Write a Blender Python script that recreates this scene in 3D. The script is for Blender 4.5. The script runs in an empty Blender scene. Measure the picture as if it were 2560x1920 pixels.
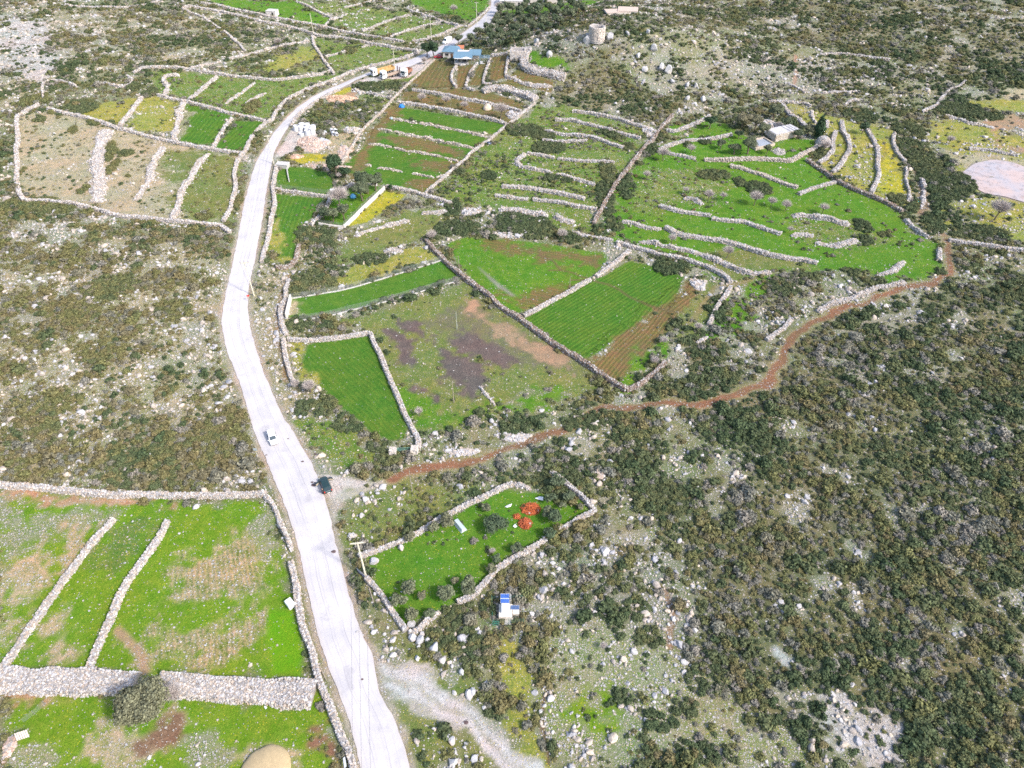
import bpy, bmesh, math, random
import numpy as np
from mathutils import Vector, Matrix

# ------------------------------------------------------------------ camera, sky, sun, exposure
SC = bpy.context.scene
COL = SC.collection
CAM_H, PITCH, FPX = 115.0, math.radians(42.8), 1778.0     # metres, angle below the horizon, focal length in photo pixels (2560 wide)
cam = bpy.data.objects.new("camera", bpy.data.cameras.new("camera"))
COL.objects.link(cam)
cam.location = (0, 0, CAM_H)
cam.rotation_euler = (math.radians(90) - PITCH, 0, 0)
cam.data.sensor_width = 36
cam.data.lens = 36 * FPX / 2560
cam.data.clip_start = 1
cam.data.clip_end = 9000
SC.camera = cam

SUN_EL, SUN_AZ = math.radians(42), math.atan2(0.845, -0.53)   # azimuth clockwise from +Y
world = bpy.data.worlds.new("World")
SC.world = world
world.use_nodes = True
wn = world.node_tree
sky = wn.nodes.new("ShaderNodeTexSky")
sky.sky_type = 'NISHITA'
sky.sun_disc = False
sky.sun_elevation = SUN_EL
sky.sun_rotation = SUN_AZ
sky.air_density = 1.0
sky.dust_density = 2.5
wn.links.new(sky.outputs[0], wn.nodes["Background"].inputs[0])
wn.nodes["Background"].inputs[1].default_value = 0.15
sun_d = bpy.data.lights.new("sun", 'SUN')
sun_d.energy = 2.1
sun_d.angle = math.radians(5)
sun_d.color = (1.0, 0.94, 0.86)
sun = bpy.data.objects.new("sun", sun_d)
COL.objects.link(sun)
_sd = Vector((math.sin(SUN_AZ) * math.cos(SUN_EL), math.cos(SUN_AZ) * math.cos(SUN_EL), math.sin(SUN_EL)))
sun.rotation_euler = _sd.to_track_quat('Z', 'Y').to_euler()
SC.view_settings.view_transform = 'Standard'
SC.view_settings.look = 'None'
SC.view_settings.exposure = 1.22
SC.view_settings.gamma = 1
SC.cycles.max_bounces = 4
SC.cycles.diffuse_bounces = 2
SC.cycles.glossy_bounces = 2
SC.cycles.transparent_max_bounces = 8
SC.cycles.use_denoising = False
SC.cycles.use_adaptive_sampling = False
SC.render.film_transparent = False
SC.cycles.pixel_filter_type = 'BLACKMAN_HARRIS'
SC.cycles.filter_width = 1.6

random.seed(7)
RNG = np.random.default_rng(11)

# ------------------------------------------------------------------ noise and relief
def _hash(ix, iy, s):
    h = (ix.astype(np.int64) * 374761393 + iy.astype(np.int64) * 668265263 + s * 1442695041) & 0xffffffff
    h = ((h ^ (h >> 13)) * 1274126177) & 0xffffffff
    h = h ^ (h >> 16)
    return (h & 0xffff) / 65535.0
def vnoise(x, y, wl, seed=0):
    x = x / wl; y = y / wl
    ix = np.floor(x); iy = np.floor(y)
    fx = x - ix; fy = y - iy
    fx = fx * fx * (3 - 2 * fx); fy = fy * fy * (3 - 2 * fy)
    a = _hash(ix, iy, seed); b = _hash(ix + 1, iy, seed); c = _hash(ix, iy + 1, seed); d = _hash(ix + 1, iy + 1, seed)
    return (a * (1 - fx) + b * fx) * (1 - fy) + (c * (1 - fx) + d * fx) * fy
def fbm(x, y, wl, seed=0, octv=3):
    v = 0; amp = 0.5; tot = 0
    for k in range(octv):
        v = v + amp * vnoise(x + 17.3 * k, y - 9.1 * k, wl, seed + k); tot += amp; amp *= 0.5; wl *= 0.5
    return v / tot
def sig(t):
    return 1 / (1 + np.exp(-np.clip(t, -40, 40)))
def sstep(a, b, t):
    t = np.clip((t - a) / (b - a), 0, 1)
    return t * t * (3 - 2 * t)
def H(x, y):
    x = np.asarray(x, float); y = np.asarray(y, float)
    sy = np.where(y < 335, 27.0, 70.0)
    z = 15 * np.exp(-((x - 48) / 55) ** 2 - ((y - 335) / sy) ** 2)
    z = z + 9 * sig((y - 350) / 30) * sig((x - 90) / 40)
    z = z + 11 * sig((-x - 130) / 30) * sig((y - 260) / 40)
    z = z + 4 * sig((-x - 85) / 12) * sig((y - 115) / 15) * (1 - sig((y - 215) / 15))
    z = z + 6 * sig((x - 75) / 22) * (1 - sig((y - 185) / 25))
    z = z + 3 * sig((x - 15) / 25) * sig((y - 220) / 25)
    far = np.exp(-(np.maximum(np.abs(x) - 350, 0) / 500) ** 2 - (np.maximum(y - 480, 0) / 500) ** 2)
    z = z * far
    z = z + 0.5 * (vnoise(x, y, 15, 3) - 0.5) + 0.14 * (vnoise(x, y, 3.3, 5) - 0.5)
    return z
def Hs(x, y):
    return float(H(np.array([x]), np.array([y]))[0])

# a photo pixel (2560 x 1920) looked up on the ground: the place where that thing stands
SP, CP = math.sin(PITCH), math.cos(PITCH)
def ground_at(px, py, dz=0.0):
    px = np.atleast_1d(np.asarray(px, float)); py = np.atleast_1d(np.asarray(py, float))
    u = (px - 1280) / FPX; v = (py - 960) / FPX
    dx = u; dy = CP - v * SP; dn = SP + v * CP
    dn = np.maximum(dn, 0.02)
    t = (CAM_H - 32) / dn
    done = np.zeros(len(px), bool)
    tend = (CAM_H + 5) / dn
    lo = t.copy(); hi = tend.copy()
    for k in range(400):
        tt = t + (tend - t) * (k + 1) / 400
        below = (CAM_H - tt * dn) < H(tt * dx, tt * dy) + dz
        new = below & ~done
        hi[new] = tt[new]
        lo[new] = (t + (tend - t) * k / 400)[new]
        done |= below
        if done.all(): break
    for k in range(18):
        m = (lo + hi) / 2
        below = (CAM_H - m * dn) < H(m * dx, m * dy) + dz
        hi = np.where(below, m, hi); lo = np.where(below, lo, m)
    return np.stack([hi * dx, hi * dy], 1)
def to_px(p):                                       # world point(s) -> photo pixel, depth
    p = np.atleast_2d(p)
    x = p[:, 0]; y = p[:, 1]; z = p[:, 2] - CAM_H
    depth = y * CP - z * SP
    up = y * SP + z * CP
    return 1280 + FPX * x / depth, 960 - FPX * up / depth, depth

FR = dict(A=(0, 0), B=(600, 0), C=(1200, 0), D=(1760, 0), E=(0, 500), F=(600, 500), G=(1200, 500), H=(1760, 500),
          I=(0, 1000), J=(600, 1000), K=(1200, 1000), L=(1760, 1000), M=(0, 1320), N=(600, 1320), O=(1200, 1320), P=(1760, 1320), Z=None)
S = 2.765
def pix(txt):                                       # "B 10,20 30,40 C 5,5" -> photo pixels
    out = []; f = 'Z'
    for tok in txt.split():
        if tok in FR: f = tok; continue
        a, b = tok.split(',')
        a = float(a); b = float(b)
        out.append((a, b) if f == 'Z' else (FR[f][0] + a / S, FR[f][1] + b / S))
    return np.array(out)
def pts(txt, dz=0.0):
    p = pix(txt)
    return ground_at(p[:, 0], p[:, 1], dz)
def at(txt, dz=0.0):
    p = pts(txt, dz)[0]
    return float(p[0]), float(p[1])
def ppm(x, y):                                      # photo pixels per metre at a ground point
    return FPX / float(to_px(np.array([[x, y, Hs(x, y)]]))[2][0])

# ------------------------------------------------------------------ object helpers
def prop(o, label=None, cat=None, group=None, kind=None):
    if label: o["label"] = label
    if cat: o["category"] = cat
    if group: o["group"] = group
    if kind: o["kind"] = kind
    return o
def link(o, parent=None):
    COL.objects.link(o)
    if parent is not None: o.parent = parent
    return o
def np_mesh(name, V, F, mat=None, attrs=None, smooth=False):
    V = np.ascontiguousarray(V, np.float32); F = np.ascontiguousarray(F, np.int32)
    me = bpy.data.meshes.new(name)
    n, k = F.shape
    me.vertices.add(len(V)); me.vertices.foreach_set("co", V.ravel())
    me.loops.add(n * k); me.loops.foreach_set("vertex_index", F.ravel())
    me.polygons.add(n)
    me.polygons.foreach_set("loop_start", np.arange(0, n * k, k, dtype=np.int32))
    me.polygons.foreach_set("use_smooth", np.full(n, smooth, bool))
    me.update(calc_edges=True)
    for nm, (typ, arr) in (attrs or {}).items():
        a = me.attributes.new(nm, typ, 'POINT')
        arr = np.ascontiguousarray(arr, np.float32)
        a.data.foreach_set("color" if typ == 'FLOAT_COLOR' else "value", arr.ravel())
    if mat: me.materials.append(mat)
    return me
def np_obj(name, V, F, mat=None, attrs=None, smooth=False, parent=None):
    return link(bpy.data.objects.new(name, np_mesh(name, V, F, mat, attrs, smooth)), parent)
class MB:                                           # collects simple solids; build() links them as ONE mesh object
    def __init__(s): s.b = bmesh.new()
    def box(s, c, size, rot=None, bev=0.0, taper=1.0):
        r = bmesh.ops.create_cube(s.b, size=1.0)
        vs = r['verts']
        for v in vs:
            k = taper if v.co.z > 0 else 1.0
            v.co = Vector((v.co.x * size[0] * k, v.co.y * size[1] * k, v.co.z * size[2]))
        if bev > 0:
            es = list({e for v in vs for e in v.link_edges})
            rr = bmesh.ops.bevel(s.b, geom=es, offset=bev, segments=2, affect='EDGES', profile=0.5)
            vs = list({v for f in rr['faces'] for v in f.verts} | {v for v in vs if v.is_valid})
        m = Matrix.Translation(Vector(c))
        if rot is not None: m = m @ (rot.to_4x4() if hasattr(rot, 'to_4x4') else rot)
        for v in vs: v.co = m @ v.co
        return s
    def tube(s, p0, p1, r0, r1=None, n=10, caps=True):
        p0 = Vector(p0); p1 = Vector(p1); r1 = r0 if r1 is None else r1
        q = (p1 - p0).to_track_quat('Z', 'Y')
        ra = [s.b.verts.new(p0 + q @ Vector((math.cos(2 * math.pi * i / n) * r0, math.sin(2 * math.pi * i / n) * r0, 0))) for i in range(n)]
        rb = [s.b.verts.new(p1 + q @ Vector((math.cos(2 * math.pi * i / n) * r1, math.sin(2 * math.pi * i / n) * r1, 0))) for i in range(n)]
        for i in range(n): s.b.faces.new((ra[i], ra[(i + 1) % n], rb[(i + 1) % n], rb[i]))
        if caps:
            s.b.faces.new(ra[::-1]); s.b.faces.new(rb)
        return s
    def poly(s, pl):
        s.b.faces.new([s.b.verts.new(Vector(p)) for p in pl]); return s
    def prism(s, pl, off):
        off = Vector(off)
        a = [s.b.verts.new(Vector(p)) for p in pl]; b = [s.b.verts.new(Vector(p) + off) for p in pl]
        s.b.faces.new(a[::-1]); s.b.faces.new(b)
        n = len(a)
        for i in range(n): s.b.faces.new((a[i], a[(i + 1) % n], b[(i + 1) % n], b[i]))
        return s
    def loft(s, rings):
        vs = [[s.b.verts.new(Vector(p)) for p in r] for r in rings]
        n = len(vs[0])
        for a, b in zip(vs, vs[1:]):
            for i in range(n): s.b.faces.new((a[i], a[(i + 1) % n], b[(i + 1) % n], b[i]))
        s.b.faces.new(vs[0][::-1]); s.b.faces.new(vs[-1])
        return s
    def build(s, name, mat, parent=None, smooth=False, loc=None):
        bmesh.ops.recalc_face_normals(s.b, faces=s.b.faces[:])
        me = bpy.data.meshes.new(name); s.b.to_mesh(me); s.b.free()
        if smooth:
            me.polygons.foreach_set("use_smooth", np.full(len(me.polygons), True, bool))
        if mat: me.materials.append(mat)
        o = link(bpy.data.objects.new(name, me), parent)
        if loc is not None: o.location = loc
        return o
def empty(name, x, y, rz=0.0, label=None, cat=None, group=None, z=None):
    o = bpy.data.objects.new(name, None)
    o.empty_display_size = 0.3
    link(o)
    o.location = (x, y, Hs(x, y) if z is None else z)
    o.rotation_euler = (0, 0, rz)
    return prop(o, label, cat, group)
def copy_tree(o, parent=None):
    c = o.copy(); COL.objects.link(c)
    if parent is not None: c.parent = parent
    for ch in list(o.children): copy_tree(ch, c)
    return c
def icos(sub):
    b = bmesh.new(); bmesh.ops.create_icosphere(b, subdivisions=sub, radius=1.0)
    V = np.array([v.co[:] for v in b.verts]); F = np.array([[v.index for v in f.verts] for f in b.faces]); b.free()
    return V, F

# ------------------------------------------------------------------ materials
def _n(nt, typ, **kw):
    n = nt.nodes.new(typ)
    for k, v in kw.items(): setattr(n, k, v)
    return n
def new_mat(name):
    m = bpy.data.materials.new(name); m.use_nodes = True
    nt = m.node_tree
    return m, nt, nt.nodes["Principled BSDF"]
def _math(nt, op, a, b=None, clamp=False):
    n = _n(nt, "ShaderNodeMath", operation=op); n.use_clamp = clamp
    for i, v in enumerate((a, b)):
        if v is None: continue
        if isinstance(v, (int, float)): n.inputs[i].default_value = v
        else: nt.links.new(v, n.inputs[i])
    return n.outputs[0]
def _mix(nt, f, a, b, typ='MIX'):
    n = _n(nt, "ShaderNodeMix", data_type='RGBA', blend_type=typ)
    for s, v in ((n.inputs[0], f), (n.inputs[6], a), (n.inputs[7], b)):
        if isinstance(v, (int, float)): s.default_value = v
        elif isinstance(v, tuple): s.default_value = (*v[:3], 1)
        else: nt.links.new(v, s)
    return n.outputs[2]
def _noise(nt, vec, scale, detail=3, rough=0.55):
    n = _n(nt, "ShaderNodeTexNoise"); n.inputs["Scale"].default_value = scale
    n.inputs["Detail"].default_value = detail; n.inputs["Roughness"].default_value = rough
    if vec is not None: nt.links.new(vec, n.inputs["Vector"])
    return n.outputs["Fac"]
def _range(nt, v, a, b, c, d):
    n = _n(nt, "ShaderNodeMapRange"); n.clamp = True
    nt.links.new(v, n.inputs[0])
    for i, q in enumerate((a, b, c, d)): n.inputs[i + 1].default_value = q
    return n.outputs[0]
def _bump(nt, h, bs, strength, dist):
    n = _n(nt, "ShaderNodeBump"); n.inputs["Strength"].default_value = strength; n.inputs["Distance"].default_value = dist
    nt.links.new(h, n.inputs["Height"]); nt.links.new(n.outputs[0], bs.inputs["Normal"])
_cache = {}
def plain(name, col, rough=0.7, metal=0.0, var=0.18, scale=3.0, bump=0.0, spec=None):
    if name in _cache: return _cache[name]
    m, nt, bs = new_mat(name)
    tc = _n(nt, "ShaderNodeTexCoord").outputs["Object"]
    f = _noise(nt, tc, scale, 4, 0.6)
    k = _range(nt, f, 0.25, 0.75, 1 - var, 1 + var)
    c = _n(nt, "ShaderNodeVectorMath", operation='SCALE'); c.inputs[0].default_value = col[:3]
    nt.links.new(k, c.inputs["Scale"])
    nt.links.new(c.outputs[0], bs.inputs["Base Color"])
    bs.inputs["Roughness"].default_value = rough; bs.inputs["Metallic"].default_value = metal
    if spec is not None: bs.inputs["Specular IOR Level"].default_value = spec
    if bump: _bump(nt, _noise(nt, tc, scale * 5, 4, 0.7), bs, bump, 0.05)
    _cache[name] = m
    return m
def foliage_mat(name, ramp):
    m, nt, bs = new_mat(name)
    t = _n(nt, "ShaderNodeAttribute", attribute_type='INSTANCER', attribute_name='tint').outputs["Fac"]
    lv = _n(nt, "ShaderNodeAttribute", attribute_type='GEOMETRY', attribute_name='lv').outputs["Fac"]
    cr = _n(nt, "ShaderNodeValToRGB"); e = cr.color_ramp.elements
    while len(e) < len(ramp): e.new(0.5)
    for i, (p, c) in enumerate(ramp): e[i].position = p; e[i].color = (*c, 1)
    nt.links.new(t, cr.inputs[0])
    c = _n(nt, "ShaderNodeVectorMath", operation='SCALE'); nt.links.new(cr.outputs[0], c.inputs[0]); nt.links.new(lv, c.inputs["Scale"])
    nt.links.new(c.outputs[0], bs.inputs["Base Color"])
    bs.inputs["Roughness"].default_value = 0.75
    bs.inputs["Specular IOR Level"].default_value = 0.25
    return m
def stone_mat(name, gain=1.0):
    m, nt, bs = new_mat(name)
    col = _n(nt, "ShaderNodeAttribute", attribute_type='GEOMETRY', attribute_name='col').outputs["Color"]
    pos = _n(nt, "ShaderNodeNewGeometry").outputs["Position"]
    f = _noise(nt, pos, 3.5, 4, 0.65)
    k = _range(nt, f, 0.25, 0.75, 0.72 * gain, 1.25 * gain)
    c = _n(nt, "ShaderNodeVectorMath", operation='SCALE'); nt.links.new(col, c.inputs[0]); nt.links.new(k, c.inputs["Scale"])
    nt.links.new(c.outputs[0], bs.inputs["Base Color"])
    bs.inputs["Roughness"].default_value = 0.92
    bs.inputs["Specular IOR Level"].default_value = 0.15
    _bump(nt, f, bs, 0.5, 0.12)
    return m
M_STONE = stone_mat("limestone_rubble")
RAMP = [(0.0, (.056, .082, .036)), (0.28, (.088, .106, .048)), (0.5, (.134, .136, .052)), (0.68, (.152, .128, .060)), (0.84, (.148, .150, .122)), (1.0, (.24, .21, .18))]
M_SHRUB = foliage_mat("maquis_leaves", RAMP)
M_OLIVE = foliage_mat("olive_leaves", [(0.0, (.036, .070, .032)), (0.4, (.085, .110, .062)), (0.7, (.130, .145, .085)), (1.0, (.19, .165, .105))])
M_TWIG = plain("grey_twigs", (0.42, 0.37, 0.345), 0.9, var=0.2)
M_BARK = plain("bark", (0.13, 0.10, 0.075), 0.95, var=0.3, scale=6)

# ------------------------------------------------------------------ land cover: one line per patch of ground
# palette: colour A, colour B, bias to B, loose stones, rows, yellow flowers
PAL = {
    'scrub': ((.175, .165, .100), (.110, .140, .048), .50, .55, 0, .08),
    'crop': ((.044, .130, .014), (.084, .162, .022), .45, .02, .45, 0),
    'lush': ((.050, .145, .010), (.104, .185, .022), .46, .07, 0, .10),
    'rough': ((.064, .140, .018), (.145, .160, .045), .47, .28, 0, .25),
    'lime': ((.078, .170, .008), (.150, .215, .022), .46, .10, 0, .12),
    'vivid': ((.080, .225, .006), (.125, .240, .010), .45, .03, 0, .05),
    'dull': ((.092, .135, .030), (.165, .165, .060), .48, .16, 0, .16),
    'yellow':  ((.140, .170, .024), (.340, .300, .028), .60, .12, 0, .80),
    'ygrass':  ((.125, .165, .028), (.260, .235, .060), .52, .22, 0, .45),
    'dry':     ((.370, .305, .205), (.170, .170, .070), .40, .75, 0, .10),
    'brown': ((.165, .102, .055), (.100, .122, .034), .50, .05, .45, 0),
    'soil':    ((.300, .155, .085), (.380, .255, .175), .45, .40, 0, 0),
    'dsoil':   ((.150, .080, .052), (.230, .130, .085), .45, .30, 0, 0),
    'pink':    ((.430, .300, .215), (.170, .180, .050), .52, .80, 0, .04),
    'pale': ((.235, .220, .150), (.110, .160, .036), .55, 1.0, 0, .12),
    'striped': ((.100, .145, .026), (.360, .285, .185), .50, .55, .40, .06),
    'mud': ((.085, .068, .064), (.130, .100, .090), .45, .04, 0, 0),
    'gmud':    ((.125, .112, .085), (.130, .140, .050), .50, .06, 0, .03),
    'omud': ((.320, .205, .130), (.220, .165, .110), .45, .03, 0, 0),
    'gravel':  ((.480, .430, .410), (.370, .315, .285), .45, .45, 0, 0),
    'rock':    ((.430, .420, .415), (.240, .220, .180), .40, 1.0, 0, .02),
    'floor': ((.105, .115, .055), (.150, .135, .075), .50, .30, 0, .05),
    'rockh': ((.270, .235, .150), (.135, .150, .050), .48, .90, 0, .08),
    'hill': ((.210, .205, .165), (.110, .130, .055), .50, .85, 0, .05),
    'wet':     ((.190, .175, .160), (.260, .225, .195), .45, .05, 0, 0),
}
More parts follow.
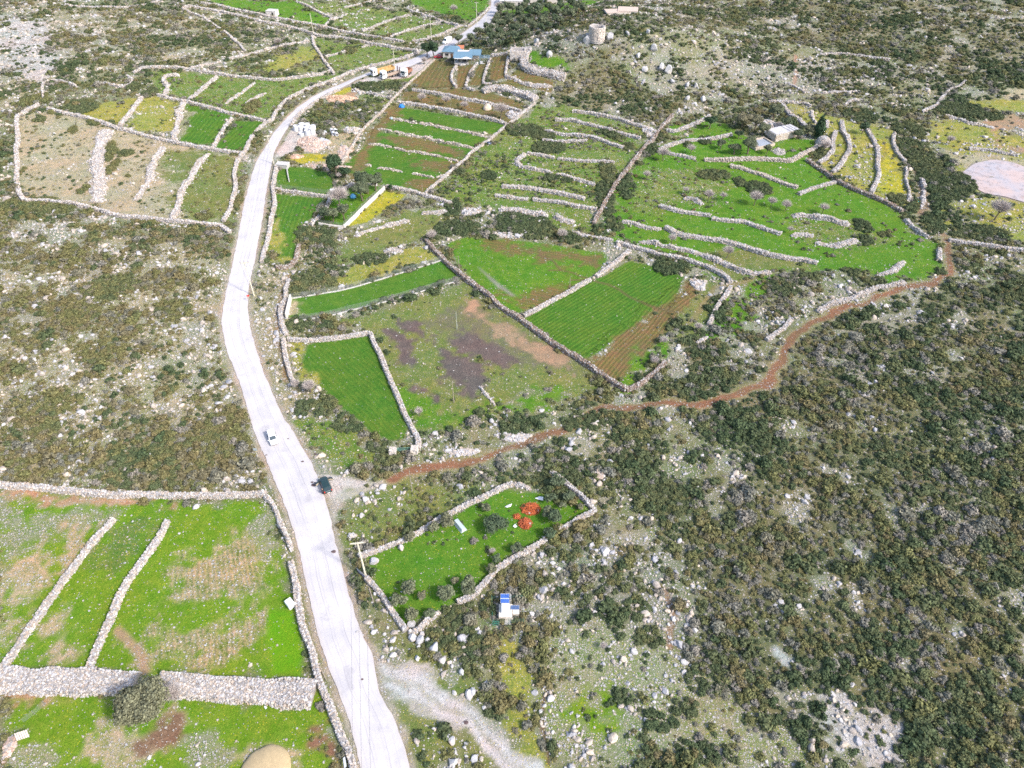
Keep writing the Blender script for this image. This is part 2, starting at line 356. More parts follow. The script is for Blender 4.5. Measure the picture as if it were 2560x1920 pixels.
# palette | feather m | shrubs per site 0..1 | rocks 0..1 | row direction (two points) or - | field? | outline
REG = """
rockh|5|.66|.60|-|0|A 0,0 420,0 560,300 420,520 250,680 0,760
rockh|6|.74|.50|-|0|E 0,60 520,130 900,260 1500,260 1540,700 1550,950 1680,1400 1740,1600 I 1830,520 1500,600 900,610 0,540
rock|5|.30|.80|-|0|A 0,100 300,140 430,420 300,560 0,520
rockh|6|.76|.42|-|0|A 430,60 1250,90 1650,330 1500,420 1000,440 560,560 420,300
hill|5|.66|.90|-|0|C 440,200 900,280 1100,330 1500,480 1800,330 2212,420 D 2000,420 1700,500 1000,620 700,640 C 1550,560 1500,700 1180,480 700,420 340,330
floor|4|.98|.10|-|0|C 380,660 700,520 760,330 980,380 1000,560 1350,620 1450,760 1150,850 640,730
floor|6|.88|.22|-|0|C 1000,40 2212,0 D 2212,0 2212,560 1850,560 1300,420 900,340 200,200 C 1500,200 900,220 500,200 560,110 700,60
floor|5|.96|.08|-|0|K 2212,250 1850,500 1400,560 1300,760 1450,1150 1400,1659 P 0,150 O 1350,700 1500,950 1750,1150 2000,1400 P 300,1500 900,900 1500,1500 2212,1500 2212,-200 L 2212,500 1400,300 900,200
floor|5|.93|.14|-|0|H 600,900 1100,750 1700,640 2212,560 2212,1500 1700,1659 900,1500 300,1500 150,1420 600,1100
floor|4|.97|.08|-|0|G 1550,900 1700,850 1850,960 H 200,900 430,1000 520,1100 400,1250 100,1370 G 1500,1380 1250,1330 1330,1150 1370,1010
hill|4|.50|.85|-|0|K 250,1000 900,950 1350,1050 1420,1500 O 1300,1100 700,900 380,700 330,330
rock|3|.18|.90|-|0|P 780,1200 960,1220 1300,1450 1300,1659 1160,1659 850,1560
rock|2|.15|.90|-|0|P 480,850 720,880 700,960 500,940
rock|2.5|.25|.85|-|0|P 0,1180 300,1330 540,1500 760,1659 0,1659
pale|3|.18|.60|-|0|O 370,640 760,660 1200,760 1400,960 1900,1280 2212,1500 2212,1659 480,1659 430,1300 350,1000
ygrass|2|.06|.25|-|0|O 90,690 350,690 380,1000 420,1300 420,1659 330,1500 200,1350 150,1180 180,900
lime|3|.12|.20|-|0|O 650,1130 900,1060 1000,1250 860,1400 640,1420
dull|3|.30|.55|-|0|N 1080,1290 1300,1200 1400,1330 1660,1500 1850,1659 1160,1659 1120,1420
dull|3|.62|.35|-|0|N 830,800 1000,1000 1200,780 1500,880 1700,1050 1850,1200 1750,1330 1400,1060 1100,900 960,870 840,700 760,430
rockh|1.5|.30|.75|-|0|F 60,640 130,440 300,480 330,540 280,700 250,860 300,1000 310,1160 380,1330 560,1560 J 650,480 560,420 400,250 260,0 F 180,1240 110,1000 70,800
rough|1.5|.12|.20|-|0|J 350,150 480,140 800,220 860,330 1030,390 800,430 620,400 480,300
gravel|.9|0|.10|-|0|J 520,500 760,530 890,570 1020,560 900,600 760,640 680,720 640,860 600,720
dull|2|.30|.45|-|0|J 780,640 1100,560 1500,660 1600,640 1500,750 1300,870 1000,1000 800,1060 700,1000 680,800
rough|4|.26|.20|-|0|C 390,720 640,750 1160,870 1200,900 1130,1000 870,1400 790,1460 G 850,240 600,220 100,60 B 1460,1390 1290,1340 1560,1110 1960,780
rough|3|.26|.30|-|0|C 300,1060 500,1080 920,1120 840,1290 720,1370 300,1280 60,1200 0,1060
lush|2.5|.05|.12|-|1|C 1240,1010 1350,960 1540,860 1620,830 1780,890 1900,960 2160,950 D 780,960 790,1010 720,1100 900,1240 1300,1420 1400,1500 H 1400,150 1560,290 1600,430 1540,530 1220,560 1130,490 800,480 480,500 200,560 G 1740,590 1400,420 1050,320 900,270 C 860,1500 1000,1220
rough|5|.20|.30|-|0|C 1100,1180 1500,1150 1800,1290 1650,1400 1250,1460 950,1480
rough|5|.14|.30|-|0|H 560,140 1000,150 1400,280 1100,340 720,300
lush|2|.10|.05|-|0|C 1280,890 1560,800 1620,830 1500,870 1330,930
lush|2|.02|.03|G 1960,400 2150,470|0|H 780,420 1300,380 1540,400 1520,520 1210,540 1120,480
dull|2|.02|.05|H 200,600 480,500|0|H 200,560 480,490 760,470 820,420 400,380 100,350 0,340 0,420 180,570
lush|3|.45|.10|-|0|H 180,590 480,520 760,490 560,560 420,620 300,900 80,1010 0,900 60,760
ygrass|3|.14|.35|-|0|D 530,720 700,740 900,800 1100,850 1260,890 1290,1010 1340,1150 1400,1420 1290,1400 920,1240 790,1130 880,960
yellow|2.5|.05|.25|-|0|D 1200,960 1260,930 1300,1080 1380,1350 1230,1330 1215,1150 1215,1020
ygrass|4|.10|.35|-|0|D 1560,860 1800,830 2000,900 2300,950 2700,1000 2700,1659 H 2600,300 2212,330 1640,60 D 1640,1560 1750,1440 1880,1340 1700,1180 1720,1060 1560,960
dry|3|.04|.25|-|0|D 1720,1060 1900,1040 2212,1100 2212,1180 1990,1110 1800,1200
ygrass|2|.05|.15|-|0|D 1800,705 2300,690 2300,790 1960,760
dry|2|.05|.15|-|0|D 2080,620 2300,600 2300,690 2100,690
omud|2.5|.05|.25|-|0|D 1850,820 2050,830 2300,780 2300,880 2020,880 2060,1000 2300,1020 2300,1060 2000,1040 1990,900
wet|1.2|0|.02|-|0|D 1770,1195 1870,1125 2000,1100 2140,1120 2260,1170 2400,1200 2400,1480 2212,1400 2070,1365 1940,1345 1840,1280
rough|3|.35|.20|-|0|B 520,255 1200,345 1180,380 760,490 660,505 560,400 510,300
ygrass|2|.15|.10|-|0|A 1800,490 1850,430 2110,315 2212,330 2212,400 2000,470 1900,500
dull|3|.65|.20|-|0|A 1560,430 1790,400 2100,330 1800,440 1780,500 1900,520 2150,440 2212,400 2212,500 1850,540 1600,510
lush|2|.10|.10|-|0|A 1430,5 2060,5 2110,60 1980,130 1850,100 1560,40
lush|2|.08|.05|-|0|B 340,110 420,50 630,130 560,180 420,150
rough|3|.15|.45|-|0|B 440,20 700,20 1160,90 1170,105 850,215 650,170 720,60 600,100
rough|2.5|.06|.35|-|0|B 870,220 1175,112 1390,152 1040,250
rough|2.5|.10|.30|-|0|B 1060,258 1400,160 1530,185 1300,270 1180,290
lush|2|.05|.04|-|0|B 1130,-20 1735,-20 1720,40 1600,150 1480,120 1230,40
lush|2|.10|.05|-|0|B 1820,90 1860,70 2000,60 2050,75 1950,100
lush|2|.05|.02|-|0|C 160,75 420,42 650,20 700,0 850,10 640,70 300,95
lush|1.5|.05|.10|-|0|C 335,335 425,340 450,395 620,425 600,490 350,455
dry|1.5|.12|.22|-|1|A 120,800 330,760 760,870 1240,1000 1680,1070 1620,1290 1550,1540 1200,1520 830,1490 500,1400 170,1370 110,1150
dull|4|.15|.2|-|0|A 1130,1030 1660,1070 1610,1290 1550,1530 1250,1500
ygrass|1.5|.04|.15|-|1|A 500,770 900,670 990,680 890,790 800,860 650,820
ygrass|1.5|.03|.30|-|1|A 950,690 1070,660 1240,710 1200,930 870,880
crop|1.5|.02|.03|A 1420,800 1290,960|1|A 1290,700 1400,750 1620,790 1590,830 1450,1010 1245,985 1290,800
pale|1.5|.05|.35|-|0|A 1250,760 1330,780 1290,860 1240,980 1215,960
crop|1.2|.02|.03|A 1720,850 1560,1000|1|A 1640,830 1830,840 1690,1045 1480,1020
rough|1.5|.25|.18|-|1|A 985,490 1500,525 2212,535 2212,580 2000,650 1930,720 1840,825 1290,690 1090,650
rough|1.5|.12|.06|-|0|B 0,560 650,520 740,515 600,555 450,610 270,720 180,820 0,700
brown|.8|.01|.03|B 1330,450 1250,580|1|B 1345,418 1490,440 1460,510 1490,605 1220,608 1195,560 1270,490
brown|.8|.01|.03|B 1560,470 1520,590|1|B 1505,455 1640,440 1580,500 1555,610 1500,605
brown|.8|.01|.03|B 1700,450 1620,580|1|B 1650,450 1725,420 1690,500 1675,590 1580,590
brown|.8|.01|.03|B 1800,400 1760,560|1|B 1745,395 1855,375 1830,540 1720,570
brown|1.2|.03|.10|B 1700,590 2100,600|1|B 1700,590 1840,560 1920,480 2170,560 2150,640 1960,600 1760,600
brown|1|.02|.03|B 1300,620 1800,700|1|B 1195,612 1500,610 1750,640 1980,720 1945,760 1560,680
brown|1|.10|.06|B 1200,660 1800,800|1|B 1120,640 1200,630 1560,700 1940,770 1870,850 1560,780 1120,710
crop|.8|.01|.02|B 1100,780 1800,900|1|B 1120,740 1840,860 1780,930 1560,900 1040,810
crop|.8|.01|.02|B 1000,850 1700,970|1|B 1040,815 1720,945 1610,1025 1380,975 950,895
crop|.8|.01|.02|B 940,940 1560,1060|1|B 950,905 1610,1030 1520,1115 1200,1040 900,985
crop|.8|.01|.02|B 800,1150 1480,1250|1|B 860,1000 1060,1020 1515,1118 1280,1330 1010,1280 790,1240 740,1200 720,1140
brown|3|.01|.02|=|0|B 1040,740 1120,740 920,1000 780,1240 740,1200 880,900
brown|2.5|.01|.02|=|0|B 960,940 1200,960 1560,1040 1540,1090 1200,1020
brown|4|.01|.02|=|0|B 1100,1060 1480,1130 1420,1200 1260,1130
brown|2.5|.01|.02|=|0|B 1250,1230 1400,1220 1290,1320 1150,1290
brown|2.5|.01|.02|-|0|B 730,1150 800,1180 830,1240 760,1230
dull|2|.75|.25|-|0|B 400,840 520,740 640,690 880,660 1050,680 960,790 830,910 700,890 540,850
soil|1.5|.05|.35|-|0|B 600,690 640,650 760,620 820,670 780,700 640,710
yellow|1.5|.10|.10|-|0|B 620,650 700,610 780,610 720,660
gravel|1|0|.05|-|0|B 225,1090 300,980 350,880 560,925 620,920 560,950 400,1000 390,1040 300,1080
gravel|1|.02|.08|-|0|B 1080,500 1180,440 1330,405 1290,450 1190,530 1000,560 860,570 760,590 860,540
rough|1.5|.05|.05|-|0|B 1000,560 1190,530 1290,450 1320,430 1200,560 1100,590
pink|1.5|.06|.35|-|0|B 620,930 820,900 790,1000 720,1130 620,1190 450,1140 600,1100
yellow|1.2|.05|.10|-|0|B 320,1100 480,1060 600,1065 590,1115 430,1130
crop|1|.01|.02|B 300,1200 600,1320|1|B 330,1150 460,1160 620,1195 650,1270 610,1345 260,1290 250,1200
crop|1|.02|.02|F 420,0 300,350|1|B 250,1335 615,1370 510,1500 420,1560 F 400,250 370,420 270,430 190,330 240,120
ygrass|2|.06|.05|-|0|F 250,130 300,150 290,380 370,430 250,440 190,320
lush|1|.08|.03|-|1|B 640,1360 790,1275 1000,1290 715,1565 550,1540 600,1440
yellow|1.2|.03|.10|-|1|B 730,1575 1010,1310 1155,1345 1000,1450 880,1540
dull|2|.08|.18|-|1|F 640,380 780,290 900,180 1150,60 1400,50 1450,110 1350,200 1210,290 1100,330 900,400 680,440
ygrass|1.5|.08|.20|-|1|F 690,560 750,480 1000,420 1290,300 1390,400 1000,525 720,600
crop|.8|.01|.10|-|1|F 360,680 530,655 850,590 1200,485 1400,418 1530,525 1200,620 800,745 420,812 330,815
dry|2|.08|.15|-|0|F 355,690 440,690 420,800 325,805
dull|1.5|.02|.08|-|1|F 700,850 1480,585 1560,560 1890,820 2212,1060 2640,1310 2400,1370 2000,1300 1800,1440 1350,1590 1220,1600 1060,1250 925,940
lush|4|.04|.10|-|0|F 1080,1280 1500,1440 1750,1420 2212,1330 1800,1450 1300,1580 1150,1450
gmud|3|0|.02|-|0|F 1480,730 1640,690 1850,830 2212,1060 2400,1210 2212,1200 1900,1170 1700,1130 1450,960 1280,840
mud|2.2|0|.02|-|0|F 1130,820 1230,850 1330,1000 1520,1090 1720,1230 1690,1370 1580,1370 1450,1250 1340,1110 1230,980
mud|2|0|.02|-|0|F 1015,890 1100,940 1160,1060 1190,1150 1110,1110 1050,990
mud|2|0|.02|-|0|F 1160,1250 1280,1270 1330,1390 1220,1340
mud|2|0|.02|-|0|F 1400,960 1600,920 1900,1080 1880,1170 1700,1150 1520,1060
omud|2.2|0|.02|-|0|F 1580,700 1640,700 1650,760 1760,850 1900,880 2010,960 2130,1010 2212,1090 2310,1200 2220,1210 2060,1080 1880,980 1750,900 1600,790
crop|.8|.01|.02|F 560,1040 1080,1560|1|F 470,1000 560,980 890,935 940,1020 1010,1180 1080,1370 1160,1560 1150,1640 1050,1659 900,1600 760,1500 630,1390 530,1270 425,1150
ygrass|1.5|.12|.15|-|0|F 330,980 470,980 430,1120 520,1260 480,1290 370,1160
lush|1|.01|.02|G 0,330 840,480|1|G -240,300 -100,255 100,275 400,290 860,365 890,410 790,520 740,545 270,790 230,785 100,690 -20,580 -150,440
brown|3.5|.01|.02|=|0|G -100,290 400,300 860,380 830,470 640,440 400,400 0,330
brown|3|.01|.02|=|0|G 100,600 330,680 640,560 730,560 290,770
wet|1|0|0|-|0|G -10,465 110,560 250,660 220,660 80,560
crop|.8|.01|.02|G 560,990 1250,560|1|G 300,820 760,560 830,530 1030,420 1200,450 1400,540 1350,700 1220,740 1080,870 790,1070 690,1100 530,980
brown|2|.02|.06|G 950,1200 1400,700|1|G 1360,690 1420,560 1560,600 1520,700 1380,800 1150,1110 940,1260 710,1110 790,1070 1080,870 1220,740
lush|2.5|.12|.10|-|0|G 1150,1060 1330,930 1300,1080 1180,1170 1000,1290 960,1250
dull|2|.10|.08|G 1500,820 1740,620|0|G 1540,850 1680,620 1740,590 1560,560 1480,640 1380,820 1400,1000
lime|1.5|.01|.10|-|1|I 0,615 600,660 1200,690 1780,680 1850,730 1920,880 1990,1000 2000,1130 2040,1400 2110,1659 N 500,1060 M 2050,1060 1100,1010 600,970 0,960
soil|1.5|0|.15|-|0|I 0,620 350,660 760,680 1220,690 1200,730 700,700 300,740 0,660
pale|3|.01|.20|-|0|I 40,820 250,800 420,790 780,790 640,960 300,990 60,1080
pink|3.5|.01|.15|-|0|I 60,1150 280,1000 440,1110 250,1400 130,1600 60,1659 0,1580 0,1300
pale|3|.01|.25|-|0|I 0,640 120,760 100,850 0,900
pink|3|.01|.10|-|0|I 480,880 720,850 650,950 480,1120 400,1200
striped|4|.01|.08|I 1640,960 1700,1500|0|I 1420,960 1500,930 1760,880 1800,1040 1830,1200 1840,1500 1560,1450 1290,1440 1270,1100
striped|4|.01|.08|I 1640,960 1700,1500|0|M 1140,700 1400,640 1640,620 1840,640 1840,740 1640,900 1200,960 1120,880
pale|2.5|.02|.30|-|0|I 1760,830 1850,750 1920,880 1970,1000 1860,1100 1800,1000
rough|3|.01|.15|-|0|I 860,830 1090,860 960,1090 760,1240 720,1180 740,980
pink|3|.01|.10|-|0|M 280,600 520,610 540,820 440,880 260,740
pink|1.5|.01|.15|-|0|M 820,680 950,780 1010,880 1000,980 960,900 860,760
vivid|1.2|0|.02|-|0|M 1880,560 2020,570 2100,830 2080,1000 1880,1020 1850,720
lime|1.5|.01|.10|-|1|M 0,1110 900,1150 1300,1170 2180,1190 2212,1300 2300,1659 2300,1900 0,1900
soil|2|0|.10|-|0|M 0,1110 420,1150 250,1180 120,1170 0,1200
pink|2.5|.01|.15|-|0|M 720,1340 900,1320 1100,1370 1240,1350 1250,1480 1100,1600 900,1700 820,1700 700,1480
dsoil|2|.01|.05|-|0|M 1060,1360 1240,1330 1260,1480 1100,1560 960,1480
pink|2.5|.01|.15|-|0|M 1450,1560 1800,1450 2060,1540 2110,1680 2020,1680 1800,1550 1600,1600
pale|2.5|.01|.25|-|0|M 0,1480 200,1430 420,1500 260,1700 0,1700
pale|2|.01|.25|-|0|M 1260,1560 1460,1480 1560,1500 1480,1680 1280,1680
dsoil|1.5|.02|.10|-|0|N 400,1380 510,1380 650,1560 680,1680 600,1680 470,1500
lush|1|.02|.03|-|1|J 870,1085 1290,895 1500,780 1840,620 1950,640 K 330,640 420,640 560,720 700,690 770,765 540,890 J 2110,950 1830,1110 1680,1260 1560,1360 1380,1450 1150,1570 1050,1440 930,1280
"""
class Region: pass
REGIONS = []
for line in REG.strip().splitlines():
    a = line.split('|')
    r = Region(); r.pal = a[0]; r.f = float(a[1]); r.shrub = float(a[2]); r.rock = float(a[3]); r.field = a[5] == '1'
    r.poly = pts(a[6])
    r.keep = a[4] == '='
    if a[4] not in '-=':
        q = pts(a[4]); d = q[1] - q[0]; d = d / np.linalg.norm(d); r.perp = (-d[1], d[0])
        dist = float(to_px(np.array([[q[0][0], q[0][1], 0.0]]))[2][0])
        r.sp = max(0.9, dist * 0.0062)
    else: r.perp = None
    REGIONS.append(r)
def signed(poly, x, y):                              # signed distance to an outline, + inside
    n = len(poly); ins = np.zeros(len(x), bool); d2 = np.full(len(x), 1e18)
    j = n - 1
    for i in range(n):
        x1, y1 = poly[i]; x2, y2 = poly[j]
        c = ((y1 > y) != (y2 > y))
        ins ^= c & (x < (x2 - x1) * (y - y1) / ((y2 - y1) if y2 != y1 else 1e-9) + x1)
        ex, ey = x2 - x1, y2 - y1
        t = np.clip(((x - x1) * ex + (y - y1) * ey) / max(ex * ex + ey * ey, 1e-9), 0, 1)
        d2 = np.minimum(d2, (x - x1 - t * ex) ** 2 + (y - y1 - t * ey) ** 2)
        j = i
    return np.where(ins, 1, -1) * np.sqrt(d2)
def linedist(pl, x, y):
    d2 = np.full(len(x), 1e18)
    for (x1, y1), (x2, y2) in zip(pl[:-1], pl[1:]):
        ex, ey = x2 - x1, y2 - y1
        t = np.clip(((x - x1) * ex + (y - y1) * ey) / max(ex * ex + ey * ey, 1e-9), 0, 1)
        d2 = np.minimum(d2, (x - x1 - t * ex) ** 2 + (y - y1 - t * ey) ** 2)
    return np.sqrt(d2)

# roads and tracks
ROAD_L = pts("B 1738,-30 1735,40 1715,80 1660,140 1560,215 1460,280 1370,330 1290,365 1170,415 1050,450 930,485 780,545 650,600 520,660 400,740 310,830 230,920 180,1010 110,1120 75,1230 50,1330 E 1690,0 1655,200 1620,380 1580,560 1545,720 1530,830 1545,950 1580,1080 1630,1190 1680,1340 1720,1480 1770,1640 I 1820,360 1890,540 1960,700 2030,900 2080,1080 2110,1230 2150,1420 N 500,560 540,750 590,900 650,1060 720,1230 770,1380 800,1500 835,1680 870,1900")
ROAD_R = pts("B 1805,-30 1795,50 1760,100 1720,170 1640,225 1540,275 1470,320 1400,360 1330,390 1270,420 1180,460 1080,490 900,515 800,555 700,610 600,645 520,695 450,750 390,810 340,870 300,930 270,985 235,1060 215,1150 195,1260 170,1400 E 1835,0 1815,130 1785,280 1755,450 1722,600 1712,700 1718,800 1742,930 1787,1080 1838,1230 1905,1380 1975,1540 J 330,150 420,310 490,420 530,520 580,650 620,780 650,950 690,1100 730,1270 780,1430 N 800,620 860,760 920,890 945,1010 950,1110 1000,1200 1060,1300 1110,1420 1150,1560 1175,1680 1230,1900")
def resample(pl, n):
    d = np.r_[0, np.cumsum(np.linalg.norm(np.diff(pl, axis=0), axis=1))]
    t = np.linspace(0, d[-1], n)
    o = np.stack([np.interp(t, d, pl[:, 0]), np.interp(t, d, pl[:, 1])], 1)
    for _ in range(3): o[1:-1] = 0.25 * o[:-2] + 0.5 * o[1:-1] + 0.25 * o[2:]
    return o
ROAD_POLY = np.vstack([ROAD_L, ROAD_R[::-1]])
TRACK_RED = pts("J 1020,565 1200,490 1400,440 1600,400 1800,340 2000,280 K 500,220 700,150 900,75 1050,42 1300,30 1600,12 H 0,1400 150,1385 300,1340 430,1260 540,1150 600,1060 640,960 720,880 850,790 1000,720 1150,690 1300,640 1450,600 1600,575 1680,520 1700,440 1670,370 1650,290 1640,240")
TRACK_PATH = pts("H 1640,240 1560,160 1500,80 1480,0 D 1490,1440 1490,1300 1480,1200 1400,1050")
TRACK_GRAVEL = pts("N 900,960 1020,1010 1150,1060 1300,1150 1450,1260 1600,1380 1750,1500 1930,1659 2100,1800")
PATHS = [(pts(t), w, c) for t, w, c in (("G 385,378 450,395 510,440 548,490", .4, (.13, .085, .05)), ("G 470,488 550,490 640,510 740,535 900,590 1000,645 1100,695 1240,745 1370,778", .45, (.12, .09, .045)),
    ("G 620,555 700,548 745,546", .35, (.13, .09, .05)), ("F 330,530 290,640 255,760 250,880 265,1000 290,1130 320,1260", .7, (.22, .145, .065)), ("O 470,1150 440,1230 440,1390 450,1500 465,1640", .4, (.11, .065, .045)),
    ("O 1270,420 1310,520 1330,620 1300,720 1290,800", .6, (.26, .155, .10)), ("N 915,850 960,900 1040,960 1090,1000", .6, (.30, .20, .14)), ("J 640,870 625,800 660,740 700,720", .9, (.36, .29, .24)), ("J 700,680 850,620 1020,565", 1.0, (.42, .37, .32)), ("M 810,680 900,760 990,860 1010,980", .8, (.34, .22, .15)), ("D 620,380 640,500 620,600", .8, (.30, .16, .10)), ("D 1240,960 1250,1080 1230,1120", .5, (.16, .15, .05)), ("G 1400,880 1560,700 1640,600 1720,590 1900,540", .8, (.20, .17, .08)))]
# occupancy: where nothing may grow
OX0, OY0, OSTEP = -330.0, 20.0, 0.5
OCC = np.zeros((1020, 1320), bool)
def block(pl, r):
    for a, b in zip(pl[:-1], pl[1:]):
        L = np.linalg.norm(b - a); n = int(L / 0.4) + 2
        for t in np.linspace(0, 1, n):
            p = a + (b - a) * t; k = int(r / OSTEP) + 1
            i = int((p[1] - OY0) / OSTEP); j = int((p[0] - OX0) / OSTEP)
            for di in range(-k, k + 1):
                for dj in range(-k, k + 1):
                    if di * di + dj * dj <= (r / OSTEP) ** 2 and 0 <= i + di < OCC.shape[0] and 0 <= j + dj < OCC.shape[1]: OCC[i + di, j + dj] = True
def blocked(x, y):
    i = ((y - OY0) / OSTEP).astype(int); j = ((x - OX0) / OSTEP).astype(int)
    ok = (i >= 0) & (i < OCC.shape[0]) & (j >= 0) & (j < OCC.shape[1])
    o = np.zeros(len(x), bool); o[ok] = OCC[i[ok], j[ok]]
    return o
def pocket(x, y):                                     # small openings in the scrub where bare limestone shows
    return sstep(.575, .68, fbm(x, y, 5.0, 121, 3) * .72 + .28 * vnoise(x, y, 34, 125))
def cover(x, y, colours=True):                       # everything about the ground at (x, y)
    n = len(x)
    wx = x + 3.2 * (vnoise(x, y, 7, 21) - .5) + 1.3 * (vnoise(x, y, 2.2, 23) - .5)
    wy = y + 3.2 * (vnoise(x, y, 7, 22) - .5) + 1.3 * (vnoise(x, y, 2.2, 24) - .5)
    A = np.tile(np.array(PAL['scrub'][0]), (n, 1)); B = np.tile(np.array(PAL['scrub'][1]), (n, 1))
    P = np.tile(np.array([.5, .55, 0, .05]), (n, 1)); shrub = np.full(n, .62); rock = np.full(n, .42); rowc = np.zeros(n)
    for r in REGIONS:
        lo = r.poly.min(0) - r.f - 3; hi = r.poly.max(0) + r.f + 3
        k = np.nonzero((x > lo[0]) & (x < hi[0]) & (y > lo[1]) & (y < hi[1]))[0]
        if not len(k): continue
        soft = r.f > 1.3
        sd = signed(r.poly, wx[k] if soft else .7 * x[k] + .3 * wx[k], wy[k] if soft else .7 * y[k] + .3 * wy[k])
        if r.f >= 1.5: sd = sd + 2.4 * r.f * (fbm(x[k], y[k], 2.4 + r.f, 31, 3) - .5) + 1.3 * r.f * (vnoise(x[k], y[k], 1.15, 37) - .5)
        w = sstep(-r.f * .6, r.f * .6, sd)
        pa = PAL[r.pal]
        if colours:
            A[k] += (np.array(pa[0]) - A[k]) * w[:, None]; B[k] += (np.array(pa[1]) - B[k]) * w[:, None]
            P[k] += (np.array([pa[2], pa[3], pa[4], pa[5]]) - P[k]) * w[:, None]
            if r.perp is not None:
                rc = (x[k] * r.perp[0] + y[k] * r.perp[1] + 1.6 * (vnoise(x[k], y[k], 16, 41) - .5)) / r.sp
                rowc[k] = np.where(sd > -r.f - .8, rc, rowc[k])
            elif not r.keep: P[k, 2] *= (1 - w)
            else: P[k, 2] += (.45 - P[k, 2]) * w
        shrub[k] += (r.shrub - shrub[k]) * w; rock[k] += (r.rock - rock[k]) * w
    pk_ = pocket(x, y) * sstep(.25, .5, shrub)
    if colours:
        A += (np.array((.255, .245, .20)) - A) * (pk_ * .85)[:, None]; B += (np.array((.125, .15, .06)) - B) * (pk_ * .8)[:, None]; P[:, 1] += (1 - P[:, 1]) * pk_
    shrub = shrub * (1 - .78 * pk_); rock = rock + (np.maximum(rock, .85) - rock) * pk_
    for pl, hw, ca in PATHS:
        lo = pl.min(0) - 4; hi = pl.max(0) + 4
        k = np.nonzero((x > lo[0]) & (x < hi[0]) & (y > lo[1]) & (y < hi[1]))[0]
        if not len(k): continue
        w = (1 - sstep(hw * .4, hw * 1.4, linedist(pl, .6 * x[k] + .4 * wx[k], .6 * y[k] + .4 * wy[k]))) * .85
        A[k] += (np.array(ca) - A[k]) * w[:, None]; B[k] += (np.array(ca) * .8 - B[k]) * w[:, None]; P[k, 2] *= 1 - w; shrub[k] *= 1 - w
    # verges of the roads and tracks
    for pl, hw, ca, cb in ((TRACK_RED, 1.0, (.215, .108, .064), (.150, .088, .050)), (TRACK_PATH, 1.0, (.22, .14, .09), (.2, .15, .09))):
        lo = pl.min(0) - 8; hi = pl.max(0) + 8
        k = np.nonzero((x > lo[0]) & (x < hi[0]) & (y > lo[1]) & (y < hi[1]))[0]
        d = linedist(pl, wx[k], wy[k])
        w = 1 - sstep(hw * .6, hw * 1.5, d); w2 = 1 - sstep(hw * 1.2, hw * 2.6, d)
        for (ww, c1, c2) in ((w2, (.26, .21, .13), (.14, .15, .05)), (w, ca, cb)):
            A[k] += (np.array(c1) - A[k]) * ww[:, None]; B[k] += (np.array(c2) - B[k]) * ww[:, None]
        shrub[k] *= 1 - w2; rock[k] *= 1 - w; P[k, 1] *= (1 - .5 * w)
    pl = TRACK_GRAVEL; d = linedist(pl, wx, wy); w = 1 - sstep(1.9, 2.5, d + 1.3 * (vnoise(x, y, 2.5, 66) - .5) + .8 * (vnoise(x, y, 1.0, 68) - .5))
    A += (np.array((.44, .42, .42)) - A) * w[:, None]; B += (np.array((.36, .335, .325)) - B) * w[:, None]
    mid = 1 - sstep(.35, .75, np.abs(d - .95)); gsh = w * (1 - mid) * (.25 + .75 * vnoise(x, y, 4, 77))
    A += (np.array((.30, .275, .235)) - A) * gsh[:, None]; B += (np.array((.20, .20, .13)) - B) * gsh[:, None]
    shrub *= 1 - (1 - sstep(2.6, 4, d)); rock *= 1 - w
    lo = ROAD_POLY.min(0) - 8; hi = ROAD_POLY.max(0) + 8
    k = np.nonzero((x > lo[0]) & (x < hi[0]) & (y > lo[1]) & (y < hi[1]))[0]
    sd = signed(ROAD_POLY, x[k], y[k])
    w = sstep(-1.5, -.2, sd + .9 * (vnoise(x[k], y[k], 2, 61) - .5))
    A[k] += (np.array((.36, .30, .26)) - A[k]) * w[:, None]; B[k] += (np.array((.24, .20, .13)) - B[k]) * w[:, None]
    shrub[k] *= 1 - sstep(-2.0, -.9, sd); rock[k] *= 1 - sstep(-1.6, -.6, sd)
    return A, B, P, shrub, rock, rowc

# ground sheet, finer where it is close, reaching far beyond the picture
def axis(parts):
    o = []
    for a, b, s in parts: o += list(np.arange(a, b, s))
    return np.array(o)
gx = np.r_[-4000, -2500, -1500, -950, -650, -480, -400, axis([(-340, -110, .85), (-110, 110, .46), (110, 340, .85)]), 345, 400, 480, 650, 950, 1500, 2500, 4000]
gy = np.r_[-1500, -700, -300, -100, -40, 0, axis([(18, 36, 2.0), (36, 150, .42), (150, 260, .62), (260, 500, 1.0)]), 505, 530, 580, 680, 850, 1200, 1800, 2700, 4200]
GX, GY = np.meshgrid(gx, gy)
vx = GX.ravel(); vy = GY.ravel()
cA, cB, cP, _, _, cR = cover(vx, vy)
gz = H(vx, vy)
sd_r = None
lo = ROAD_POLY.min(0) - 3; hi = ROAD_POLY.max(0) + 3
kk = np.nonzero((vx > lo[0]) & (vx < hi[0]) & (vy > lo[1]) & (vy < hi[1]))[0]
gz[kk] -= 0.14 * sstep(-.6, .6, signed(ROAD_POLY, vx[kk], vy[kk]))     # the road bed
gz += 0.10 * (fbm(vx, vy, 1.6, 51, 2) - .5) * (np.abs(vx) < 340) * (vy < 500) * (vy > 18)
nx, ny = len(gx), len(gy)
ii = np.arange(nx * ny).reshape(ny, nx)
quads = np.stack([ii[:-1, :-1], ii[:-1, 1:], ii[1:, 1:], ii[1:, :-1]], -1).reshape(-1, 4)
qx = vx[quads].mean(1); qy = vy[quads].mean(1)
owner = np.zeros(len(quads), int)
fid = 0; FIELD_REG = []
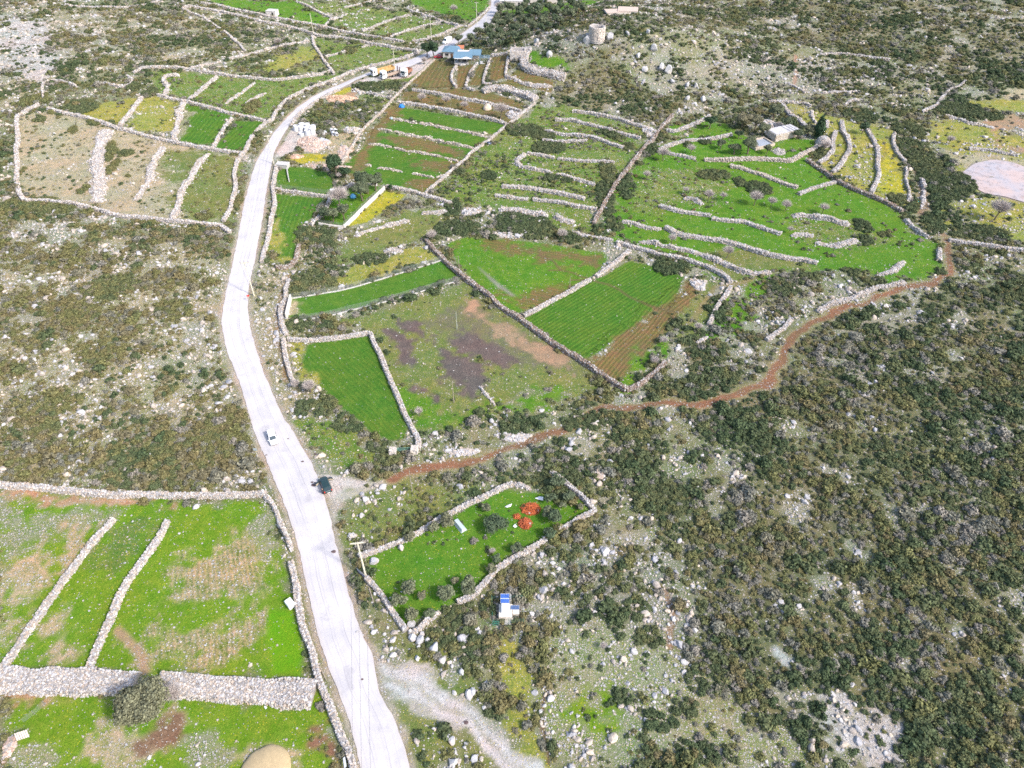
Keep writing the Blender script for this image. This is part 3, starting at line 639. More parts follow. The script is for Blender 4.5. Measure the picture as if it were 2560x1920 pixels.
for r in REGIONS:
    if not r.field: continue
    lo = r.poly.min(0); hi = r.poly.max(0)
    k = np.nonzero((qx > lo[0]) & (qx < hi[0]) & (qy > lo[1]) & (qy < hi[1]))[0]
    fid += 1; owner[k[signed(r.poly, qx[k], qy[k]) > 0]] = fid; FIELD_REG.append(r)

def ground_material():
    m, nt, bs = new_mat("land")
    at_ = lambda n, o="Color": _n(nt, "ShaderNodeAttribute", attribute_type='GEOMETRY', attribute_name=n).outputs[o]
    pos = _n(nt, "ShaderNodeNewGeometry").outputs["Position"]
    A, B, P, rc = at_('ca'), at_('cb'), at_('cp'), at_('rowc', "Fac")
    palpha = _n(nt, "ShaderNodeAttribute", attribute_type='GEOMETRY', attribute_name='cp').outputs["Alpha"]
    sp = _n(nt, "ShaderNodeSeparateColor"); nt.links.new(P, sp.inputs[0])
    bias, stone, row = sp.outputs
    n1 = _noise(nt, pos, .42, 4, .62); n2 = _noise(nt, pos, 2.4, 3, .65)
    s = _math(nt, 'ADD', _math(nt, 'MULTIPLY', _math(nt, 'SUBTRACT', n1, .5), 2.2), _math(nt, 'MULTIPLY', _math(nt, 'SUBTRACT', n2, .5), 2.2))
    t = _math(nt, 'ADD', bias, s, True)
    base = _mix(nt, t, A, B)
    n0 = _noise(nt, pos, .075, 4, .6)
    base = _mix(nt, 1.0, base, _mix(nt, _range(nt, n0, .36, .64, 0, 1), (1.13, 1.0, .97), (.87, .99, .97)), 'MULTIPLY')
    # rows of a tilled or sown field
    sn = _math(nt, 'SINE', _math(nt, 'MULTIPLY', rc, 6.2832))
    rf = _math(nt, 'MULTIPLY', _math(nt, 'MULTIPLY', _math(nt, 'ADD', _math(nt, 'MULTIPLY', sn, .5), .5), row), _range(nt, n1, .3, .7, .45, 1.0))
    base = _mix(nt, rf, base, _mix(nt, 1.0, base, (1.45, .95, .9), 'MULTIPLY'))
    rowdark = _mix(nt, _math(nt, 'MULTIPLY', _math(nt, 'SUBTRACT', 1.0, _math(nt, 'ADD', _math(nt, 'MULTIPLY', sn, .5), .5)), _math(nt, 'MULTIPLY', row, .6)), base, _mix(nt, 1.0, base, (.58, .66, .58), 'MULTIPLY'))
    n3 = _noise(nt, pos, 9.0, 2, .7)
    k = _range(nt, n3, .25, .75, .62, 1.38)
    c = _n(nt, "ShaderNodeVectorMath", operation='SCALE'); nt.links.new(rowdark, c.inputs[0]); nt.links.new(k, c.inputs["Scale"])
    base = c.outputs[0]
    # loose stones and pebbles of two sizes
    masks = []
    for sc, rad, gain in ((1.55, .36, .75), (3.6, .40, 1.0)):
        v = _n(nt, "ShaderNodeTexVoronoi", voronoi_dimensions='2D'); v.inputs["Scale"].default_value = sc; nt.links.new(pos, v.inputs["Vector"])
        cs = _n(nt, "ShaderNodeSeparateColor"); nt.links.new(v.outputs["Color"], cs.inputs[0])
        have = _math(nt, 'LESS_THAN', cs.outputs[0], _math(nt, 'MULTIPLY', _math(nt, 'MULTIPLY', stone, gain), _range(nt, n1, .35, .7, .25, 1.1)))
        r = _math(nt, 'MULTIPLY', _math(nt, 'ADD', _math(nt, 'MULTIPLY', cs.outputs[1], .6), .4), rad)
        inside = _range(nt, _math(nt, 'SUBTRACT', v.outputs["Distance"], r), -.05, .02, 1.0, 0.0)
        f = _math(nt, 'MULTIPLY', have, inside)
        scol = _mix(nt, cs.outputs[2], (.44, .435, .445), (.40, .34, .27))
        base = _mix(nt, f, base, scol); masks.append(f)
    # flowers
    v = _n(nt, "ShaderNodeTexVoronoi", voronoi_dimensions='2D'); v.inputs["Scale"].default_value = 4.3; nt.links.new(pos, v.inputs["Vector"])
    cs = _n(nt, "ShaderNodeSeparateColor"); nt.links.new(v.outputs["Color"], cs.inputs[0])
    fl = _math(nt, 'MULTIPLY', _math(nt, 'LESS_THAN', cs.outputs[1], _math(nt, 'MULTIPLY', palpha, _range(nt, n1, .4, .7, .1, .8))), _range(nt, v.outputs["Distance"], .2, .34, .85, 0))
    base = _mix(nt, fl, base, (.50, .40, .03))
    nt.links.new(base, bs.inputs["Base Color"])
    bs.inputs["Roughness"].default_value = .95; bs.inputs["Specular IOR Level"].default_value = .12
    h = _math(nt, 'ADD', _math(nt, 'ADD', _math(nt, 'MULTIPLY', n2, .5), _math(nt, 'MULTIPLY', n3, .45)), _math(nt, 'ADD', _math(nt, 'MULTIPLY', masks[0], .7), _math(nt, 'ADD', _math(nt, 'MULTIPLY', masks[1], .4), _math(nt, 'MULTIPLY', _math(nt, 'MULTIPLY', sn, row), .35))))
    _bump(nt, h, bs, .9, .30)
    return m
M_LAND = ground_material()
def sheet(name, mask, kind='structure'):
    q = quads[mask]
    u, inv = np.unique(q.ravel(), return_inverse=True)
    at = dict(ca=('FLOAT_COLOR', np.c_[cA[u], np.ones(len(u))]), cb=('FLOAT_COLOR', np.c_[cB[u], np.ones(len(u))]), cp=('FLOAT_COLOR', cP[u]), rowc=('FLOAT', cR[u]))
    o = np_obj(name, np.c_[vx[u], vy[u], gz[u]], inv.reshape(-1, 4), M_LAND, at, True)
    return prop(o, kind=kind)
sheet("ground", owner == 0)
for i in range(1, fid + 1):
    if (owner == i).any(): sheet("field", owner == i)

# the road
def road_mesh():
    n, mcr = 520, 13
    L = resample(ROAD_L, n); R = resample(ROAD_R, n)
    # match the right edge to the left one by nearest point so the cross lines stay square
    d = np.r_[0, np.cumsum(np.linalg.norm(np.diff(L, axis=0), axis=1))]
    V = []; U = []
    for j in range(mcr):
        t = j / (mcr - 1)
        p = L * (1 - t) + R * t
        if j in (0, mcr - 1): p = p + (vnoise(p[:, 0] * 1.0, p[:, 1], 1.2, 91 + j) - .5)[:, None] * np.array([[.34, 0]])
        z = H(p[:, 0], p[:, 1]) + .045 + .05 * (1 - (2 * t - 1) ** 2)
        V.append(np.c_[p, z]); U.append(np.c_[np.full(n, t), d / 10])
    V = np.array(V); idx = np.arange(mcr * n).reshape(mcr, n)
    F = np.stack([idx[:-1, :-1], idx[1:, :-1], idx[1:, 1:], idx[:-1, 1:]], -1).reshape(-1, 4)
    U = np.array(U).reshape(-1, 2)
    m, nt, bs = new_mat("worn_asphalt")
    pos = _n(nt, "ShaderNodeNewGeometry").outputs["Position"]
    u = _n(nt, "ShaderNodeAttribute", attribute_type='GEOMETRY', attribute_name='across').outputs["Fac"]
    n1 = _noise(nt, pos, .22, 5, .6); n2 = _noise(nt, pos, 6.0, 3, .7)
    col = _mix(nt, _range(nt, n1, .3, .7, 0, 1), (.40, .385, .40), (.50, .475, .475))
    wob = _math(nt, 'ADD', u, _math(nt, 'MULTIPLY', _math(nt, 'SUBTRACT', _noise(nt, pos, .06, 3, .6), .5), .22))
    for c0, w, a in ((.33, .016, .62), (.40, .03, .25), (.66, .018, .66), (.60, .05, .22), (.84, .012, .35), (.16, .03, .2)):
        g = _range(nt, _math(nt, 'ABSOLUTE', _math(nt, 'SUBTRACT', wob, c0)), 0, w, a, 0)
        col = _mix(nt, _math(nt, 'MULTIPLY', g, _range(nt, _noise(nt, pos, .12, 3, .6), .35, .6, .25, 1)), col, (.23, .22, .24))
    patch = _range(nt, _noise(nt, pos, .16, 4, .7), .62, .68, 0, .45)
    col = _mix(nt, patch, col, (.32, .305, .32))
    edge = _range(nt, _math(nt, 'ABSOLUTE', _math(nt, 'SUBTRACT', u, .5)), .40, .5, 0, .5)
    col = _mix(nt, edge, col, (.42, .37, .34))
    k = _range(nt, n2, .25, .75, .88, 1.10)
    c = _n(nt, "ShaderNodeVectorMath", operation='SCALE'); nt.links.new(col, c.inputs[0]); nt.links.new(k, c.inputs["Scale"])
    nt.links.new(c.outputs[0], bs.inputs["Base Color"]); bs.inputs["Roughness"].default_value = .9
    bs.inputs["Specular IOR Level"].default_value = .2
    _bump(nt, n2, bs, .3, .03)
    o = np_obj("road", V.reshape(-1, 3), F, m, dict(across=('FLOAT', U[:, 0])), True)
    prop(o, kind='structure')
road_mesh()
block((ROAD_L + 0), .5)
# the pond at the right edge of the meadow, thin water over pale mud
def pond():
    o0 = pts("D 1775,1195 1870,1130 2000,1105 2140,1125 2260,1175 2400,1205 2400,1475 2212,1395 2070,1360 1940,1340 1840,1275")
    o1 = np.vstack([resample(np.vstack([o0, o0[:1]]), 90)])[:-1]
    c = o1.mean(0)
    zs = H(o1[:, 0], o1[:, 1]); z = float(np.percentile(zs, 55)) + .10
    V = [(*c, z)] ; rings = [.33, .66, 1.0]
    for k in rings:
        for p in o1:
            q = c + (p - c) * (k + (.05 * (vnoise(p[:1], p[1:], 4, 8)[0] - .5) if k == 1 else 0)); V.append((*q, z))
    n = len(o1); F = []
    V = np.array(V)
    V[:, 2] = np.maximum(z, H(V[:, 0], V[:, 1]) + .07)
    for i in range(n): F.append((0, 1 + i, 1 + (i + 1) % n, 1 + (i + 1) % n))
    me = bpy.data.meshes.new("pond")
    faces = [(0, 1 + i, 1 + (i + 1) % n) for i in range(n)]
    for r in range(2):
        a = 1 + r * n; b = a + n
        faces += [(a + i, b + i, b + (i + 1) % n, a + (i + 1) % n) for i in range(n)]
    me.from_pydata([tuple(v) for v in V], [], faces)
    m, nt, bs = new_mat("shallow_water")
    pos = _n(nt, "ShaderNodeNewGeometry").outputs["Position"]
    f = _noise(nt, pos, .12, 5, .65)
    nt.links.new(_mix(nt, _range(nt, f, .38, .6, 0, 1), (.36, .33, .345), (.44, .335, .30)), bs.inputs["Base Color"])
    bs.inputs["Roughness"].default_value = .12; bs.inputs["IOR"].default_value = 1.33
    nt.links.new(_range(nt, _noise(nt, pos, .5, 5, .7), .40, .50, .72, 1.0), bs.inputs["Alpha"])
    me.materials.append(m)
    me.polygons.foreach_set("use_smooth", np.full(len(me.polygons), True, bool))
    prop(link(bpy.data.objects.new("pond", me)), kind='structure')
pond()

# ------------------------------------------------------------------ dry stone walls: every wall a thing
# base width m | height m | look (d tidy, r rubble, b overgrown with brown brush, t thick terrace) | label | line along it
WALLS = """
1.5|1.2|d|Pale stone wall closing the big stony enclosure on its outer, scrub side|A 270,720 180,765 120,800 115,870 125,960 110,1050 115,1150 115,1250 130,1330 170,1385
1.5|1.2|d|Long pale stone wall along the lower edge of the stony enclosure, ending near the road|A 180,1385 330,1390 500,1405 640,1435 760,1475 830,1495 1000,1505 1200,1530 1400,1545 1530,1560 1590,1605
1.6|1.2|d|Long pale stone wall dividing the stony enclosure from the green plots above it|A 330,750 430,775 540,800 660,830 760,865 830,890 950,920 1100,960 1240,990 1400,1020 1550,1045 1680,1060
5.0|0.9|r|Very wide heaped rubble bank crossing the stony enclosure|A 735,895 705,950 680,1040 665,1150 680,1230 690,1300 660,1395
2.6|1.0|r|Middle rubble wall inside the stony enclosure, leaning diagonally and stopping short of both ends|A 1130,1010 1080,1090 1045,1170 1030,1250 980,1330 930,1380
2.3|1.0|r|Rubble wall across the stony enclosure nearest the road, reaching its lower wall|A 1440,1060 1380,1120 1340,1190 1280,1280 1240,1350 1230,1430 1190,1505
1.2|1.2|d|Stone wall along the outside of the road bend, beside the vivid green plots|A 1840,845 1780,900 1730,960 1700,1040 1640,1110 1620,1200 1630,1290 1600,1420 1545,1530
1.2|1.2|d|Long curving stone wall following the upper side of the road round the bend|B 1240,360 1180,385 1050,420 900,460 760,500 700,530 600,570 450,620 340,680 270,740 220,830 185,845
1.0|1.2|d|Winding stone wall between the upper green plots and the scrub, left of the roadside trucks|A 920,500 1000,465 1100,465 1200,465 1350,485 1480,505 1600,525 1750,540 1850,550 1950,550 2060,535 2212,515 B 620,490
1.3|1.1|d|Stone wall across the middle of the upper green plots, ending at the roadside wall|A 1090,655 1180,680 1290,700 1400,730 1500,755 1600,785 1700,805 1835,835
2.2|0.9|r|Hooked rubble wall in the uppermost green plot|A 1140,650 1150,600 1130,560 1150,525 1240,515
1.6|1.0|d|Straight sloping wall between the hooked rubble wall and the low stone rows|A 1500,530 1440,580 1380,630 1310,685
2.0|1.0|d|Sloping stone wall beside the yellowish green plot, left of the green one with white stones|A 980,670 930,740 890,790 830,870
2.8|0.9|r|Ragged wall tangled with dark brush between the stony green plot and the vivid green one|A 1265,700 1235,780 1230,860 1200,965
1.3|1.0|d|Straight wall between the two vivid green plots beside the road bend|A 1605,815 1550,880 1510,950 1470,1025
1.2|0.7|r|Low broken row of stones in the rough green plot, ending uphill in a loose block|A 1760,570 1700,620 1640,660 1560,715
1.2|0.7|r|Low broken row of stones in the rough green plot, the one closest to the road|A 1840,640 1770,670 1700,715
1.0|0.8|r|Curled low wall on the bright limestone slope at far left|A 300,680 295,600 310,570 380,555 460,570 530,600
1.0|0.9|r|Wavy low wall between the limestone slope and the uppermost green plot|A 670,560 760,585 850,600 900,575 920,545 875,515
1.0|0.9|d|Thin wall climbing through scrub towards the utility pole at the walled lane|A 1540,410 1640,395 1700,380 1800,355 1900,325 2000,305 2140,285
0.9|0.8|d|Short faint wall linking the thin climbing wall to the winding one|A 1320,470 1400,450 1530,425
1.6|1.2|d|Lower wall of the long straight walled lane, from its hooked end to the road|A 1260,60 1310,40 1380,55 1480,70 1600,95 1700,120 1800,145 1900,165 2000,185 2100,210 2200,245 B 700,258 850,288 1000,315 1130,340 1230,352
1.4|1.1|d|Upper wall of the long straight walled lane, above its pale track|A 1370,15 1500,35 1650,70 1800,100 1950,130 2150,165 B 600,190 700,215 850,240 1000,265 1130,285
0.9|0.9|d|Thin wall running down through scrub from the hooked end of the walled lane|A 1260,60 1310,85 1400,115 1450,150 1510,190 1570,230 1620,280 1660,310 1690,350
1.1|1.1|d|Wall dropping from the lane-side utility pole to the winding wall, curved like a bow|B 500,250 510,310 550,370 590,430 630,480 650,512
1.1|0.9|d|Faint far wall along the top of the upper left hillside|A 450,30 500,40 620,50 750,50 880,50 1000,35 1100,5
1.2|1.0|d|Far wall running down right to a sharp corner above the walled lane|B 390,10 450,30 520,70 580,100 640,125 600,165 580,190
0.9|0.8|r|Short far wall slanting into the sharp corner above the walled lane|B 740,95 690,120 640,135
1.0|0.9|d|Far wall above the pale stony plot, rising to the right|B 850,215 930,180 1020,145 1100,120 1170,105
1.0|0.9|d|Straight far wall below the pale stony plot|B 1040,255 1130,220 1230,190 1310,170 1390,155
1.8|0.9|r|Wide far rubble wall beside the bright green meadow at the top|B 1160,70 1240,95 1330,120 1420,150 1520,180
1.2|1.1|d|Far wall sweeping up towards the road above the parked white van|B 1190,285 1290,270 1370,245 1440,215 1535,175
0.9|0.8|d|Faint far wall topmost above the walled lane|B 900,10 800,35 720,50
1.0|0.9|d|Low wall on the left verge where the road leaves at the top|B 1725,50 1695,80 1640,130 1575,182
1.0|0.8|r|Short low wall in the rough plot below the walled lane|B 590,395 660,375 740,355
0.9|0.8|r|Tiny piece of wall just below the walled lane, beside a bush|B 840,325 890,310
1.0|1.1|d|Long straight pinkish wall along the road side of the striped crop terraces|B 1345,410 1270,480 1190,555 1120,620 1040,700 960,790 880,860 830,920 790,990 740,1060 700,1140
1.0|1.1|d|Curved wall on the inner side of the road bend, above the stacked concrete rings|B 350,870 380,820 430,770 500,720 560,680 620,650 690,620
1.0|0.9|r|Dark short wall across the scrub lot behind the trucks|B 770,620 870,640 960,655 1060,668
1.6|1.2|d|Uppermost long terrace wall across the striped field, below the brown soil plots|B 1195,620 1300,635 1430,655 1560,685 1700,712 1850,742 1940,768
1.7|1.2|d|Second long terrace wall across the striped field, starting beside the blue tarpaulin|B 1120,710 1200,720 1330,740 1450,765 1560,785 1700,812 1840,855
1.4|.8|r|Leftmost stone strip in the first row below the blue tarpaulin|B 1040,810 1130,830
1.4|.8|r|Second stone strip from the left in the first row below the blue tarpaulin|B 1140,832 1222,850
1.4|.7|r|Middle stone strip in the first row below the blue tarpaulin|B 1240,850 1337,864
1.4|.7|r|Fourth stone strip from the left in the first row below the blue tarpaulin|B 1345,870 1465,890
1.4|.7|r|Long last stone strip of the first crop row, touching the boundary wall|B 1480,895 1600,917 1720,945
1.5|.8|r|Leftmost stone strip in the second crop row|B 955,890 1050,907
1.5|.8|r|Second stone strip from the left in the second crop row, a short one|B 1062,908 1137,922
1.6|.8|r|Middle stone strip in the second crop row|B 1145,925 1250,945
1.6|.8|r|Fourth stone strip from the left in the second crop row|B 1260,945 1410,977
1.4|.8|r|Last stone strip of the second crop row, running to the boundary wall|B 1420,980 1520,1003 1610,1025
1.2|.6|r|Thin leftmost stone strip in the third crop row|B 885,990 950,1000 1050,1018
1.5|.8|r|Second stone strip from the left in the third crop row|B 1062,1020 1155,1042
1.7|.9|r|Long middle stone strip of the third crop row|B 1160,1040 1290,1065 1390,1082
1.3|.7|r|Last stone strip of the third crop row, nearest the boundary wall|B 1410,1085 1515,1117
1.1|.6|r|Tiny oval stone strip in the lowest crop plot|B 862,1139 908,1140
1.1|.6|r|Stone strip in the lowest crop plot, right of the tiny oval one|B 960,1155 1040,1165 1125,1185
1.2|.6|r|Stone strip low in the lowest crop plot, left of the corner heap|B 1190,1200 1260,1213 1340,1225
1.8|.7|r|Stubby stone strip against the boundary wall in the lowest crop plot|B 1360,1226 1412,1208
1.1|1.2|d|Long straight boundary wall along the right side of the striped crop terraces|B 2040,715 1960,775 1880,840 1800,900 1720,970 1600,1050 1560,1100 1460,1180 1370,1260 1280,1332
1.5|1.1|d|Wall along the bottom of the striped field, right of the olive enclosure|B 1010,1285 1080,1300 1150,1312 1230,1332 1280,1352 1380,1378 1460,1402
.9|1.0|d|Bow-shaped wall between the widest brown soil plot and the one below the roofed porch|B 1500,450 1465,500 1460,550 1495,605
1.0|1.0|d|Hooked wall below the roofed porch, between two narrow brown plots|B 1640,440 1590,500 1570,560 1560,608 1620,622
1.1|1.1|d|Hooked wall right of the pergola, between brown plots|B 1730,405 1700,480 1680,560 1690,585 1740,580
1.1|1.1|d|Hooked wall below the open cistern, beside the last brown plot|B 1855,395 1845,450 1835,520 1870,545 1910,530
1.6|1.2|d|Short thick wall joining the pergola to the cistern|B 1735,385 1800,375 1850,366
3.2|2.0|t|Curved thick terrace wall right of the cistern, holding the small bright green lawn|C 335,345 305,390 300,450 340,480 400,490 480,510 590,532
2.4|0.9|r|Rubble bank with bushes below the curved thick terrace wall|C 240,545 310,575 400,590 500,597
3.0|1.7|t|Thick grey terrace wall at the top right of the striped field|C 20,630 100,605 200,622 300,652 385,685
1.6|1.2|d|Topmost terrace wall on the scrubby hillside left of the long dividing wall|C 640,768 760,780 850,797 950,822 1040,852 1160,888
1.6|1.2|d|Second terrace wall below the hill scrub|C 520,830 620,827 720,852 850,882 960,917 1110,957
1.6|1.1|d|Third terrace wall below the hill scrub, beginning in a pointed end|C 450,900 560,930 700,935 780,947 860,972 920,1002 990,1018
1.3|1.0|d|Fourth terrace wall below the hill scrub, a shorter flat one|C 430,970 560,980 650,976 740,970
1.4|1.0|d|Short sagging terrace wall in the yellow flowered slope, upper left one|C 330,1055 430,1075 515,1092
1.4|1.0|d|Flat terrace wall in the yellow flowered slope, right of the sagging one|C 540,1095 620,1105 700,1112 800,1112 930,1122
1.8|1.0|r|Crooked terrace wall turning a corner at the left of the yellow flowered slope|C 310,1060 260,1100 250,1140 340,1167 430,1177 500,1192
1.7|1.0|r|Terrace wall stepping down right from the crooked corner wall|C 530,1195 600,1217 680,1242 800,1272
2.2|1.1|d|Long wide terrace wall midway between the yellow slope and the dark hedge|C 150,1285 260,1290 380,1306 500,1327 600,1347 725,1372
1.7|1.0|d|Left half of the lowest complete terrace wall above the dark hedge|C 105,1350 220,1365 332,1377
1.7|1.0|d|Right half of the lowest complete terrace wall, reaching the long dividing wall|C 368,1377 500,1392 600,1408 680,1428 805,1447
3.2|1.1|r|Thick rubble wall directly behind the dark hedge|C 130,1450 230,1442 330,1462 400,1484 470,1492
2.8|.9|r|Rubble wall right of the dark hedge, near the foot of the dividing wall|C 510,1497 600,1522 655,1532
1.1|1.1|b|Long straight dividing wall between the terraces and the open green slope|C 1330,795 1270,860 1220,920 1200,960 1140,1010 1080,1090 1000,1190 940,1270 880,1370 860,1410 820,1470 785,1545
1.6|1.2|d|Wall bent like an elbow at the top of the green slope|C 1290,900 1340,912 1420,882 1500,847 1590,807
1.5|1.1|d|Curved wall below the round dark tree on the green slope|C 1230,1032 1310,1007 1380,982 1480,967 1560,965 1650,952 1740,927
1.7|1.0|d|Short wall beside a bare tree on the upper green slope|C 1310,1060 1400,1077 1490,1097
2.2|1.3|d|Long pinkish wall below the ruined farm buildings, rising at its right end|C 1550,1103 1650,1103 1720,1108 1800,1098 1950,1097 2080,1107 D 600,1112 660,1077 720,1047 790,1012
2.2|1.0|d|Sloping wall below the long pinkish farm wall, tapering at both ends|C 1730,1150 1800,1157 1880,1187 1960,1207 2040,1242 2120,1272 2195,1297
2.0|.8|r|Small triangular bank of stones in the middle of the green slope|C 1410,1375 1470,1372 1535,1412
1.9|1.0|d|Terrace wall with a dark bush behind it, left of the middle of the green slope|C 1240,1420 1300,1442 1380,1462 1480,1472 1595,1492
1.9|1.0|d|Long terrace wall sloping down right in the middle of the green slope|C 1600,1510 1720,1527 1830,1532 1920,1567 2000,1592 2080,1617
2.3|1.0|r|Rubble wall beside a dense bush at the left foot of the green slope|C 980,1530 1080,1547 1170,1572 1250,1577
2.0|1.3|d|Wall descending to the ruined farm between yellow flowers|D 540,725 590,790 650,825 705,882
1.5|1.0|r|Small twisting wall behind the tall cypress|D 740,760 745,800 775,850
1.8|1.0|r|Stub of wall right of the tall cypress|D 855,830 850,882
2.2|1.1|d|Zigzag wall through the yellow slope right of the cypress|D 950,840 960,900 990,950 1010,1010 1000,1050 960,1110 930,1160 885,1187
2.0|1.1|d|Curved wall just right of the beehive stone hut|D 905,910 890,970 890,1040 850,1090 795,1127
1.7|1.1|d|S-shaped wall in the yellow field at far right|D 1120,880 1160,950 1200,1020 1205,1080 1195,1140 1210,1200 1190,1260 1155,1332
1.3|1.0|b|Long wall edging the green slope, from the farm corner to the track|D 710,1105 780,1150 850,1200 920,1250 1000,1292 1100,1332 1200,1372 1290,1412 1370,1462
1.9|1.0|d|Short straight wall below the farm, slanting up to the long edge wall|D 655,1340 750,1302 905,1257
1.4|1.0|d|Wall at the right side of the yellow field, partly behind bushes|D 1310,930 1310,1000 1340,1060 1390,1112
1.6|1.0|r|Pale wall standing between dark bushes beside the narrow path|D 1500,1230 1522,1300 1512,1380 1500,1440
1.2|.9|r|Thin broken wall left of the narrow path through the bushes|D 1395,1150 1400,1230 1420,1310 1405,1395
3.4|1.0|r|Wide tapering bank of stones on the right of the green slope|D 610,1490 700,1482 800,1507 900,1517 1010,1552
1.5|.8|r|Pale stone bank in the scrub above the cypress|D 820,642 900,632 1060,632
1.5|.8|r|Short slanting stone bank in the scrub, right of the bank above the cypress|D 970,722 1030,692 1090,682
1.2|.9|d|Thin level wall at the foot of the rocky hill, above the farm|D 450,702 560,702 690,712 740,735
1.1|.8|d|Long faint curved wall high on the dark scrub hillside|D 800,375 950,370 1100,387 1200,402 1285,412
1.1|.8|d|Faint wall climbing steeply through dark scrub at far right|D 1810,560 1750,602 1690,622 1640,682 1600,732 1510,772
1.0|.8|d|Short faint wall beside a red gully on the rocky hill|D 580,572 640,602 700,642
1.5|.9|d|Wall above the pond meadow at the right edge|D 1830,1032 1950,1032 2050,1052 2170,1077
2.4|.8|r|Stone bank between bushes above the pond meadow|D 1650,800 1750,817 1840,852 2010,882
1.2|1.2|b|Long wall topped with dark brush between the flooded field and two green fields|F 1285,272 1340,342 1400,402 1470,470 1540,530 1620,582 1700,642 1780,722 1860,780 G 250,800 330,862 440,942 540,1012 660,1082 760,1152 860,1222 940,1272 1010,1312
1.2|1.0|b|Brush covered wall closing the lower corner of the green fields|G 1010,1312 1080,1290 1150,1242 1220,1192 1280,1122
1.4|1.0|d|Wall between the two large green fields, lower piece before the gap|G 305,800 400,747 500,692 600,642 680,592 760,552
1.4|1.0|d|Wall between the two large green fields, upper piece after the gap|G 802,527 880,472 960,412 1032,347
1.4|.9|r|Short brown tinged wall behind the upper large green field|G 640,222 740,247 850,262 920,277
1.5|1.1|d|Long winding wall above the two large green fields, curling down at its right end|G 945,292 1040,322 1130,342 1210,372 1290,382 1400,402 1480,432 1560,452 1640,492 1710,532 1732,572
1.3|1.1|d|Crooked wall descending from the farm track beside a grey bush|G 1732,600 1690,672 1640,732 1610,802 1580,862
2.2|1.1|r|Long thick wall ending in a spill of loose stones on the lower green slope|G 1100,287 1200,297 1300,332 1400,334 1480,354 1560,384 1640,424 1720,447 1800,484 1900,504 2010,494
2.3|1.2|d|Longest thick terrace wall on the lower green slope, with a bush at its right end|G 1280,190 1380,237 1500,257 1640,277 1760,302 1860,337 1960,367 2080,392 2212,412 H 650,402 785,432
1.4|.9|r|Short piece of wall in scrub under the crooked wall|G 1500,982 1570,937
1.7|1.1|r|Ragged wall along the upper side of the red earth track|H 780,767 850,722 950,692 1060,662 1130,622 1250,592 1395,567
1.8|1.0|d|Grey wall leaving the track fork towards the right edge, behind bushes|H 1690,275 1800,292 1920,307 2040,327 2300,360
1.4|1.0|d|Curved grey wall in scrub left of the red earth track bend|H 430,967 500,922 560,882 605,822
3.2|.8|r|Broad heap-like bank near the right end of the green slope|H 600,242 680,232 755,245
3.0|.8|r|Curved rubble bank beside a round dark bush on the green slope|H 770,292 900,312 1000,292 1060,272
1.6|1.1|d|Short stub of wall inside the track fork|H 1625,335 1625,415
1.5|1.1|r|Wall with bushes along the right end of the green slope, above the track fork|H 1400,130 1480,220 1565,262
2.2|.5|r|Thin spread of stones curving round the small sown corner|H 1190,520 1290,492 1380,420
1.3|1.2|d|Roadside wall right of the road beside the two small green fields|B 255,1145 235,1225 228,1300 243,1400 220,1490 205,1600 F 185,300 160,370 150,430
.9|1.0|d|Cross wall between the two small green fields right of the road|B 250,1305 330,1322 450,1337 560,1352 625,1358
1.2|1.1|d|Wall on the field side of the olive enclosure|B 630,1355 600,1430 540,1510 490,1552
1.0|1.0|d|Curved wall behind the big bare tree of the olive enclosure|B 780,1272 720,1302 640,1352
1.2|1.0|b|J-shaped brown topped wall closing the small field beside the road|F 405,312 395,390 370,440 310,470 250,465
1.7|1.1|r|Rubble wall outside the block wall of the fenced strip|F 340,542 328,620 300,700 288,800 290,870 310,932
1.3|1.2|d|Wall along the top of the sown triangular field|F 330,962 450,967 600,962 750,942 900,922
1.3|1.2|d|Wall on the right of the sown triangular field, curving in to the green gate|F 905,922 930,990 970,1062 1000,1142 1030,1212 1060,1292 1100,1382 1140,1482 1180,1562 1215,1622 1230,1659 J 1240,300 1225,335
1.2|1.2|d|Wall along the left side of the sown triangular field, ending in grey bushes|F 300,962 308,1042 328,1132 350,1212 385,1282
2.0|.8|r|Low stony terrace edge below the yellow flowers and olive enclosure, left piece|F 800,252 870,217 950,192 1060,167 1165,140
1.8|.8|r|Low stony terrace edge below the yellow flowers, right piece with grey bushes|F 1255,92 1350,87 1435,80
2.6|.7|r|Small stone bank beside a dark hedge above the fenced strip|F 995,352 1060,342 1125,352
0.6|.5|r|Broken line of stones across the lower edge of the flooded field|F 1655,1285 1690,1342 1725,1385 1760,1425
1.5|1.3|d|Long pale wall along the top of the large lime green field left of the road|I -60,570 0,582 200,602 400,622 600,642 800,657 1000,657 1200,662 1400,667 1600,657 1800,650 1840,647
1.3|1.2|r|Collapsing roadside wall at the upper corner of the lime green field|I 1840,650 1880,722 1910,812 1940,882 1980,962 2000,1045
1.3|1.2|d|Long roadside wall along the lime green field, passing the white tank to the bottom edge|I 2010,1120 2030,1202 2060,1322 N 390,430 410,560 440,700 490,830 520,960 560,1080 610,1200 660,1330 710,1450 770,1570 790,1680
1.5|1.1|d|Left one of the two diagonal walls inside the lime green field|I 785,820 730,890 650,970 570,1080 500,1170 420,1270 350,1370 270,1480 190,1610 M 120,830 50,930 -20,1010
1.5|1.1|d|Right one of the two diagonal walls inside the lime green field|I 1165,832 1110,930 1030,1050 960,1150 890,1250 830,1350 790,1450 740,1560 M 690,780 650,870 615,960
4.4|1.1|t|Very wide flat topped stone wall below the lime green field, left of the olive tree|M -40,1040 200,1060 400,1057 600,1062 800,1067 930,1077
4.4|1.1|t|Very wide flat topped stone wall between the olive tree and the road|M 1090,1085 1300,1090 1500,1112 1700,1122 1900,1132 2050,1142 2170,1148
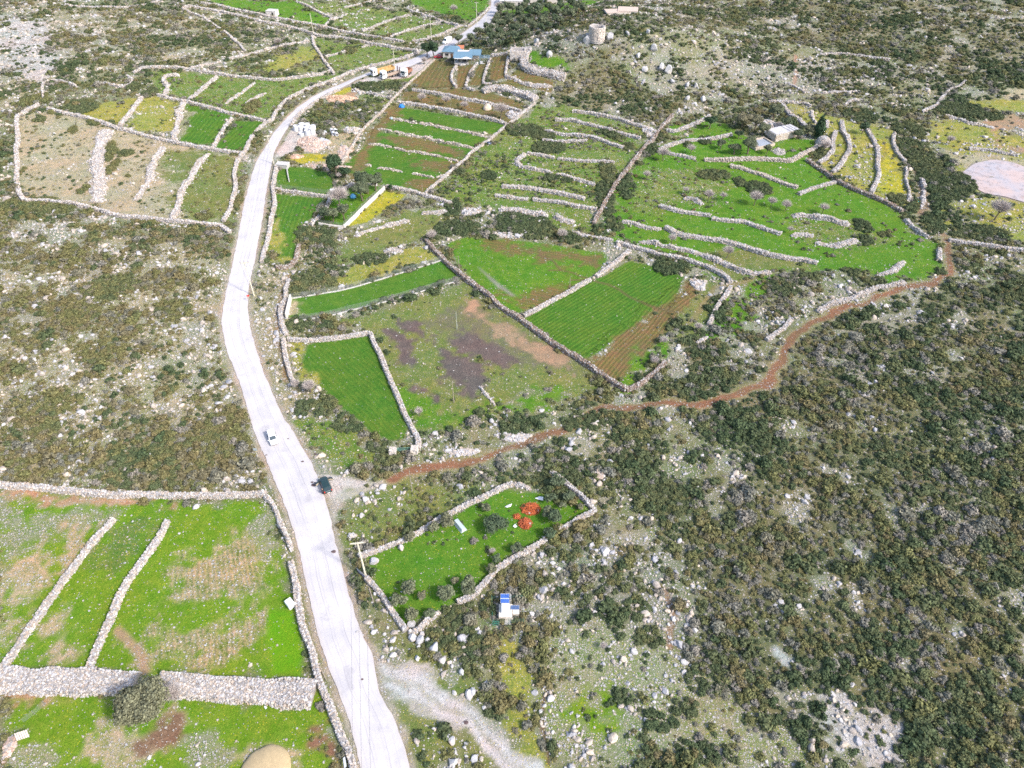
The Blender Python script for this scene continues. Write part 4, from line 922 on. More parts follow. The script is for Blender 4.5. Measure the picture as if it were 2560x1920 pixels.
1.0|1.1|d|Wall on the uphill side of the small grassy enclosure with the grey trough|J 820,1082 900,1052 1000,1022 1150,962 1280,892 1400,812 1500,762 1620,702 1740,642 1830,592 1885,580
1.0|1.1|d|Wall on the road side of the small grassy enclosure, below the concrete pole|J 870,1227 930,1292 990,1372 1050,1462 1110,1542 1150,1592
1.3|1.0|r|Tumbled corner wall at the lowest point of the small grassy enclosure|J 1160,1592 1230,1582 1310,1522 1385,1470
1.1|1.1|d|Wall on the lower right side of the small grassy enclosure, towards the solar pump hut|J 1500,1392 1580,1372 1680,1272 1760,1182 1830,1122 1930,1072 2050,1002 2110,962
1.0|1.0|d|Short wall at the far right corner of the small grassy enclosure|K 540,897 620,862 700,812 795,767
1.0|1.0|d|Wall closing the far end of the small grassy enclosure beyond the orange heaps|K 490,497 560,540 640,612 700,662 750,722 795,767
2.0|.6|r|Scatter of wall stones at the upper corner of the small grassy enclosure|K 225,585 300,598 345,625
"""
def stones(cx, cy, cz, sx, sy, sz, n, ang=None, jit=.26):
    # n deformed blocks: arrays of centres and half sizes -> vertices, quads
    base = np.array([[-1, -1, -1], [1, -1, -1], [1, 1, -1], [-1, 1, -1], [-1, -1, 1], [1, -1, 1], [1, 1, 1], [-1, 1, 1]], float)
    fq = np.array([[0, 3, 2, 1], [4, 5, 6, 7], [0, 1, 5, 4], [1, 2, 6, 5], [2, 3, 7, 6], [3, 0, 4, 7]])
    P = base[None] * (1 + RNG.uniform(-jit, jit, (n, 8, 3)))
    P[:, 4:, :2] *= RNG.uniform(.62, .92, (n, 1, 1))
    P *= np.stack([sx, sy, sz], 1)[:, None, :]
    a = RNG.uniform(0, 6.283, n) if ang is None else ang
    c, s = np.cos(a)[:, None], np.sin(a)[:, None]
    tl = RNG.uniform(-.3, .3, (n, 1)); z = P[..., 2] + tl * P[..., 0]
    x = P[..., 0] * c - P[..., 1] * s; y = P[..., 0] * s + P[..., 1] * c
    V = np.stack([x + cx[:, None], y + cy[:, None], z + cz[:, None]], -1).reshape(-1, 3)
    F = (fq[None] + 8 * np.arange(n)[:, None, None]).reshape(-1, 4)
    return V, F
STONE_COL = .96 * np.array([(.46, .44, .44), (.40, .385, .39), (.52, .50, .49), (.34, .33, .335), (.44, .385, .33), (.50, .43, .37), (.42, .34, .28)])
WARM_COL = .98 * np.array([(.44, .40, .36), (.40, .34, .29), (.50, .46, .42), (.46, .39, .32), (.42, .33, .27), (.36, .33, .31)])
BROWN_COL = 1.0 * np.array([(.40, .37, .35), (.24, .17, .13), (.28, .20, .155), (.19, .145, .115), (.44, .42, .41), (.33, .28, .25), (.14, .11, .08)])
def wall_obj(w, h, look, label, line):
    if 'strip' in label and 'crop' in label: w *= .62; h *= .7
    elif look == 'd': w = .62 * w + .22; h *= .86
    elif look == 'r' and w < 4: w *= .78; h *= .85
    pl = pts(line, .4 * h)
    d = np.r_[0, np.cumsum(np.linalg.norm(np.diff(pl, axis=0), axis=1))]; L = d[-1]
    n0 = max(4, int(L / 1.0)); t = np.linspace(0, L, n0)
    c = np.stack([np.interp(t, d, pl[:, 0]), np.interp(t, d, pl[:, 1])], 1)
    if n0 > 6:
        for _ in range(2): c[1:-1] = .25 * c[:-2] + .5 * c[1:-1] + .25 * c[2:]
    tg = np.gradient(c, axis=0); tg /= np.linalg.norm(tg, axis=1)[:, None]; nm = np.stack([-tg[:, 1], tg[:, 0]], 1)
    sd = abs(hash(label)) % 977 if False else int(sum(map(ord, label))) % 977
    rag = .45 if look == 'r' else (.16 if look == 't' else .14)
    ww = w * (1 + rag * 2 * (vnoise(t, t * 0, 3.0, sd) - .5)); hh = h * (1 + (.7 if look == 'r' else .22) * 2 * (vnoise(t, t * 0 + 9, 2.4, sd + 1) - .5))
    if look != 't':
        wob = (vnoise(t, t * 0 + 5, 5.0, sd + 2) - .5) * (.9 if look == 'r' else .3); c = c + nm * wob[:, None]
    if look == 'r':
        taper = np.minimum(1, np.minimum(t, L - t) / 1.5 + .35); hh *= taper; ww *= .5 + .5 * taper
    topk = .45 if look == 'r' else (.86 if look == 't' else .68)
    gz_ = H(c[:, 0], c[:, 1])
    # inner bank: a closed trapezoid strip
    rings = []
    for s_, zz in ((-.5, -.15), (-.5 * topk, 1), (.5 * topk, 1), (.5, -.15)):
        p = c + nm * (ww * s_ * .9)[:, None]
        rings.append(np.c_[p, gz_ + (hh * .86 if zz == 1 else np.full(n0, -.15))])
    R = np.stack(rings, 1)
    Vc = R.reshape(-1, 3); k = np.arange(n0 - 1)[:, None] * 4
    Fc = np.concatenate([np.concatenate([k + j, k + 4 + j, k + 4 + (j + 1) % 4, k + (j + 1) % 4], 1) for j in range(4)] + [np.array([[0, 1, 2, 3], [4 * n0 - 1, 4 * n0 - 2, 4 * n0 - 3, 4 * n0 - 4]])])
    dist = float(to_px(np.array([[*c[n0 // 2], 0]]))[2][0])
    size = min(max(.27, dist * .00150), .48)
    area = L * (w * topk + 2 * math.hypot(h, w * (1 - topk) / 2) * .8)
    n = int(min(9000, area / (size * size) * (1.25 if look != 't' else 1.4))) + 6
    tt = RNG.uniform(0, L, n); q = RNG.uniform(0, 1, n)
    per = np.array([h, w * topk, h]); per = per / per.sum()
    cx = np.interp(tt, t, c[:, 0]); cy = np.interp(tt, t, c[:, 1]); nx_ = np.interp(tt, t, nm[:, 0]); ny_ = np.interp(tt, t, nm[:, 1])
    wv = np.interp(tt, t, ww); hv = np.interp(tt, t, hh)
    side = np.where(q < per[0], -1, np.where(q > 1 - per[2], 1, 0))
    f = RNG.uniform(0, 1, n)
    off = np.where(side == 0, (f - .5) * wv * topk, side * wv * .5 * (1 - (1 - topk) * f))
    zz = np.where(side == 0, hv * .92, hv * f)
    if look in 'rt':
        if look == 'r':
            sp = RNG.random(n) < .12; off = np.where(sp, off + side * RNG.exponential(.5, n) + RNG.normal(0, .4, n), off); zz = np.where(sp, .08, zz)
    sz = size * RNG.uniform(.34, .74, n) * (1.0 if look != 'r' else RNG.uniform(.8, 1.25, n))
    px_, py_ = cx + nx_ * off, cy + ny_ * off
    gzz = H(px_, py_)
    V, F = stones(px_, py_, gzz + zz, sz, sz * RNG.uniform(.55, .95, n), sz * RNG.uniform(.32, .6, n), n)
    pal = BROWN_COL if look == 'b' else (WARM_COL if label.find('pinkish') >= 0 or label.find('strip ') >= 0 else STONE_COL)
    ci = RNG.integers(0, len(pal), n); col = pal[ci] * RNG.uniform(.72, 1.18, (n, 1))
    if look != 'b': col = col * (1.0 + .12 * RNG.normal(0, 1, (n, 1))).clip(.7, 1.25)
    cv = np.c_[np.repeat(col, 8, 0), np.ones(8 * n)]
    cc = np.tile(np.array([*(pal.mean(0) * .72), 1]), (len(Vc), 1))
    V = np.vstack([Vc, V]); F = np.vstack([Fc, F + len(Vc)]); cv = np.vstack([cc, cv])
    o = c.mean(0); V[:, 0] -= o[0]; V[:, 1] -= o[1]
    ob = np_obj("stone_wall", V, F, M_STONE, dict(col=('FLOAT_COLOR', cv)))
    ob.location = (o[0], o[1], 0)
    prop(ob, label, "stone wall", "dry stone walls of the fields", "thing")
    block(c, w * .5 + .25)
    return n
WALL_LINES = []
_tot = 0
for line in WALLS.strip().splitlines():
    a = line.split('|')
    _tot += wall_obj(float(a[0]), float(a[1]), a[2], a[3], a[4])
print("walls", len(WALLS.strip().splitlines()), "stones", _tot)

# ------------------------------------------------------------------ leaves, shrubs and rocks
IC1V, IC1F = icos(1); IC2V, IC2F = icos(2)
def lobes_dome(rng, n, spread=.55, zr=(.15, .6), rr=(.30, .52)):
    L = []
    for i in range(n):
        a = rng.uniform(0, 6.283); d = math.sqrt(rng.uniform(0, 1)) * spread
        L.append((d * math.cos(a), d * math.sin(a), rng.uniform(*zr) * (1 - .5 * d), rng.uniform(*rr)))
    return L
def leafy(rng, lobes, ncard, size, up=.0, core=.80, core_lv=.62, flat=1.0):
    """a crown of many small leaf clumps standing on several lobes, with a closed core so it is not hollow"""
    L = np.array(lobes); w = L[:, 3] ** 2; w /= w.sum()
    k = rng.choice(len(L), ncard, p=w)
    dr = rng.normal(0, 1, (ncard, 3)); dr[:, 2] = np.abs(dr[:, 2]) * 1.0 - up * 0 - .25 * rng.random(ncard)
    dr /= np.linalg.norm(dr, axis=1)[:, None]
    r = L[k, 3] * rng.uniform(.86, 1.14, ncard)
    c = L[k, :3] + dr * r[:, None] * np.array([1, 1, flat])
    nrm = dr + rng.normal(0, .55, (ncard, 3)); nrm /= np.linalg.norm(nrm, axis=1)[:, None]
    t1 = np.cross(nrm, rng.normal(0, 1, (ncard, 3))); t1 /= np.linalg.norm(t1, axis=1)[:, None]; t2 = np.cross(nrm, t1)
    s = size * rng.uniform(.6, 1.35, ncard)[:, None]
    V = np.stack([c - t1 * s, c - t2 * s * .7 + nrm * s * .25, c + t1 * s, c + t2 * s * .7 + nrm * s * .25], 1).reshape(-1, 3)
    F = np.arange(ncard * 4).reshape(-1, 4)
    lv = np.repeat(rng.uniform(.60, 1.45, ncard), 4)
    CV, CF, cl = [], [], []
    for (x, y, z, q) in lobes:
        P = IC1V * (q * core) * (1 + rng.uniform(-.12, .12, (len(IC1V), 1)))
        P[:, 2] = P[:, 2] * flat
        P = P + np.array([x, y, z]); CF.append(np.c_[IC1F, IC1F[:, 2]] + len(V) + sum(map(len, CV))); CV.append(P)
    V = np.vstack([V] + CV); lv = np.r_[lv, np.full(len(V) - len(lv), core_lv + .2)]
    return V, F, CF, lv
def leaf_mesh(name, mat, *a, **k):
    V, F, CF, lv = leafy(*a, **k)
    me = bpy.data.meshes.new(name)
    tri = np.vstack(CF)[:, :3]
    nq, ntr = len(F), len(tri)
    me.vertices.add(len(V)); me.vertices.foreach_set("co", np.ascontiguousarray(V, np.float32).ravel())
    me.loops.add(nq * 4 + ntr * 3); me.loops.foreach_set("vertex_index", np.r_[F.ravel(), tri.ravel()].astype(np.int32))
    me.polygons.add(nq + ntr); me.polygons.foreach_set("loop_start", np.r_[np.arange(0, nq * 4, 4), nq * 4 + np.arange(0, ntr * 3, 3)].astype(np.int32))
    me.update(calc_edges=True)
    at_ = me.attributes.new("lv", 'FLOAT', 'POINT'); at_.data.foreach_set("value", np.ascontiguousarray(lv, np.float32))
    me.materials.append(mat)
    return me
_r = np.random.default_rng(5)
SHRUBS = [leaf_mesh("shrub", M_SHRUB, _r, lobes_dome(_r, 5 + (i % 4) * 2), 230, .135) for i in range(7)]
def rock_mesh(rng):
    V = IC2V.copy()
    for _ in range(9):                                # cut with random planes so it has facets
        nrm = rng.normal(0, 1, 3); nrm /= np.linalg.norm(nrm); dd = rng.uniform(.50, .85)
        ex = V @ nrm - dd; V = V - np.outer(np.maximum(ex, 0), nrm)
    V = V * np.array([1, rng.uniform(.6, .9), rng.uniform(.45, .75)])
    g = 1 + rng.uniform(-.25, .15, len(V)); c = np.array([.40, .40, .415]) if rng.random() < .7 else np.array([.42, .375, .33])
    col = np.c_[c[None] * g[:, None], np.ones(len(V))]
    return np_mesh("rock", V, IC2F, M_ROCK, dict(col=('FLOAT_COLOR', col)))
def rock_material():
    m = stone_mat("weathered_limestone"); nt = m.node_tree
    bs = nt.nodes["Principled BSDF"]; src = bs.inputs["Base Color"].links[0].from_socket
    t = _n(nt, "ShaderNodeAttribute", attribute_type='INSTANCER', attribute_name='tint').outputs["Fac"]
    nt.links.new(_mix(nt, 1.0, src, _mix(nt, t, (.72, .72, .75), (1.2, 1.14, 1.06)), 'MULTIPLY'), bs.inputs["Base Color"])
    return m
M_ROCK = rock_material()
ROCKS = [rock_mesh(_r) for i in range(7)]

def scatter(name, meshes, P, rot, scl, tint, var, label=None):
    """one mass of copies too many to count: points carrying instances"""
    me = bpy.data.meshes.new(name); me.vertices.add(len(P)); me.vertices.foreach_set("co", np.ascontiguousarray(P, np.float32).ravel())
    for nm, typ, arr in (("rot", 'FLOAT_VECTOR', rot), ("scl", 'FLOAT_VECTOR', scl), ("tint", 'FLOAT', tint), ("var", 'INT', var)):
        a = me.attributes.new(nm, typ, 'POINT'); arr = np.ascontiguousarray(arr, np.int32 if typ == 'INT' else np.float32)
        a.data.foreach_set("vector" if typ == 'FLOAT_VECTOR' else "value", arr.ravel())
    o = link(bpy.data.objects.new(name, me))
    ng = bpy.data.node_groups.new(name, 'GeometryNodeTree')
    ng.interface.new_socket("Geometry", in_out='INPUT', socket_type='NodeSocketGeometry'); ng.interface.new_socket("Geometry", in_out='OUTPUT', socket_type='NodeSocketGeometry')
    gi = ng.nodes.new("NodeGroupInput"); go = ng.nodes.new("NodeGroupOutput"); jn = ng.nodes.new("GeometryNodeJoinGeometry")
    def attr(nm, typ):
        n = ng.nodes.new("GeometryNodeInputNamedAttribute"); n.data_type = typ; n.inputs["Name"].default_value = nm; return n.outputs[0]
    ra, sa, va = attr("rot", 'FLOAT_VECTOR'), attr("scl", 'FLOAT_VECTOR'), attr("var", 'INT')
    m2p = ng.nodes.new("GeometryNodeMeshToPoints"); ng.links.new(gi.outputs[0], m2p.inputs[0])
    for k, mm in enumerate(meshes):
        src = bpy.data.objects.new(mm.name + "_form", mm)
        oi = ng.nodes.new("GeometryNodeObjectInfo"); oi.inputs[0].default_value = src
        cmp_ = ng.nodes.new("FunctionNodeCompare"); cmp_.data_type = 'INT'; cmp_.operation = 'EQUAL'
        ng.links.new(va, cmp_.inputs[2]); cmp_.inputs[3].default_value = k
        ip = ng.nodes.new("GeometryNodeInstanceOnPoints")
        ng.links.new(m2p.outputs[0], ip.inputs["Points"]); ng.links.new(cmp_.outputs[0], ip.inputs["Selection"]); ng.links.new(oi.outputs["Geometry"], ip.inputs["Instance"])
        e2r = ng.nodes.new("FunctionNodeEulerToRotation"); ng.links.new(ra, e2r.inputs[0])
        ng.links.new(e2r.outputs[0], ip.inputs["Rotation"]); ng.links.new(sa, ip.inputs["Scale"])
        ng.links.new(ip.outputs[0], jn.inputs[0])
    ng.links.new(jn.outputs[0], go.inputs[0])
    md = o.modifiers.new("spread", 'NODES'); md.node_group = ng
    return prop(o, label=label, kind='stuff')

# sites: a jittered grid over the land the picture takes in and a margin round it
def sites(step, ymin=26, ymax=470):
    ys = []; xs = []
    y = ymin
    while y < ymax:
        st = step * (1 + .9 * max(0, (y - 190)) / 260)
        half = (y * CP + CAM_H * SP) * 1280 / FPX * 1.10 + 8
        x = np.arange(-half, half, st); xs.append(x); ys.append(np.full(len(x), y)); y += st
    x = np.concatenate(xs); y = np.concatenate(ys)
    k = 1 + .9 * np.maximum(0, y - 190) / 260
    return x + RNG.uniform(-.5, .5, len(x)) * step * k, y + RNG.uniform(-.5, .5, len(x)) * step * k, k
SPREAD = []                                           # (x, y, radius, tint) for shrubs
sx, sy, sk = sites(1.02)
_, _, _, dsh, drk, _ = cover(sx, sy, False)
bl = blocked(sx, sy)
big = fbm(sx, sy, 9, 71, 3); fine = vnoise(sx, sy, 3.2, 75)
hid = (big - .5) * 1.9 + (fine - .5) * .6
pr = np.clip(dsh + (hid) * np.where(dsh > .2, 1.0, .25) * np.minimum(1, 4 * (1 - dsh) + .35), 0, 1) * np.where(dsh < .012, 0, 1)
take = (RNG.random(len(sx)) < pr) & ~bl
X, Y, K, D, HB = sx[take], sy[take], sk[take], dsh[take], hid[take]
R_ = RNG.lognormal(-.20, .38, len(X)) * np.where(D > .3, .95 + .5 * np.clip(HB, -.3, .8), .62) * (1 + .28 * (K - 1))
R_ = np.clip(R_, .32, 2.3)
pxx, pyy, _dd = to_px(np.c_[X, Y, np.zeros(len(X))])
# kinds grow in drifts: dark mastic, olive brown thorn, grey spurge
dr1 = fbm(X, Y, 16, 81, 3); T_ = np.clip(.32 + (dr1 - .5) * 1.5 + RNG.normal(0, .20, len(X)), 0, .80)
grey = RNG.random(len(X)) < .10 + .25 * (fbm(X, Y, 11, 87, 2) > .60); T_ = np.where(grey, RNG.uniform(.80, .95, len(X)), T_)
left = sig((-X - 62) / 10) * sig((230 - Y) / 20); T_ = np.where(RNG.random(len(X)) < left * .55, RNG.uniform(.5, .78, len(X)), T_)
SH = np.c_[X, Y, R_, T_]
# hedges and thickets that stand out: centre, half extents in photo pixels, how dense
CLUMPS = """
F 530,220 130,75|F 610,300 60,60|F 500,560 165,85|F 410,860 90,55|F 600,860 80,35|F 1500,195 150,55|F 900,410 120,40|F 1470,60 60,60|F 590,1430 90,70|F 720,1540 90,60|F 430,1440 60,70|J 970,330 90,45|J 780,190 60,40
G 220,160 110,75|G 380,200 150,70|G 620,260 90,45|G 930,170 60,45|G 830,210 50,40|G 1380,400 50,35|G 1330,460 120,60|G 1230,390 40,30|C 1610,1210 110,35|C 1800,1260 40,30|C 1920,1300 90,45|C 1560,975 40,25|C 1415,985 30,25|C 870,1380 60,120|C 1010,1290 60,90|C 880,1180 50,80|C 1170,1030 60,40|C 1240,940 40,40|C 1020,1015 40,25|C 500,1220 50,25|C 620,1240 50,25|C 870,910 60,25|C 950,940 60,25|C 300,900 110,40|C 440,930 90,35|C 480,1020 110,40|C 60,1210 50,30|C 300,1530 170,70
D 1080,800 110,45|D 790,1060 70,40|D 1450,1040 110,80|D 1560,1150 130,70|D 1650,1280 150,110|D 1420,900 110,50|D 1390,1400 110,60|D 1590,1540 60,60|D 1900,1600 150,50|D 1780,760 160,45|D 1960,800 90,35|D 1790,1250 60,60|H 1100,180 60,45|H 1100,280 55,35|H 1250,240 40,20|H 550,610 110,60|H 700,540 110,45|H 1020,500 60,25|H 1580,180 60,50|H 1900,230 200,40
K 700,160 130,60|K 860,120 130,50|K 1250,680 190,140|K 450,550 90,60|K 560,650 70,70|K 90,860 0,0|O 60,560 60,50|N 1480,760 150,110|N 1620,830 110,110|N 1450,620 90,70|N 1330,760 50,40|N 1560,560 60,50|N 1780,1270 70,50|O 1170,760 90,80|O 1080,560 110,80|O 1250,1330 110,90|O 1420,1240 90,80|O 1560,1040 150,110|O 1480,1560 190,100|O 960,1180 90,60
A 280,825 30,18|A 750,1020 40,30|A 755,1080 30,50|A 760,1170 30,70|A 380,770 30,15|A 650,850 50,15|A 740,860 50,15|A 160,1180 20,25|A 500,890 20,20|A 515,905 20,20|A 870,1060 50,22|A 580,1310 30,30|A 560,740 110,40|A 250,690 90,35|A 1640,1390 30,70|A 1570,1560 30,25|A 1420,1500 50,30|A 1640,1060 30,20|A 1740,740 50,40|A 950,590 50,40|A 1040,640 40,30
E 760,600 170,90|E 1200,760 130,70|E 1600,1560 130,90|I 1550,180 150,110|I 1550,330 180,70|I 900,430 200,110|I 330,190 120,70|I 1000,560 250,60|I 1300,600 110,30|I 1180,330 130,60|E 220,30 200,50|E 400,60 120,40|E 680,1050 170,80|E 380,1400 200,70|E 560,780 130,90
B 800,280 40,20|B 930,600 90,30|B 1060,590 60,25|B 760,350 40,20|B 1700,370 30,20|C 350,480 40,22|C 200,640 30,15|B 1860,640 40,20
"""
add = []
for tok in CLUMPS.replace('\n', '|').strip('|').split('|'):
    if not tok.strip(): continue
    f, cxy, ext = tok.split()
    (cx, cy) = [float(v) for v in cxy.split(',')]; (ex, ey) = [float(v) for v in ext.split(',')]
    if ex == 0: continue
    c = at(f"{f} {cx},{cy}"); p = ppm(*c)
    hw = ex / S / p; vv = (FR[f][1] + cy / S - 960) / FPX; hd = ey / S / p / max(.25, SP + vv * CP) 
    n = int(hw * hd * 3.14 / .85) + 3
    tn = random.uniform(.0, .35)
    if f in 'AEI': tn = random.uniform(.25, .55)
    for _ in range(n):
        a = random.uniform(0, 6.283); q = math.sqrt(random.random())
        add.append((c[0] + math.cos(a) * q * hw, c[1] + math.sin(a) * q * hd, min(1.7, random.uniform(.7, 1.25) * (.75 + .0018 * c[1])) * (min(1, max(.5, hw / 1.6))), min(.8, max(0, tn + random.gauss(0, .09)))))
add = np.array(add)
add = add[~blocked(add[:, 0], add[:, 1])]
SH = np.vstack([SH, add])
print("shrubs", len(SH))
def shrub_look(n):
    return RNG.integers(0, len(SHRUBS), n), RNG.uniform(0, 6.283, n), RNG.uniform(.62, .98, n)
sv, sr, sh = shrub_look(len(SH))
zS = H(SH[:, 0], SH[:, 1])
px_, py_, dep = to_px(np.c_[SH[:, :2], zS])
inside = (px_ > 0) & (px_ < 2560) & (py_ > 0) & (py_ < 1920)
order = np.argsort(-np.where(inside, SH[:, 2] / dep, -1))
solo = order[:300]; rest = np.setdiff1d(np.arange(len(SH)), solo)
scatter("scrub", SHRUBS, np.c_[SH[rest, :2], zS[rest] - .10 * SH[rest, 2]], np.c_[0 * rest, 0 * rest, sr[rest]], np.c_[SH[rest, 2], SH[rest, 2], SH[rest, 2] * sh[rest]], SH[rest, 3], sv[rest])
def shrub_zone(px, py, t):
    tone = "dark green" if t < .34 else ("olive green" if t < .62 else ("brownish olive" if t < .8 else "pale grey"))
    if px < 900 and py < 1180: z = "scrub left of the road"
    elif py < 560: z = "scrub and hedges beyond the green fields"
    elif px < 1250: z = "scrub between the road and the red track"
    elif py < 1100: z = "scrub beside the red earth track"
    elif px < 1720: z = "scrub around the solar pump hut"
    else: z = "dense scrub slope in the right foreground"
    return f"Large rounded {tone} shrub in the {z}", f"{tone} shrubs in the {z}"
for i in solo:
    o = link(bpy.data.objects.new("shrub", SHRUBS[sv[i]]))
    o.location = (SH[i, 0], SH[i, 1], zS[i] - .10 * SH[i, 2]); o.rotation_euler = (0, 0, sr[i]); o.scale = (SH[i, 2], SH[i, 2], SH[i, 2] * sh[i])
    o["tint"] = float(SH[i, 3])
    lb, gp = shrub_zone(px_[i], py_[i], SH[i, 3])
    prop(o, lb, "shrub", gp)

# rocks breaking through between the shrubs, gathered in outcrops
kx, ky, kk_ = sites(1.2)
_, _, _, dsh2, drk2, _ = cover(kx, ky, False)
hid2 = (fbm(kx, ky, 9, 71, 3) - .5) * 1.9 + (vnoise(kx, ky, 3.2, 75) - .5) * .6
pk = np.clip(drk2 * 1.0 - hid2 * np.where(drk2 > .2, .9, .2) + (fbm(kx, ky, 5, 99, 2) - .5) * 1.2 * np.where(drk2 > .2, 1, .3) - .24, 0, 1) * np.where(drk2 < .015, 0, 1)
tk = (RNG.random(len(kx)) < pk) & ~blocked(kx, ky)
RX, RY, RK, RD = kx[tk], ky[tk], kk_[tk], drk2[tk]
RS = RNG.lognormal(-1.15, .52, len(RX)) * (1 + .55 * (RK - 1)) * np.where(RD > .3, 1.1, .75)
RS = np.clip(RS, .13, 1.15)
RT = RNG.uniform(.1, 1, len(RX))
# small companions round every rock
m_ = 3
CX = np.repeat(RX, m_) + RNG.normal(0, .75, len(RX) * m_); CY = np.repeat(RY, m_) + RNG.normal(0, .75, len(RX) * m_)
CS = np.repeat(RS, m_) * RNG.uniform(.25, .6, len(CX))
okc = ~blocked(CX, CY)
RX = np.r_[RX, CX[okc]]; RY = np.r_[RY, CY[okc]]; RS = np.r_[RS, CS[okc]]; RT = np.r_[RT, RNG.uniform(0, 1, okc.sum())]
print("rocks", len(RX))
zR = H(RX, RY)
rv = RNG.integers(0, len(ROCKS), len(RX)); rr = np.c_[RNG.normal(0, .25, len(RX)), RNG.normal(0, .25, len(RX)), RNG.uniform(0, 6.283, len(RX))]
px_, py_, dep = to_px(np.c_[RX, RY, zR])
ins = (px_ > 0) & (px_ < 2560) & (py_ > 0) & (py_ < 1920)
order = np.argsort(-np.where(ins, RS / dep, -1)); solo = order[:290]; rest = np.setdiff1d(np.arange(len(RX)), solo)
scatter("loose_rocks", ROCKS, np.c_[RX[rest], RY[rest], zR[rest] + .12 * RS[rest]], rr[rest], np.repeat(RS[rest, None], 3, 1), RT[rest], rv[rest])
def rock_zone(px, py):
    if px < 900 and py < 1250: return "scrub left of the road"
    if py < 560: return "hill and slopes beyond the fields"
    if px < 1000: return "strip along the road"
    if py < 1150: return "scrub beside the red earth track"
    if px < 1720: return "stony ground around the solar pump hut"
    return "scrub slope in the right foreground"
for i in solo:
    o = link(bpy.data.objects.new("rock", ROCKS[rv[i]]))
    o.location = (RX[i], RY[i], zR[i] + .12 * RS[i]); o.rotation_euler = rr[i]; o.scale = (RS[i],) * 3; o["tint"] = float(RT[i])
    z = rock_zone(px_[i], py_[i])
    prop(o, f"Large pale limestone rock breaking through the {z}", "rock", f"limestone rocks in the {z}")

# ------------------------------------------------------------------ trees
def trunk_mb(mb, rng, h, r, spread, n=4):
    top = Vector((rng.uniform(-.1, .1) * h, rng.uniform(-.1, .1) * h, h * .5))
    mb.tube((0, 0, -.2), top * .5, r, r * .8, 8); mb.tube(top * .5, top, r * .8, r * .6, 8)
    ends = []
    for i in range(n):
        a = 6.283 * i / n + rng.uniform(-.5, .5)
        e = top + Vector((math.cos(a) * spread * .55, math.sin(a) * spread * .55, h * rng.uniform(.22, .42)))
        m = (top + e) / 2 + Vector((0, 0, .08 * h))
        mb.tube(top, m, r * .55, r * .36, 6); mb.tube(m, e, r * .36, r * .15, 6); ends.append(e)
    return top, ends
def leafy_tree(txt, rpx, label, tint, kind="olive_tree", cat="olive tree", group=None, hk=1.25, cards=None, nl=11, seed=None, dense=1.0, xy=None):
    x, y = at(txt) if xy is None else xy
    p = ppm(x, y); R = rpx / S / p if xy is None else rpx
    rng = np.random.default_rng(int(abs(x * 31 + y * 17)) if seed is None else seed)
    root = empty(kind, x, y, rng.uniform(0, 6.28), label, cat, group)
    h = R * 2 * hk
    mb = MB(); trunk_mb(mb, rng, h * .72, max(.06, R * .10), R); mb.build("trunk", M_BARK, root)
    lob = []
    for i in range(nl):
        a = rng.uniform(0, 6.283); d = math.sqrt(rng.uniform(0, 1)) * .68; z = rng.uniform(-.35, .5) * (1 - d * .55)
        lob.append((d * math.cos(a), d * math.sin(a), z, rng.uniform(.26, .46)))
    lob.append((0, 0, 0, .5))
    n = cards or int(np.clip(620 * (R / 1.4) ** 2, 420, 4200))
    me = leaf_mesh("crown", M_OLIVE, rng, lob, n, float(np.clip(.20 / R, .035, .16)), 0, .78 * dense)
    c = link(bpy.data.objects.new("crown", me), root)
    c.location = (0, 0, h - R * hk * .80); c.scale = (R, R, R * hk * .86); c["tint"] = tint
    return root
def bare_tree(txt, rpx, label, group=None, hk=1.0, dark=0.0, kind="bare_tree", cat="bare tree", ntw=None):
    x, y = at(txt); p = ppm(x, y); R = rpx / S / p
    rng = np.random.default_rng(int(abs(x * 13 + y * 7)))
    root = empty(kind, x, y, 0, label, cat, group)
    h = R * 2 * hk
    mb = MB(); top, ends = trunk_mb(mb, rng, h * .7, max(.07, R * .07), R, 6); mb.build("trunk", M_BARK, root)
    n = ntw or int(np.clip(420 * (R / 1.6) ** 1.2, 260, 1500))
    k = rng.integers(0, len(ends), n); f = rng.uniform(.2, 1, n)[:, None]
    E = np.array([e[:] for e in ends]); T = np.array(top[:])
    a = T * (1 - f) + E[k] * f
    d = rng.normal(0, 1, (n, 3)); d[:, 2] = np.abs(d[:, 2]) * .8 - .15; d /= np.linalg.norm(d, axis=1)[:, None]
    C = np.array([0, 0, h * .60]); b = C + d * np.array([R, R, h * .42]) * rng.uniform(.6, 1.05, n)[:, None]
    a = a * .5 + (C + (b - C) * .35) * .5
    ax = b - a; ax /= np.linalg.norm(ax, axis=1)[:, None] + 1e-9
    u = np.cross(ax, rng.normal(0, 1, (n, 3))); u /= np.linalg.norm(u, axis=1)[:, None]; v = np.cross(ax, u)
    w = np.clip(.014 * R + .010, .014, .05)
    V = np.stack([a + u * w, a - .5 * u * w + .87 * v * w, a - .5 * u * w - .87 * v * w, b], 1).reshape(-1, 3)
    F = (np.array([[0, 1, 3], [1, 2, 3], [2, 0, 3]])[None] + 4 * np.arange(n)[:, None, None]).reshape(-1, 3)
    np_obj("crown", V, F, M_TWIG, None, False, root)
    return root
G_BARE = "bare winter trees on the green slope"
